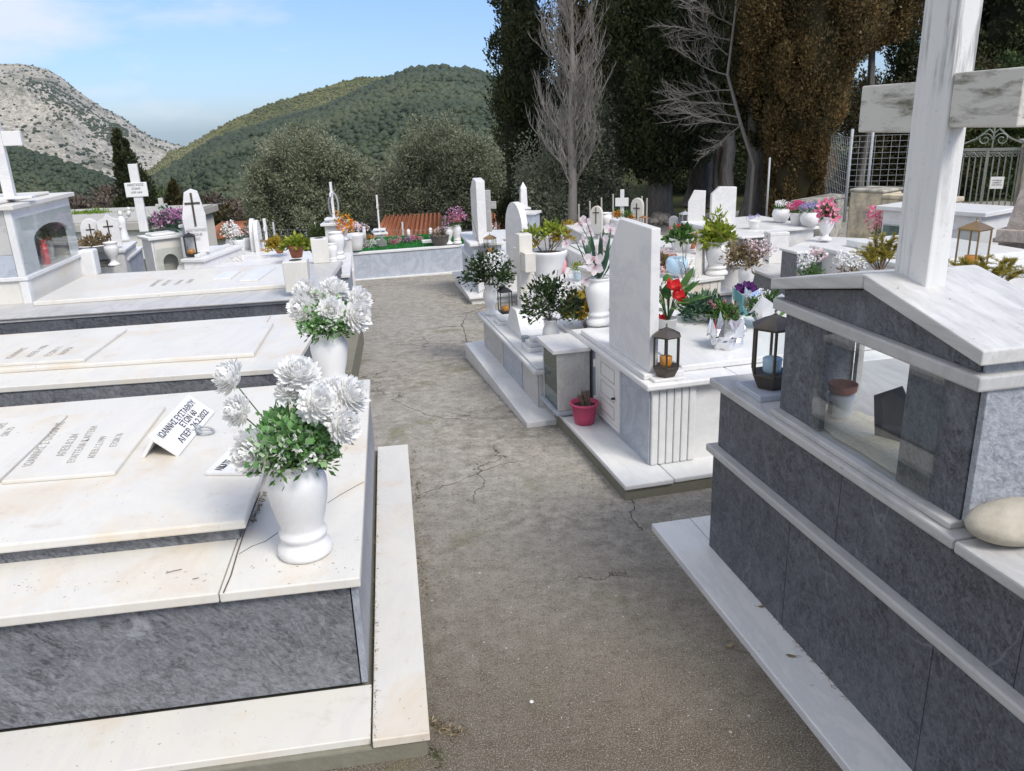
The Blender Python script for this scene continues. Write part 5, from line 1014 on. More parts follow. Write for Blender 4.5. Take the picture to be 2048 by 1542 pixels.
# ---- tomb with the arched headstone
tt, o5, r5_, _ = side_tomb('broad white tomb behind the bell shaped pedestal, under the round topped headstone', (1128, 612), (1040, 545), .10, 1.6, body='greym', step=(.14, .05))
p = U(1030, 548, .10); h_ = topz(p, 404) - .10
headstone('round topped plain white headstone between the brass lantern and the small cross', p, arch(.42, h_, 12, 1.3), .07, R(24), 'cool')
t, _, _, _ = front_tomb('white marble block carrying the large bowl planter', (1066, 566), (1122, 566), .30, .30, .1)
P5 = pot_of('large white flared bowl planter with yellowing green shrub on the right side', 1096, 552, .30, .235, .36, TUB, fol=None, seed=1)
part('soil', MB().lathe([(.15, .21), (.05, .215)], 20), M['soil'], P5)
rs = np.random.RandomState(8); mb = MB(); kk = random.Random(2)
for i in range(9): mb.tube([(kk.uniform(-.05, .05), 0, .2), (kk.uniform(-.14, .14), kk.uniform(-.08, .08), kk.uniform(.32, .42))], .004, 4)
part('stems', mb, M['twig'], P5)
for cx_, cz_, n_ in ((-.14, .36, 26), (.05, .40, 30), (-.10, .27, 14), (.12, .33, 16)): foliage('f', P5, rs, (cx_, 0, cz_), .05, 'lime' if n_ > 20 else 'autumn', n_, .09, .5, .5, .8, n_, .015, per=5)
vase('pink glazed vase beside the large bowl planter', U(1124, 545, .16), .14, [(.02, 0), (.028, .002), (.042, .05), (.045, .09), (.034, .125), (.026, .13)], 'pinkvase', group=None)
branchy('sparse pale orchid spray in the pink vase', U(1124, 545, .16) + Vector((0, 0, .12)), [(1128, 488, 0, .03), (1136, 484, 0, .028), (1122, 500, 0, .02)], 51, 8, .05, 'dryleaf', 'pp', L=.02, group='leafy bouquets', nst=5)
clump_plant('little plant in a blue green pot left of the orchid vase', 1155, 560, .16, 52, 'lime', .05, 22, .03, pot=TUB, potm='blueglass', poth=.10, potr=.05, zs=1.2)
side_tomb('white stacked slab tomb behind the pink vase and the orchids', (1240, 548), (1120, 490), .30, 1.3, body='cool', cap='white', step=(.16, .06))
# obelisk, cross, white roses
t, ob, _, _ = front_tomb('veined grey marble pedestal under the pointed obelisk', (1031, 425), (1071, 425), .55, .24, -.4, 'greym', 'cool', name='pedestal', cat='pedestal', group='pedestals')
p = U(1048, 420, .55) + Vector((0, .1, 0)); hh = topz(p, 364) - .55
o = thing('obelisk', 'small pointed white obelisk on the veined grey pedestal', 'obelisk', p, RA); part('shaft', MB().prism([(-.045, -.04), (.045, -.04), (.045, .04), (-.045, .04)], .025, hh * .78, [(-.038, -.034), (.038, -.034), (.038, .034), (-.038, .034)]), M['cool'], o, .003); part('tip', MB().prism([(-.038, -.034), (.038, -.034), (.038, .034), (-.038, .034)], hh * .78, hh, [(-.002, -.002), (.002, -.002), (.002, .002), (-.002, .002)]), M['cool'], o); part('foot', bx(-.13, .08, -.07, .07, 0, .025), M['cool'], o, .002)
b = D(979, 475, 11.3); cross('plain grey white cross between the tall narrow headstone and the obelisk', b, topz(b, 380) - b.z, .115, .075, R(72), 'dullm', az=(topz(b, 410) - b.z), wide=.10)
front_tomb('low white tomb edge behind the two tier tomb at the path end', (930, 480), (1030, 474), .05, .9, group='marble tombs')
branchy('white roses in front of the plain cross behind the tall narrow headstone', U(968, 476, .05), [(962, 442, 0, .05), (975, 450, 0, .05), (968, 460, 0, .045), (985, 458, 0, .04)], 53, 20, .08, 'myrtle', 'pw')
pot_of('white urn of pink and white gladioli on the turf grave by the tall headstone', 915, 487, .04, .26, .13, VASE, fol=.10, flo='pink', frad=.12, nf=7, fz=.14, seed=5, n=30)
branchy('mixed white and violet artificial flowers left of the pink gladioli', U(898, 488, .04), [(893, 440, 0, .05), (902, 425, 0, .05), (915, 422, 0, .05), (925, 432, 0, .05), (890, 452, 0, .045), (908, 438, 0, .05)], 54, 40, .12, 'green', 'mauve', off=(0, 0, .28))
vase('slim white vase of mixed flowers at the right end of the turf grave', U(898, 488, .04), .24, URN)
# ---- fluted small tomb with urn and book
t, o7, r7, w7 = front_tomb('cream tomb with three grooves at its corner, carrying the leafy urn', (1300, 573), (1450, 552), .40, 1.1, .0, 'cream', 'white')
mb = MB(); 
for i in range(3): mb.box(w7 - .06 - i * .075, w7 - .052 - i * .075, .0175, .0195, .0, .37)
part('groove', mb, M['dullm'], t)
t['label'] = 'cream tomb with grooved corner carrying the leafy urn and the open book'
vase('white urn with glossy yellow green plant, on the grooved cream tomb', U(1433, 549, .40), .27, VASE, w=1.25)
branchy('glossy yellow green plant growing from the urn on the grooved tomb', U(1433, 549, .40) + Vector((0, 0, .26)), [], 55, 90, .12, 'lime', L=.065, off=(0, 0, .02), wr=.4, per=5, group='leafy bouquets')
branchy('upright green shoot above the urn on the grooved tomb', U(1433, 549, .40) + Vector((0.0, .02, .34)), [], 56, 16, .05, 'lime', L=.06, off=(0, 0, .08), wr=.3, zs=2.0, per=4, nst=3)
p = U(1392, 549, .40); headstone('open marble book shaped slab leaning beside the leafy urn', p, [(-.13, 0), (.17, 0), (.12, .33), (.02, .30), (-.04, .26), (-.10, .10)], .05, R(-20), 'cream', name='marble_book')
vase('blue and white patterned round vase on the grooved cream tomb', U(1353, 548, .43), .135, BOWL, 'blueglass', group=None)
pot_of('terracotta pot of pale dried flowers behind the blue patterned vase', 1337, 528, .40, .08, .15, TUB, 'terra', flo='pp', frad=.08, nf=8, fz=.03, seed=6)
pot_of('white planter with trailing broad green leaves behind the terracotta pot', 1362, 502, .36, .13, .24, TUB, fol=.15, seed=7, n=46, L=.06, fcol='green')
lantern('copper lantern behind the open marble book', U(1404, 500, .40), .20, 'sq', 'copper', .3)
bare_tree('twiggy_shrub', 'dried thin twiggy shrub in front of the grooved cream tomb', U(1368, 612, .50), .42, 12, .006, .5, .1, 18, 'twig', crown_w=1.5)
pot_of('reddish dried plant just right of the plain headstone top', 1322, 545, .40, .07, .10, TUB, 'terra', fol=.09, seed=8, n=40, fcol='dryleaf', L=.05)
branchy('pale pink orchid stems leaning right of the plain headstone edge', U(1316, 600, .50), [(1308, 520, 0, .035), (1312, 535, 0, .035), (1318, 545, 0, .03)], 57, 8, .05, 'dryleaf', 'pp', nst=5)
# ---- dark mid tomb
t, o9, r9, l9 = side_tomb('dark blue grey tomb with corner blocks behind the purple pansies', (1640, 590), (1485, 530), .42, 1.3, body='slate', cap='dullm', th=.025)
def lblk(label, A, B, z, d, body='slate', cap='cool', zb=.42): return front_tomb(label, A, B, z, d, zb, body, cap, over=.015, th=.02, name='corner_block', cat='tomb block', group='tomb corner blocks')
lblk('dark corner block with white cap, near end of the dark tomb behind the roof', (1594, 504), (1666, 498), .66, .22, zb=.3); lblk('dark corner block with white cap, far end of the dark tomb', (1484, 474), (1540, 470), .62, .30)
front_tomb('white square marble urn block standing on the dark tomb', (1541, 466), (1580, 464), .68, .13, .42, 'cool', 'cool', name='marble_block', cat='block', over=.001, group=None)
VD = U(1490, 588, .42); vase('off white vase of dried blossom in front of the dark tomb', VD, .20, VASE)
branchy('dried cream and brown foliage bouquet in the off white vase', VD + Vector((0, 0, .19)), [], 58, 70, .13, 'dryleaf', L=.035, off=(-.03, 0, .06), group='leafy bouquets')
branchy('pale pink blossom sprays leaning right from the dried bouquet', VD + Vector((.03, .02, .19)), [(1503, 492, 0, .04), (1515, 498, 0, .045), (1528, 494, 0, .04), (1540, 500, 0, .035), (1512, 508, 0, .04), (1532, 506, 0, .03), (1506, 502, 0, .04)], 59, 24, .08, 'myrtle', 'pp', off=(.05, 0, .10))
# ---- tall pointed headstones
t, o10, r10, _ = front_tomb('grey sided tomb carrying the two tall pointed headstones', (1355, 482), (1472, 500), .28, 1.2, -.1, 'greym', 'white')
for i, (A, B, top, zb, lab) in enumerate((((1374, 474), (1408, 474), 381, .30, 'tall slant topped headstone, left one of the two in front of the cypress trunks'), ((1420, 494), (1468, 492), 374, .30, 'taller slant topped headstone, right one of the two in front of the cypress trunks'))):
    o, rz, w_ = frame_of(U(*A, zb), U(*B, zb)); hh = topz(o, top) - zb
    s_ = thing('headstone', lab, 'headstone', o, rz, 'headstones'); part('slab', MB().sweep([(0, 0), (w_, 0), (w_, hh * .985), (w_ * .32, hh), (0, hh * (.76 if i == 0 else .88))], 0, .07, 'y'), M['cool'], s_, .004)
lantern('small grey lantern left of the two pointed headstones', U(1369, 462, .32), .24, 'sq', 'steel', .2)
pot_of('little pot of red flowers by the left pointed headstone', 1380, 452, .32, .06, .08, TUB, flo='red', frad=.05, nf=5, fz=.04, seed=9)
# ---- slab tomb with flower bowls
front_tomb('long white slab tomb with three flower bowls below the brown cypress', (1466, 466), (1640, 452), .48, 1.1, .0, 'cool', 'white', over=.04)
pot_of('white bowl of cream flowers, leftmost of the three on the slab', 1561, 445, .48, .15, .19, BOWL, fol=.08, flo='pw', frad=.09, nf=13, fz=.06, seed=10)
pot_of('white tapered pot of magenta hydrangea between two bowls on the slab', 1592, 450, .48, .13, .15, TUB, fol=.07, flo='magenta', frad=.11, nf=12, fz=.09, seed=11)
pot_of('white bowl of lilac hydrangea beside the pink lilies', 1619, 453, .48, .15, .21, BOWL, fol=.09, flo='lilac', frad=.11, nf=14, fz=.06, seed=12)
front_tomb('low white slab tomb under the vase of pink lilies', (1560, 503), (1830, 520), .38, 1.1, .0, 'dullm', 'white')
VL = U(1650, 480, .40); vase('white urn of pink lilies in front of the yellow pillar', VL, .235, URN, w=1.1)
LIL = star(1.0, 6, 9, 'pink', .38, .45, .06, .55, .4); t = thing('lily_bouquet', 'big bright pink lilies in the white urn', 'flower bouquet', VL + Vector((0, 0, .22)), 0, 'lily bouquets'); tips = []
for i, (px, py) in enumerate(((1645, 412), (1658, 408), (1664, 420), (1640, 424), (1652, 424), (1668, 434), (1645, 436), (1658, 437))): q = D(px, py, VL.y - .03 * (i % 3)) - t.location; tips.append(q); put(LIL, t, q, (q.x * 2, -.8, .35), .085, i)
stems(t, (0, 0, 0), tips); foliage('f', t, np.random.RandomState(2), (0, 0, .05), .06, 'green', 14, .06, .3, .4, 1, 2, .02)
b = U(1753, 478, .55); branchy('pink lily spray half hidden by the tall white tomb', b, [(1748, 425, 0, .05), (1746, 440, 0, .05), (1750, 452, 0, .045), (1752, 432, 0, .05)], 60, 10, .06, 'green', 'pink', group='leafy bouquets')
# ---- tall white tomb right
t, o13, r13, w13 = front_tomb('tall white box tomb with projecting cap behind the big marble cross', (1752, 411), (1972, 426), .86, .5, .0, 'cool', 'white', over=.045, th=.035)
part('window_pane', bx(.06, .28, .036, .040, .50, .70), M['tint'], t); part('frame', bx(.05, w13 - .05, .034, .044, .71, .725), M['white'], t, .002)
lantern('large aged brass lantern on the white tomb right of the big cross', U(1940, 538, .72), .285, 'sq', 'brass', .5)
front_tomb('white slab tomb at the right edge behind the gabled roof', (1895, 548), (2160, 520), .68, 1.3, .0, 'cool', 'white', over=.03, step=(.15, .05))
def pine(label, px, py, z, seed, tips_px, L=.035):
    p = U(px, py, z); o = thing('pine_sapling', label, 'conifer sapling', p, 0, 'pine saplings'); mb = MB(); cc = []; dd = []; rs = np.random.RandomState(seed)
    for qx, qy, dy in tips_px:
        q = D(qx, qy, p.y + dy) - p; m = q * .5 + Vector((0, 0, -.01)); mb.tube([Vector(), m, q], [.005, .004, .002], 5)
        for s_ in np.linspace(.5, 1.0, 34):
            c0 = np.array(q) * s_
            for _ in range(14): cc.append(c0 + rs.normal(size=3) * .004); v_ = rs.normal(size=3); v_[2] = abs(v_[2]) * .5 + .1; dd.append(v_ + np.array(q.normalized()) * .8)
        for _ in range(5):
            s_ = rs.uniform(.5, .95); d2 = rs.normal(size=3) * .06; d2[2] = abs(d2[2]) * .3
            for u_ in np.linspace(0, 1, 12):
                for _ in range(9): cc.append(np.array(q) * s_ + d2 * u_ + rs.normal(size=3) * .002); v_ = rs.normal(size=3); v_[2] = abs(v_[2]) * .5; dd.append(v_ + d2 * 12)
    part('branches', mb, M['twig'], o); part('needles', leaf_mesh('needles', np.array(cc), np.array(dd), np.full(len(cc), L * .55), .12, M['pine'], rs.rand(len(cc)), 1), None, o); return o
pine('small yellowish araucaria sapling left of the big marble cross', 1760, 548, .74, 1, [(1768, 500, 0), (1740, 488, 0), (1765, 470, 0), (1790, 468, 0), (1780, 484, .05), (1725, 505, -.05), (1735, 500, .05), (1795, 490, 0), (1750, 478, .04)])
pine('yellow green araucaria branch over the roof edge at the right', 1985, 575, .80, 2, [(1905, 528, 0), (1960, 516, .02), (1990, 540, -.02), (2010, 522, .03), (2040, 545, 0), (1940, 540, .02), (2030, 520, .05), (1975, 558, -.03), (1925, 520, .02)])
branchy('white cyclamen flowers with green leaves just behind the gabled roof', U(1622, 560, .62), [(1606, 520, 0, .03), (1614, 514, 0, .03), (1620, 522, 0, .028), (1608, 530, 0, .03)], 61, 40, .06, 'green', 'pw', off=(0, 0, .03))
ROSE = puff(1.0, 60, 31, 'pp', .55); b = U(1638, 545, .62); t = thing('rose', 'single large pale pink rose behind the gabled roof', 'flower', b, 0); q = D(1637, 510, b.y) - b; put(ROSE, t, q, (0, -.5, 1), .05); stems(t, (0, 0, 0), [q], .003)
branchy('white blossom cluster behind the gabled roof beside the araucaria sapling', U(1700, 555, .62), [(1685, 512, 0, .03), (1697, 520, 0, .035), (1712, 525, 0, .034), (1722, 530, 0, .03), (1690, 525, 0, .034), (1704, 533, 0, .03), (1676, 520, 0, .026)], 62, 22, .06, 'dryleaf', 'pw', off=(0, 0, .03))
branchy('pale curled dry petals on the dark tomb behind the roof', U(1500, 700, .60), [], 63, 3, .02, 'dryleaf', nst=2) if False else None
# ---- pinkish stone tomb
front_tomb('old pinkish stone tomb with stepped base at the right edge', (1965, 497), (2160, 520), .62, 1.0, .0, 'pinkm', 'pinkm', over=.03)
front_tomb('pinkish stone step on the old tomb at the right edge', (1985, 476), (2170, 492), .74, .8, .62, 'pinkm', 'pinkm', over=.03, name='stone_step', cat='step', group=None)
o_, rz_, w_ = frame_of(U(2005, 464, .80), U(2200, 478, .80)); t = thing('pedestal', 'tapering pinkish stone pedestal at the right edge of the view', 'pedestal', o_, rz_, 'pedestals')
part('shaft', MB().prism([(0, 0), (.5, 0), (.5, .45), (0, .45)], -.06, .42, [(.07, .07), (.43, .07), (.43, .38), (.07, .38)]), M['pinkm'], t, .006); part('base', bx(-.03, .55, -.03, .48, -.06, .02), M['pinkm'], t, .004)
# ---- wall, pillar, fence, gate
t = NT('ochre lime render', .92, .15); v = t.vec(rand=False); a = t.noise(v, 5, 8, .7); bb_ = t.noise(v, 28, 7, .7)
M['render'] = t.out(t.mix(t.ramp(a, [(.42, 0.0), (.62, 1.0)]), t.mix(bb_, (.58, .48, .32), (.74, .65, .47)), t.mix(bb_, (.22, .20, .17), (.42, .38, .31))), bb_, .6, .01)
t = NT('lichen grey render', .92, .15); v = t.vec(rand=False); a = t.noise(v, 6, 8, .7); bb_ = t.noise(v, 28, 7, .7)
M['render2'] = t.out(t.mix(t.ramp(a, [(.42, 0.0), (.60, 1.0)]), t.mix(bb_, (.34, .32, .27), (.50, .47, .40)), t.mix(bb_, (.07, .07, .065), (.25, .24, .21))), bb_, .6, .01)
zt = .78; a_, b_ = U(1700, 377, zt), U(1766, 380, zt); o_, rz_, w_ = frame_of(a_, b_); zb = -.3
pl_ = thing('gate_pillar', 'weathered ochre masonry pillar behind the pink lilies', 'pillar', (o_.x, o_.y, 0), rz_); n_ = 9
part('shaft', bx(0, w_, 0.004, .42, zb, zt - .03), M['render'], pl_, .03, seg=3); part('side_face', bx(-.006, 0.0, .02, .40, zb, zt - .06), M['render2'], pl_, .002); part('top', bx(-.01, w_ + .01, -.006, .44, zt - .04, zt), M['render2'], pl_, .02, seg=3)
def wall(label, A, B, z, th, zb=-.4, mat='render', cop=None):
    o_, rz_, w_ = frame_of(U(*A, z), U(*B, z)); o = thing('boundary_wall', label, 'wall', (o_.x, o_.y, 0), rz_, 'boundary walls'); part('wall', bx(0, w_, 0, th, zb, z - .05), M[mat], o, .012); part('coping', bx(-.01, w_ + .01, -.015, th + .015, z - .05, z), M[cop or mat], o, .012); return o
wall('low ochre rendered wall right of the weathered pillar', (1765, 388), (1905, 396), .74, .2); wall('low lichen grey wall left of the weathered pillar', (1612, 402), (1690, 388), .55, .2, mat='render2')
def mesh_fence(label, A, B, zt, zb, posts, nh=9, sp=.10, wr=.0022, pr=.017, ptop=.08):
    # A, B world xy points
    A, B = Vector(A), Vector(B); d = (B - A); L_ = d.length; u = d / L_; o = thing('wire_fence', label, 'fence', (A.x, A.y, 0), math.atan2(u.y, u.x), 'wire mesh fences'); mb = MB()
    n = int(L_ / sp)
    for i in range(n + 1): x = L_ * i / n; mb.box(x - wr, x + wr, -wr, wr, zb, zt)
    for j in range(nh + 1): z = zb + (zt - zb) * j / nh; mb.box(0, L_, wr, wr * 2.5, z - wr, z + wr)
    part('mesh', mb, M['steel'], o)
    for s_ in posts: part('post', MB().lathe([(pr, zb - .3), (pr, zt + ptop)], 8, (L_ * s_, .03, 0)), M['steel'], o, smooth=True)
    return o
z0 = topz(D(1735, 375, 10), 375); A = D(1695, 372, 10); B = D(1905, 372, 9.6)
mesh_fence('square wire mesh fence on the ochre wall, left of the big cross', A.xy, B.xy, topz(A, 272), .6, (0.0, .20, .98), 11, .085, .0018)
A2_ = D(1628, 395, 12.6); mesh_fence('square wire mesh fence receding behind the brown cypress', A2_.xy, A.xy, topz(A, 272) - .02, .3, (.02,), 12, .13, .0016)
b = D(1532, 440, 11.2); solo('steel_post', MB().lathe([(.014, 0), (.014, topz(b, 315) - b.z + .2)], 8), M['steel'], 'lone galvanised steel post between the pale trunk and the brown cypress', 'post', b - Vector((0, 0, .2)), smooth=True)
# wrought iron gate
ga, gb = D(1893, 485, 9.2), D(2022, 485, 8.9); zg = min(ga.z, gb.z) - .25; o_, rz_, w_ = frame_of(Vector((ga.x, ga.y, zg)), Vector((gb.x, gb.y, zg))); Hg = topz(ga, 297) - zg
g = thing('iron_gate', 'ornate wrought iron gate with scrolls between the cross and the stone pillar', 'gate', o_, rz_); fr_ = MB(); wv_ = w_
fr_.box(-.02, .02, -.02, .02, 0, Hg); fr_.box(wv_ - .02, wv_ + .02, -.02, .02, 0, Hg); fr_.box(wv_ * .45 - .015, wv_ * .45 + .015, -.02, .02, 0, Hg); fr_.box(.02, wv_ - .02, -.018, .018, Hg - .03, Hg); fr_.box(.02, wv_ - .02, -.018, .018, Hg * .36, Hg * .36 + .025); fr_.box(.02, wv_ - .02, -.018, .018, Hg * .28, Hg * .28 + .025)
part('gate_frame', fr_, M['iron'], g)
bars = MB(); n = 11
for i in range(1, n):
    x = w_ * i / n; bars.box(x - .007, x + .007, -.007, .007, 0, Hg)
part('bars', bars, M['iron'], g)
sc_ = MB()
def scroll(cx_, cz_, r_, s_=1, turns=1.4, r=.006, ph=0.0):
    pts = [(cx_ + s_ * r_ * (1 - t_ * .75) * math.cos(ph + t_ * turns * 2 * PI), -.012, cz_ + r_ * (1 - t_ * .75) * math.sin(ph + t_ * turns * 2 * PI)) for t_ in [i / 22 for i in range(23)]]; sc_.tube(pts, r, 5)
for i in range(n): x = w_ * (i + .5) / n; scroll(x, Hg - .07, .03, 1 if i % 2 else -1); scroll(x, Hg * .36 + .06, .03, -1 if i % 2 else 1); scroll(x, Hg * .28 - .04, .03)
mid = w_ * .5; scroll(mid - .08, Hg + .09, .07, 1); scroll(mid + .08, Hg + .09, .07, -1)
sc_.tube([(-.02, 0, Hg + .02), (mid * .5, 0, Hg + .10), (mid * .85, 0, Hg + .20), (mid, 0, Hg + .15)], .009, 5); sc_.tube([(w_ + .02, 0, Hg + .02), (w_ - mid * .5, 0, Hg + .10), (w_ - mid * .85, 0, Hg + .20), (mid, 0, Hg + .15)], .009, 5); sc_.tube([(mid, 0, Hg), (mid, 0, Hg + .26)], .009, 5)
part('scrollwork', sc_, M['iron'], g)
sp_ = D(1981, 353, 8.85); s1 = D(2008, 353, 8.8); o_, rz_, ws = frame_of(sp_, s1); sg = thing('notice', 'small white notice with faint lines of print tied to the iron gate', 'notice', o_, rz_); part('sheet', bx(0, ws, -.04, -.036, -.125, 0), M['whitepl'], sg)
for i in range(3): text(('ΠΑΡΑΚΑΛΩ', 'ΚΛΕΙΝΕΤΕ', 'ΤΗΝ ΠΟΡΤΑ')[i], sg, (ws / 2, -.041, -.045 - .024 * i), Matrix.Rotation(R(90), 4, 'X'), .020, 'ink', .0002, .8, 0, 'lettering', 'CENTER')
a_ = D(2026, 480, 8.8); zt = topz(a_, 288); t = thing('gate_post', 'rough ochre stone gate post at the right edge', 'pillar', (a_.x, a_.y, 0), rz_); part('shaft', bx(0, .5, 0, .4, -.4, zt), M['render'], t, .03); part('top', bx(-.03, .53, -.03, .43, zt, zt + .04), M['render2'], t, .015)
# ---- back row beyond the orchids
t, ob2, rb2, wb2 = front_tomb('white tomb ledge of the back row below the bare tree', (1168, 470), (1302, 462), .22, 1.2, -.3, 'cool', 'white')
for px, py, top, w_, lab in ((1192, 466, 412, .16, 'small arched headstone with dark crucifix beside the white jars'), (1273, 456, 396, .17, 'arched headstone with metal cross left of the copper lantern')):
    p = U(px, py, .24); headstone(lab, p + Vector((0, 0, 0)), arch(w_, topz(p, top) - .24, 12, 1.2), .05, R(60), 'cream', deco=(0, .12, .20))
vase('large white jar in the back row right of the arched headstone', U(1213, 466, .22), .26, VASE, w=1.15); vase('smaller white jar of orange flowers in the back row', U(1235, 466, .22), .19, TUB)
branchy('small orange and red flowers in the back row jar', U(1235, 466, .22) + Vector((0, 0, .18)), [(1231, 428, 0, .03), (1238, 426, 0, .03), (1235, 432, 0, .03)], 64, 14, .05, 'green', 'orange')
branchy('little orange bouquet before the right arched headstone', U(1262, 462, .22), [(1258, 437, 0, .03), (1265, 434, 0, .03), (1262, 441, 0, .03)], 65, 10, .04, 'dryleaf', 'orange')
branchy('green plastic leaves beside the labelled cross in the back row', U(1254, 462, .22), [], 66, 30, .07, 'green', L=.03, off=(0, 0, .16), zs=1.6)
b = U(1244, 462, .22); c_ = cross('slim white cross with a painted name board in the back row', b, topz(b, 379) - b.z, .07, .05, R(75), 'white', az=topz(b, 402) - b.z)
nb = part('name_board', bx(-.032, -.026, -.085, .085, topz(b, 412) - b.z, topz(b, 395) - b.z), M['whitepl'], c_); 
lantern('small copper lantern at the right end of the back row', U(1287, 458, .24), .18, 'sq', 'copper', .4)
rk = [(1305, 452, .10), (1322, 450, .13), (1340, 452, .09), (1314, 441, .09), (1332, 440, .08)]
for i, (px, py, r_) in enumerate(rk):
    m_ = MB().ball((0, 0, r_ * .6), r_, 9, .75); k_ = random.Random(i); m_.v = [(x * k_.uniform(.8, 1.2), y * k_.uniform(.8, 1.2), z * k_.uniform(.85, 1.15)) for x, y, z in m_.v]; p = U(px, py, .05)
    solo('rock', m_, M['bark'], ('grey rock left in the pile beside the copper lantern', 'largest grey rock in the pile at the cypress foot', 'grey rock right in the pile at the cypress foot', 'small grey rock on top left of the pile', 'small grey rock on top right of the pile')[i], 'rock', p, 0, 'rocks at the cypress foot')
bushy('shrub', 'small reddish green shrub at the foot of the bare tree', gp(1146, 11.5, 470), [(0, 0, .35, .16, .22), (.1, 0, .45, .12, .15)], 'autumn', 67, 60, 40, .04, .07, None, 'shrub', None, .8, wr=.25)
for i, (px, top, lab) in enumerate(((1158, 408, 'thin pale stake behind the back row, leftmost'), (1180, 402, 'thin pale stake left of the small arched headstone'), (1203, 395, 'thin pale stake behind the large white jar'), (1226, 388, 'thin pale stake between the white jars'), (1283, 392, 'thin pale stake behind the copper lantern'), (1293, 396, 'thin pale stake at the foot of the dark cypress'))):
    b = gp(px, 12.2, 450); solo('stake', MB().lathe([(.012, 0), (.012, topz(b, top) - b.z)], 6), M['pconc'], lab, 'stake', b, group='thin stakes')
front_tomb('low white slab with ribbed edge left of the grey sided tomb', (1255, 512), (1345, 505), .30, .9, 0, 'cream', 'white', over=.02, step=(.12, .05))
for i, (px, py, z, top, w_, lab) in enumerate(((1345, 470, .30, 432, .10, 'tiny rounded white marker between the rocks and the grey lantern'), (1112, 520, .32, 462, .16, 'small pale headstone peeping over the large bowl planter'), (1086, 500, .30, 468, .14, 'small square topped marker behind the large bowl planter'))):
    p = U(px, py, z); headstone(lab, p, arch(w_, topz(p, top) - z, 8, .8 + .2 * i), .04, R(55 + 8 * i), 'dullm')
pot_of('white vase of red carnations between the grey tomb and the rocks', 1352, 492, .30, .14, .10, VASE, flo='red', frad=.08, nf=6, fz=.06, seed=31, fol=.06, n=16)
pot_of('small pot of orange marigolds left of the copper lantern by the book', 1383, 497, .36, .08, .10, TUB, 'terra', flo='orange', frad=.07, nf=7, fz=.05, seed=32)
pot_of('low pot of violet pansies on the long white slab tomb', 1508, 458, .48, .09, .13, TUB, flo='lilac', frad=.07, nf=7, fz=.04, seed=33)
pot_of('pot of white daisies at the left end of the long white slab tomb', 1480, 462, .48, .10, .12, TUB, flo='pw', frad=.08, nf=8, fz=.05, seed=34) if False else None
# fence behind the back rows
A = D(470, 490, 16.5); B = D(1300, 450, 14.0); mesh_fence('long dark wire fence along the edge of the cemetery before the olive trees', A.xy, B.xy, -.25, -1.1, [i / 9 for i in range(10)], 8, .14, .002, .02, .15)
# ------------------------------------------------------------------ left side: kiosk of the third tomb
N_, Fr = U(63, 607, .455), U(170, 552, .455); d_ = Fr - N_; kz = math.atan2(-d_.x, d_.y); kl = math.hypot(d_.x, d_.y); zl = topz(N_, 553); zr_ = topz(N_, 420)
k = thing('grave_kiosk', 'white marble kiosk with arched window and flat roof at the left edge', 'grave kiosk', (N_.x, N_.y, 0), kz, 'grave kiosks'); Wk = 1.1
part('base', bx(-Wk, 0, 0, kl, .455, zl - .03), M['cream'], k, .004); part('base_post', bx(-.05, .012, -.012, .05, .455, zl - .03), M['white'], k, .006)
part('ledge', bx(-Wk, .02, -.02, kl + .02, zl - .03, zl), M['white'], k, .004); z0, z1 = zl, zr_
aw, ah = kl * .60, (z1 - z0) * .66
def arch_panel(x, th, y0, y1, z0, z1, c, aw, ah, rise=.3, n=10):
    pts = [(y0, z0), (c - aw / 2, z0), (c - aw / 2, z0 + ah * (1 - rise))] + [(c - aw / 2 * math.cos(PI * i / n), z0 + ah * (1 - rise) + ah * rise * math.sin(PI * i / n)) for i in range(1, n)] + [(c + aw / 2, z0 + ah * (1 - rise)), (c + aw / 2, z0), (y1, z0), (y1, z1), (y0, z1)]
    return MB().sweep(pts, x - th, x, 'x')
part('arched_panel', arch_panel(-.004, .018, .03, kl - .004, z0, z1, kl * .56, aw, ah), M['cool'], k)
part('window_pane', bx(-.002, .001, .03, kl - .004, z0, z0 + ah * 1.3), M['glass'], k); part('corner_post', bx(-.05, 0, -.004, .026, z0, z1), M['white'], k, .003)
part('front_panel', bx(-Wk, -.054, 0, .02, z0, z0 + (z1 - z0) * .33), M['greym'], k, .002); part('front_panel', bx(-Wk, -.054, 0, .02, z0 + (z1 - z0) * .333, z1), M['dullm'], k, .002)
part('back_wall', bx(-.40, -.38, .021, kl, z0, z1), M['dullm'], k); part('end_wall', bx(-.40, -.023, kl - .025, kl - .004, z0, z1), M['dullm'], k)
part('roof_slab', bx(-Wk, .035, -.035, kl + .05, z1, z1 + .035), M['cream'], k, .005); part('roof_step', bx(-Wk, -.10, .06, kl - .12, z1 + .035, z1 + .06), M['cream'], k, .02)
cp = loc2(N_, kz, -.30, kl * .30, z1 + .06); cx0 = U(22, 398, z1 + .06); hC = topz(cx0, 214) - z1 - .06
cross('white marble cross on the flat roofed kiosk at the left edge', cx0, hC, .165, .075, R(105), 'cool', az=topz(cx0, 278) - z1 - .06, wide=.105, dep=.07, foot=[((.06, .16), 0, .018)])
rc = loc2(N_, kz, -.06, kl * .50, zl); solo('candle', MB().lathe([(.028, 0), (.03, .003), (.03, .16), (.022, .165), (.022, .19), (.028, .19), (.028, .20)], 16), M['wax'], 'red plastic votive candle inside the arched kiosk window', 'candle', rc, smooth=True)
rv = loc2(N_, kz, -.13, kl * .74, zl); vase('small grey vase inside the arched kiosk window', rv, .13, VASE, 'dullm'); branchy('dull artificial bouquet inside the arched kiosk window', rv + Vector((0, 0, .12)), [], 70, 40, .08, 'silver', L=.03, off=(0, 0, .05))
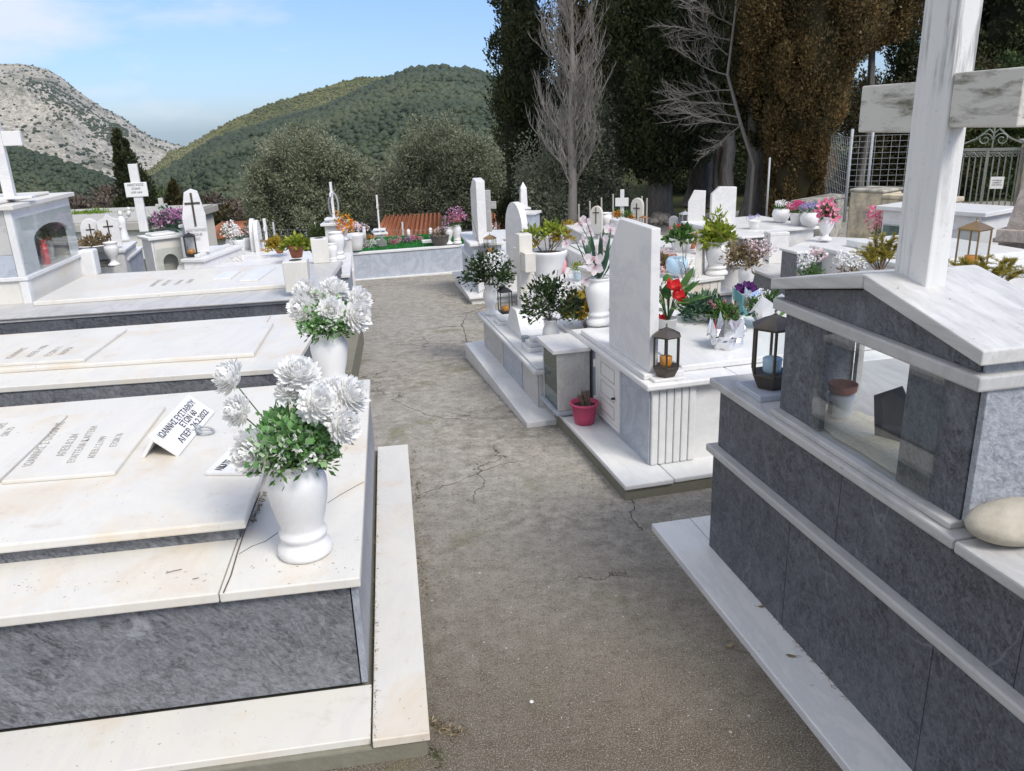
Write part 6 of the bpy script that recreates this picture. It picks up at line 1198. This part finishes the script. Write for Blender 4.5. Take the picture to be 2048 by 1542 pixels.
bxp = loc2(N_, kz, .045, kl + .03, .455); solo('square_vase', bx(-.06, .075, -.075, .065, 0, zl - .43), M['white'], 'plain square white marble vase block beside the left kiosk', 'vase', bxp, kz, bevel=.015)
# square marble vases at the end of the third tomb
def square_vase(label, A, h, s_, rz, tilt=0.0):
    o = thing('square_vase', label, 'vase', A, rz, 'square marble vases'); part('body', MB().prism([(-s_, -s_), (s_, -s_), (s_, s_), (-s_, s_)], 0, h, [(-s_ * 1.06, -s_ * 1.06), (s_ * 1.06, -s_ * 1.06), (s_ * 1.06, s_ * 1.06), (-s_ * 1.06, s_ * 1.06)]), M['cream'], o, .006); part('mouth', MB().lathe([(s_ * .55, 0), (s_ * .55, .002)], 20, (0, 0, h)), M['soil'], o); return o
A = U(598, 580, .495); square_vase('empty square marble vase at the front end of the third tomb', A, topz(A, 520) - .495, .085, a1)
A = U(643, 524, .462); square_vase('cracked square marble vase standing before the round white vases', A, topz(A, 476) - .462, .075, a1 + .1)
A = U(676, 518, .44); vase('large round white vase behind the cracked square vase', A, topz(A, 464) - .44, VASE, w=1.1)
A = U(667, 526, .44); vase('smaller round white vase just right of the cracked square vase', A, topz(A, 487) - .44, VASE)
t4, _, _, _ = front_tomb('low white tomb end block between the third tomb and the turf grave', (640, 553), (700, 549), .34, 1.4, -.2, 'bluegrey', 'cool')
solo('marker_slab', bx(-.02, .02, -.05, .05, 0, .20), M['white'], 'thin upright white marker slab at the left edge of the path end', 'marker', U(708, 573, -.12), a1, bevel=.004)
pot_of('yellow green geranium in a terracotta pot behind the square vases', 594, 515, .42, .12, .16, TUB, 'terra', fol=.13, seed=20, n=60, L=.055, fcol='lime')
pot_of('yellowing geranium branch left of the square vases', 560, 506, .40, .06, .10, TUB, 'terra', fol=.12, seed=21, n=26, L=.06, fcol='autumn')
# ---- cross kiosk
z_ = .33; N2, F2 = U(312, 543, z_), U(353, 537, z_); d_ = F2 - N2; kz = math.atan2(-d_.x, d_.y); kl = max(.3, math.hypot(d_.x, d_.y)); zt = topz(N2, 481)
k = thing('grave_kiosk', 'small white kiosk with arched niche under the cross with the name plate', 'grave kiosk', (N2.x, N2.y, 0), kz, 'grave kiosks'); Wk = (U(258, 546, z_) - N2).length
part('front_panel', bx(-Wk, 0, 0, .02, -.1, zt), M['cool'], k, .003); part('arched_panel', arch_panel(0, .02, .022, kl, z_ - .1, zt, kl * .55, kl * .5, (zt - z_) * .82), M['cream'], k); part('back_wall', bx(-Wk, -.12, .022, kl, -.1, zt), M['cream'], k); part('end_wall', bx(-.119, -.021, kl - .02, kl, -.1, zt), M['cream'], k)
part('window_pane', bx(.002, .005, .03, kl - .01, z_ - .05, z_ + (zt - z_) * .7), M['glass'], k); part('roof_slab', bx(-Wk - .03, .03, -.03, kl + .03, zt, zt + .03), M['white'], k, .005); part('roof_step', bx(-Wk + .03, -.03, .03, kl - .03, zt + .03, zt + .055), M['white'], k, .01)
cb = U(289, 463, zt + .055); hC = topz(cb, 328) - cb.z; c_ = cross('tall white cross with a name plate on its arms, on the small arched kiosk', cb, hC, .10, .085, R(102), 'white', az=topz(cb, 378) - cb.z, wide=.13, dep=.05)
hz = topz(cb, 378) - cb.z; pl_ = part('name_board', bx(-.036, -.026, -.105, .105, hz - .075, hz + .065), M['whitepl'], c_, .002)
RX = Matrix.Rotation(R(90), 4, 'X'); RXZ = Matrix.Rotation(R(-90), 4, 'Z') @ RX
for i, s_ in enumerate(('ΑΝΑΣΤΑΣΙΟΣ', 'ΕΤΩΝ 87', 'ΑΠΕΒ 14.8.20')): text(s_, c_, (-.0365, 0, hz + .032 - .036 * i), RXZ, .032 - .004 * i, 'ink', .0003, .75, .0004, 'lettering', 'CENTER')
# ---- neighbours behind
def lt(label, A, B, z, d, **kw): return front_tomb(label, A, B, z, d, **kw)
lt('long pale slab tomb behind the third tomb', (350, 552), (640, 526), .36, .9, body='greym', cap='cool'); t, _, _, _ = lt('white pebble covered tomb left of the geranium pots', (360, 528), (600, 512), .34, 1.3, body='cool', cap='white', step=(.12, .02))
rs = np.random.RandomState(4); pb = [U(rs.uniform(400, 490), rs.uniform(504, 522), .368) for _ in range(240)]; c0 = pb[0]
g_ = solo('gravel', blob_mesh('gravel', np.array([(p.x - c0.x, p.y - c0.y, 0) for p in pb]), np.full(240, .012), M['pebbles'], 3), None, 'loose white pebbles scattered on the slab tomb', 'pebbles', c0, kind='stuff')
lt('stepped marble base under the dark cross headstone', (360, 519), (408, 518), .48, .9, body='cool', cap='white', step=(.08, .03)); 
lt('white slab tomb behind the square white block with a grey gravel bed', (175, 522), (258, 516), .33, 1.0, body='greym', cap='white'); 
pbs = [U(rs.uniform(198, 228), rs.uniform(519, 532), .34) for _ in range(160)]; c0 = pbs[0]; solo('gravel', blob_mesh('gravel', np.array([(p.x - c0.x, p.y - c0.y, 0) for p in pbs]), np.full(160, .016), M['bark'], 3), None, 'grey gravel bed beside the big white planter vase', 'gravel', c0, kind='stuff')
A = U(229, 531, .34); vase('big white planter vase between the left kiosk and the small kiosk', A, topz(A, 484) - .34, URN, w=1.0)
lt('white raised slab behind the big white planter vase', (165, 506), (250, 500), .44, .8, body='cool', cap='white')
pot_of('long white trough with bronze green foliage behind the left kiosk', 190, 503, .46, .08, .42, TUB, 'ceramic', fol=.19, seed=22, n=70, L=.05, fcol='dryleaf')
for px, py, top, w_, lab, pts, dc in ((188, 496, 437, .20, 'small arched headstone with dark crucifix near the left kiosk', arch(.20, 1, 10), (0, .0, .0)), (224, 494, 428, .20, 'pointed headstone with slim black cross left of the name plate cross', None, 0)):
    p = U(px, py, .46); h_ = topz(p, top) - .46; poly = arch(.20, h_, 10, 1.2) if pts else [(-.11, 0), (.11, 0), (.11, h_ * .78), (.04, h_ * .86), (0.0, h_), (-.05, h_ * .88), (-.11, h_ * .82)]
    headstone(lab, p, poly, .05, R(112), 'cool', deco=(0, h_ * .2, h_ * .62))
# angel like statue
p = U(250, 480, .46); o = thing('statue', 'small white stone figure holding a raised child behind the small kiosk', 'statue', p, R(20)); Hs = topz(p, 414) - p.z
mb = MB().lathe([(Hs * .17, 0), (Hs * .19, Hs * .03), (Hs * .12, Hs * .12), (Hs * .10, Hs * .35), (Hs * .12, Hs * .5), (Hs * .13, Hs * .62), (Hs * .07, Hs * .70), (Hs * .04, Hs * .74)], 12); mb.ball((0, 0, Hs * .80), Hs * .075, 10, 1.2); mb.tube([(Hs * .10, 0, Hs * .62), (Hs * .22, -.02, Hs * .70), (Hs * .25, -.02, Hs * .86)], [Hs * .045, Hs * .04, Hs * .03], 7); mb.ball((Hs * .26, -.02, Hs * .93), Hs * .06, 8); mb.tube([(Hs * .22, -.02, Hs * .72), (Hs * .27, -.02, Hs * .88)], [Hs * .06, Hs * .05], 7)
mb.tube([(-Hs * .10, 0, Hs * .60), (-Hs * .16, -.03, Hs * .45), (-Hs * .03, -.06, Hs * .40)], [Hs * .045, Hs * .04, Hs * .03], 7)
part('figure', mb, M['white'], o, smooth=True)
# dark cross headstone and its lantern, flowers
p = U(400, 505, .51); hh = topz(p, 378) - .51; w_ = .21; headstone('tall coffin shaped headstone with long black cross, right of the mauve flowers', p, [(-w_ * .45, 0), (w_ * .45, 0), (w_ * .55, hh * .55), (w_ * .3, hh * .95), (0, hh), (-w_ * .3, hh * .96), (-w_ * .5, hh * .6)], .06, R(108), 'cool', deco=(0, hh * .42, hh * .52))
hs_ = [o for o in S.objects if o.get('label', '').startswith('tall coffin')][0]
for i, s_ in enumerate(('ΚΩΝΣΤΑΝΤΙΝΟΣ', 'ΕΤΩΝ 80', '2015')): text(s_, hs_, (-.004, 0, hh * (.34 - .07 * i)), RXZ, .035, 'engrave', .0003, .7, 0, 'lettering', 'CENTER')
lantern('black square lantern beside the coffin shaped headstone', U(384, 512, .49), topz(U(384, 512, .49), 464) - .49, 'sq', 'black', .3)
lt('white pedestal block under the mauve flowers behind the name plate cross', (356, 450), (388, 449), .78, .25, zb=.2, body='greym', cap='cool', name='pedestal', cat='pedestal', group='pedestals')
b = U(330, 470, .62); branchy('big mauve and white flower arrangement behind the name plate cross', b, [(318, 437, 0, .06), (333, 432, 0, .06), (345, 438, 0, .06), (325, 445, 0, .05), (350, 430, .1, .06), (362, 428, .1, .06), (372, 436, .1, .06), (340, 428, 0, .05), (310, 446, 0, .05), (366, 440, .1, .05)], 80, 70, .20, 'bluegreen', 'mauve', L=.05, off=(.05, 0, .10))
# items further along
for args in (('white vase of white lilies left of the slim headstone pair', 462, 505, .36, 470, 'pw', [(455, 458), (462, 452), (468, 460), (452, 466), (464, 468), (470, 470)]),):
    A = U(args[1], args[2], args[3]); vase(args[0], A, topz(A, 478) - A.z, VASE); branchy('white lily bouquet in the vase left of the slim headstone pair', A + Vector((0, 0, topz(A, 478) - A.z)), [(x, y, 0, .05) for x, y in args[6]], 81, 26, .10, 'green', 'pw')
pot_of('ribbed white pot with small grey plant beside the lily vase', 481, 510, .36, .17, .14, TUB, fol=.05, seed=23, n=20, fcol='bluegreen'); pot_of('white pot of pink flowers behind the ribbed pot', 494, 498, .36, .12, .12, TUB, flo='pp', frad=.12, nf=9, fz=.10, seed=24)
for px, py, top, lab in ((508, 504, 437, 'slim white headstone seen edge on, left of a pair'), (516, 505, 440, 'slim arched headstone seen edge on, right of a pair')):
    p = U(px, py, .34); h_ = topz(p, top) - .34; headstone(lab, p, arch(.30, h_, 10, 1.3), .045, R(8), 'cool')
b = U(536, 498, .34); cross('slim white cross seen edge on behind the geraniums', b, topz(b, 437) - .34, .09, .05, R(10), 'cool', foot=[((.08, .08), 0, .03)])
lantern('little brass lantern between the slim headstone and the slim cross', U(526, 505, .34), .15, 'sq', 'brass', .2)
lt('white tomb strip beneath the slim headstone pair', (490, 508), (560, 503), .33, 1.0, body='cool', cap='white')
# tall pedestal crosses
for px, pyb, ptop, pw, pz, z, lab, labp in ((657, 440, 364, (636, 692), 448, .60, 'tall thin white cross with a hanging wreath on the stepped pedestal', 'stepped white pedestal with dentil cap behind the orange flowers'), (761, 462, 390, (744, 780), 467, -.02, 'thin white cross with flared foot on the far pedestal', 'small stepped white pedestal before the tiled roof')):
    tp, o_, r_, w_ = front_tomb(labp, (pw[0] + 4, pz), (pw[1] - 4, pz - 2), z, .34, -.5, 'cool', 'white', over=.04, step=(.05, .03), name='pedestal', cat='pedestal', group='pedestals')
    b = loc2(o_, r_, w_ / 2, .17, z + .03); hC = topz(b, ptop) - b.z; cross(lab, b, hC, .13, .045, R(4), 'cool', foot=[((.10, .10), 0, .02)])
b = D(667, 410, 9.6); wr_ = MB(); wr_.tube([(.055 * math.cos(2 * PI * i / 20), 0, .14 * math.sin(2 * PI * i / 20)) for i in range(21)], .010, 5); o = thing('wreath', 'small wire wreath hanging on the tall thin cross', 'wreath', b); part('ring', wr_, M['steel'], o); put(PUFF['orange'], o, (.03, 0, -.10), (0, -1, 0), .045)
A = U(690, 480, .42); vase('white urn of orange and red flowers on the pedestal right of the thin cross', A, .18, URN); branchy('orange, yellow and dark red artificial flowers in the white urn', A + Vector((0, 0, .17)), [(682, 448, 0, .05), (692, 442, 0, .055), (700, 450, 0, .05), (688, 456, 0, .05), (697, 460, 0, .05), (680, 462, 0, .045)], 82, 26, .09, 'autumn', 'orange'); 
front_tomb('white box pedestal below the orange flowers', (672, 476), (704, 474), .44, .3, -.2, 'cool', 'white', over=.01, name='pedestal', cat='pedestal', group='pedestals')
pot_of('white pot of pale pink flowers between the orange flowers and the turf', 712, 500, .06, .22, .26, TUB, flo='pp', frad=.16, nf=10, fz=.12, seed=25)
bushy('shrub', 'small yellow green bush behind the cracked square vase', U(648, 500, .2), [(0, 0, .18, .10, .14)], 'shrub', 83, 40, 40, .04, .06, None, 'shrub', None, .8)
# things on the turf
pa, rzT = TG
def onturf(px, py): return U(px, py, .03)
t = thing('memorial_house', 'tiny dark metal chapel shaped lamp house on the turf', 'lamp house', onturf(765, 492), rzT); part('house', MB().sweep([(-.06, 0), (.06, 0), (.06, .07), (0, .12), (-.06, .07)], -.05, .05, 'y'), M['iron'], t, .003); part('cross', MB().box(-.004, .004, -.004, .004, .11, .17).box(-.018, .018, -.004, .004, .14, .148), M['iron'], t)
pot_of('grey wicker pot of dried pink heather on the turf', 881, 490, .03, .15, .30, TUB, 'bark', fol=.14, seed=26, n=40, fcol='dryleaf', L=.03, flo='pp', frad=.12, nf=5, fz=.06)
kk = random.Random(4); TL = ['pink silk flowers left on the turf near the lamp house', 'white silk flowers on the turf beside the lamp house', 'pale trailing silk flowers at the left end of the turf', 'mauve silk flowers in the middle of the turf', 'pink silk flowers right of the middle of the turf', 'orange chrysanthemums at the back left of the turf']
for i, (px, py, c_) in enumerate(((790, 486, 'pink'), (752, 492, 'pw'), (728, 494, 'pp'), (812, 484, 'mauve'), (832, 480, 'pink'), (735, 480, 'orange'))):
    p = onturf(px, py); branchy(TL[i], p, [(px + kk.uniform(-10, 10), py - kk.uniform(0, 10), 0, .03) for _ in range(6)], 84 + i, 18, .07, 'bluegreen', c_, off=(0, 0, .02), nst=5)
solo('edging_slab', bx(0, .35, 0, .10, 0, .04), M['white'], 'white marble edging slab on the right half of the turf', 'slab', onturf(845, 487), rzT, bevel=.004)
for px, py, top in ((818, 478, 458), (862, 476, 455), (730, 482, 452)): p = U(px, py, .03); solo('candle', MB().lathe([(.025, 0), (.025, (topz(p, top) - .03) * .9), (.004, topz(p, top) - .03)], 10), M['whitepl'], {818: 'slim pale pointed marker behind the middle of the turf', 862: 'slim pale pointed marker behind the wicker pot', 730: 'slim pale pointed marker at the left end of the turf'}[px], 'marker', p, smooth=True)
# ------------------------------------------------------------------ buildings beyond
def roofmat():
    t = NT('orange clay roof tiles', .85, .2); v = t.vec(rand=False); w_ = t.n('TexWave', Vector=v, Scale=3.2, Distortion=.4, Detail=2.0); n = t.noise(v, 3, 6)
    c = t.mix(n, (.42, .13, .06), (.62, .27, .14)); c = t.mix(t.mul(w_.outputs['Fac'], .45), c, (.20, .07, .04)); return t.out(c, w_.outputs['Fac'], .9, .05)
M['roof'] = roofmat()
def house(label, A, B, y, ridge_py, depth, wallh=1.6, name='house', mat='plaster'):
    a_, b_ = D(*A, y), D(*B, y); b_.z = a_.z; o_, rz_, w_ = frame_of(a_, b_); o = thing(name, label, 'house', (o_.x, o_.y, o_.z), rz_, 'houses beyond the cemetery'); hr = topz(Vector((o_.x, o_.y + depth / 2, 0)), ridge_py) - o_.z
    part('wall', bx(.2, w_ - .2, .2, depth - .2, -wallh - 1.5, -.02), M[mat], o, .01)
    v = [(-.1, -.1, 0), (w_ + .1, -.1, 0), (w_ + .1, depth + .1, 0), (-.1, depth + .1, 0), (w_ * .06, depth / 2, hr), (w_ * .94, depth / 2, hr)]; mb = MB(); mb.v = v + [(x, y_, z - .08) for x, y_, z in v]; mb.f = [(0, 1, 5, 4), (1, 2, 5), (2, 3, 4, 5), (3, 0, 4), (3, 2, 1, 0)]; mb.v = v
    part('roof', mb, M['roof'], o)
    # rows of tile ridges
    tl = MB(); n = int(w_ / .11)
    for i in range(n):
        x = w_ * (i + .5) / n; s0 = Vector((x, -.1, .03)); s1 = Vector((w_ * .06 + (w_ * .88) * (i + .5) / n, depth / 2, hr + .03)); tl.tube([s0, s1], .032, 5)
    part('tile_rows', tl, M['roof'], o); return o
house('house with orange tiled roof below the two olive trees', (748, 484), (885, 479), 19, 434, 2.6)
house('small part of an orange roof behind the tall narrow headstone', (950, 486), (1015, 474), 19.5, 430, 2.6)
house('orange roofed house left of the olive trees behind the coffin headstone', (396, 478), (470, 474), 30, 446, 5.0)
def flatb(label, A, B, y, d, top_py, mat='plaster', roof='conc', name='building', win=0, cat='building'):
    a_, b_ = D(*A, y), D(*B, y); zt_ = max(a_.z, .0 * a_.z + a_.z); o_, rz_, w_ = frame_of(a_, Vector((b_.x, b_.y, a_.z))); hh_ = topz(o_, top_py) - o_.z; o = thing(name, label, cat, o_, rz_, 'houses beyond the cemetery')
    part('wall', bx(0, w_, 0, d, -3, hh_), M[mat], o, .01); part('roof_slab', bx(-.12, w_ + .12, -.12, d + .12, hh_, hh_ + .16), M[roof], o, .01)
    for i in range(win): x = w_ * (i + .5) / win; f = part('window', bx(x - w_ * .1, x + w_ * .1, -.06, -.01, hh_ * .2, hh_ * .75), M['black'], o)
    return o
fb = flatb('long low white building with grey flat roof behind the left headstones', (100, 492), (318, 481), 17.5, 3.5, 466, 'plaster', 'pconc'); 
bl_ = D(150, 470, 17.5)
part('roof_parapet', bx(-1.5, (D(318, 481, 17.5) - D(100, 492, 17.5)).length + .1, .0, 3.3, topz(D(128, 492, 17.5), 466) - D(128, 492, 17.5).z + .16, topz(D(128, 492, 17.5), 447) - D(128, 492, 17.5).z), M['pconc'], fb, .01)
v_ = [D(px, 432, 19.5) for px in (150, 236)]
o = bushy('vine', 'bright green creeper growing along the flat roof at the left', Vector((v_[0].lerp(v_[1], .5).x, 19.5, topz(v_[0], 444))), [(x, 0, .02, .22, .16) for x in (-.5, -.25, 0, .25, .5)] + [(.8, 0, 0, .2, .12)], 'vine', 95, 200, 60, .06, .10, None, 'creeper', None, .6, pname='foliage')
b = U(328, 440, .1); b = D(329, 446, 19); cross('small grey cross standing on the flat roof behind the mauve flowers', b, topz(b, 396) - b.z, .13, .10, R(95), 'dullm', foot=[((.12, .16), -.02, .14)])
flatb('white farm shed with grey roof in the valley right of the coffin headstone', (428, 436), (484, 432), 130, 8, 424, 'whitepl', 'whitepl'); flatb('tiny white house on the lower slope above the broad olive tree', (510, 384), (523, 382), 300, 8, 376, 'whitepl', 'whitepl', name='house', cat='house')
flatb('tiny orange house high on the wooded hill near the cypress', (953, 222), (978, 220), 800, 10, 214, 'terra', 'terra', name='house', cat='house'); flatb('tiny white house on the far slope between the olive trees', (728, 338), (742, 337), 420, 8, 331, 'whitepl', 'whitepl', name='house', cat='house')
# utility line
pA, pB = D(405, 408, 60), D(520, 396, 60); t = thing('power_pole', 'thin utility pole with a wire beside the broad olive tree', 'utility pole', (D(498, 440, 60).x, 60, D(498, 440, 60).z)); o_ = t.location; mb = MB().tube([(0, 0, -3), (0, 0, topz(Vector(o_), 398) - o_.z + .3)], .06, 6); part('pole', mb, M['bare'], t); w_ = MB(); w_.tube([D(405, 410, 60) - o_, D(450, 407, 60) - o_, D(498, 400, 60) - o_, D(620, 385, 60) - o_], .018, 4); part('wire', w_, M['steel'], t)
# ------------------------------------------------------------------ litter, weeds, moss
kk = random.Random(12)
def dry_leaf(label, px, py, z, L, rz, mat='dryleaf'):
    mb = MB(); mb.leaf((0, 0, .002), (1, 0, .05), L, L * .42, cup=L * .06); mb.tube([(0, 0, .003), (-L * .35, L * .1, .004)], .0008, 3); me = tinted('dry_leaf', mb, M[mat], .5, .3, 3); o = part('dry_leaf', me, None); o.location = U(px, py, z); o.rotation_euler = (0, .1, rz); tag(o, label, 'leaf', 'fallen leaves'); return o
dry_leaf('pale brown dry leaf lying on the path near the right plinth', 1452, 1295, .004, .038, .5); dry_leaf('long dry leaf on the right plinth strip beside the dark tomb', 1595, 1313, .030, .036, 2.9); dry_leaf('curled brown leaf at the foot of the dark tomb panel', 1515, 1214, .030, .034, .2); dry_leaf('small green brown leaf at the corner of the dark tomb base', 1572, 1250, .030, .018, 1.2, 'shrub')
solo('white_stone', MB().ball((0, 0, .003), .007, 8, .5), M['pebbles'], 'flat white stone chip on the path in the foreground', 'stone', U(1063, 1405, .002)); 
def twigs(label, pts, z, r=.0012):
    mb = MB(); c0 = U(*pts[0], z); mb.tube([U(x, y, z) - c0 + Vector((0, 0, .003)) for x, y in pts], r, 4); solo('twig', mb, M['twig'], label, 'twig', c0, group='fallen twigs')
twigs('thin straight twig on the path in the foreground', [(1202, 1404), (1222, 1403), (1240, 1399)], .002); twigs('curved twig on the path near the right plinth', [(1487, 1392), (1505, 1393), (1519, 1383)], .002); twigs('thin twig beside the pale dry leaf', [(1470, 1300), (1485, 1304), (1500, 1308)], .002)
twigs('forked twig on the near ledge of the front left tomb', [(332, 1148), (345, 1144), (364, 1140)], .451); twigs('tiny twig on the front left tomb by the stained edge', [(385, 1160), (398, 1157)], .451)
def litter(label, name, cells, z, n, L, mat, seed, cat='debris'):
    rs = np.random.RandomState(seed); c = []
    for _ in range(n):
        (x0, y0, x1, y1, sp) = cells[rs.randint(len(cells))]; t_ = rs.rand(); p = U(x0 + (x1 - x0) * t_ + rs.normal() * sp, y0 + (y1 - y0) * t_ + rs.normal() * sp * .4, z); c.append(tuple(p))
    c = np.array(c); d = rs.normal(size=(n, 3)); d[:, 2] = np.abs(d[:, 2]) * (.25 if mat != 'green' else 1.2); o = solo(name, leaf_mesh(name, c, d, L * (.5 + rs.rand(n)), .16 if mat != 'green' else .3, M[mat], rs.rand(n), seed), None, label, cat, kind='stuff'); return o
litter('brown cypress needles in the recess of the front left tomb', 'leaf_litter', [(60, 1096, 500, 1050, 5), (505, 1046, 530, 985, 2)], .4505, 420, .012, 'dryleaf', 1)
litter('dry litter along the foot of the front left plinth', 'leaf_litter', [(828, 900, 850, 1200, 8), (855, 1440, 915, 1470, 14)], .003, 420, .016, 'dryleaf', 2); litter('dirt and needles along the base of the dark tomb', 'leaf_litter', [(1425, 1090, 1700, 1400, 4)], .029, 330, .012, 'dryleaf', 3)
litter('green weeds at the corner of the front left plinth', 'weeds', [(864, 1500, 885, 1535, 8), (834, 960, 836, 1000, 2)], .002, 150, .013, 'weed', 4); litter('weeds and needles around the path edge on the right', 'weeds', [(940, 610, 960, 640, 3), (1430, 1015, 1460, 1022, 5)], .0, 120, .014, 'weed', 5)
litter('pale chips and crumbs scattered over the path', 'grit', [(840, 950, 1400, 1500, 120)], .002, 260, .007, 'pw', 6)

def crack(name, pts, r, seed):
    k_ = random.Random(seed); q = []
    for i in range(len(pts) - 1):
        for j in range(6):
            t_ = j / 6; q.append((pts[i][0] + (pts[i + 1][0] - pts[i][0]) * t_ + k_.uniform(-4, 4) * (j > 0), pts[i][1] + (pts[i + 1][1] - pts[i][1]) * t_ + k_.uniform(-2.5, 2.5) * (j > 0)))
    q.append(pts[-1]); P_ = []
    for x, y in q:
        z = 0.0
        for _ in range(6): p = U(x, y, z); z = G(p.x, p.y)
        P_.append(Vector((p.x, p.y, z + .001)))
    mb = MB().tube(P_, [r * .55 * k_.uniform(.3, 1.3) for _ in P_], 4); solo(name, mb, M['soil'], None, None, kind='structure')
crack('path_crack', [(852, 985), (905, 968), (960, 945), (1010, 928), (1062, 918)], .0022, 1)
crack('path_crack', [(1255, 985), (1268, 1010), (1262, 1035), (1285, 1062)], .003, 2)
crack('path_joint', [(985, 612), (935, 625), (922, 650), (938, 690), (962, 735), (985, 775), (1010, 800), (1060, 826)], .006, 3)
crack('path_crack', [(790, 800), (850, 830), (930, 842)], .0018, 5)
litter('cypress needles gathered along the joint in the path', 'leaf_litter', [(922, 640, 945, 700, 5), (962, 735, 1010, 800, 5), (945, 610, 985, 612, 6)], -.06, 200, .02, 'dryleaf', 9)
litter('scattered needles and crumbs on the front left tomb ledge', 'leaf_litter', [(40, 1180, 700, 1120, 22)], .4505, 60, .010, 'dryleaf', 10)
litter('dirt line along the inner edge of the front left plinth', 'leaf_litter', [(757, 900, 748, 1480, 2)], .083, 240, .010, 'dryleaf', 11)
# ------------------------------------------------------------------ haze of the valley air
hz_ = MB().box(-2700, 2700, -330, 3150, -260, 330)
mh = bpy.data.materials.new('valley haze'); mh.use_nodes = True; nt = mh.node_tree; nt.nodes.remove(nt.nodes['Principled BSDF'])
pv = nt.nodes.new('ShaderNodeVolumePrincipled'); pv.inputs['Color'].default_value = (0.75, 0.86, 1.0, 1); pv.inputs['Density'].default_value = 0.00005; pv.inputs['Anisotropy'].default_value = 0.2
nt.links.new(pv.outputs[0], nt.nodes['Material Output'].inputs['Volume'])
ho = solo('haze', hz_, mh, 'thin blue haze filling the valley air', 'haze', kind='stuff')
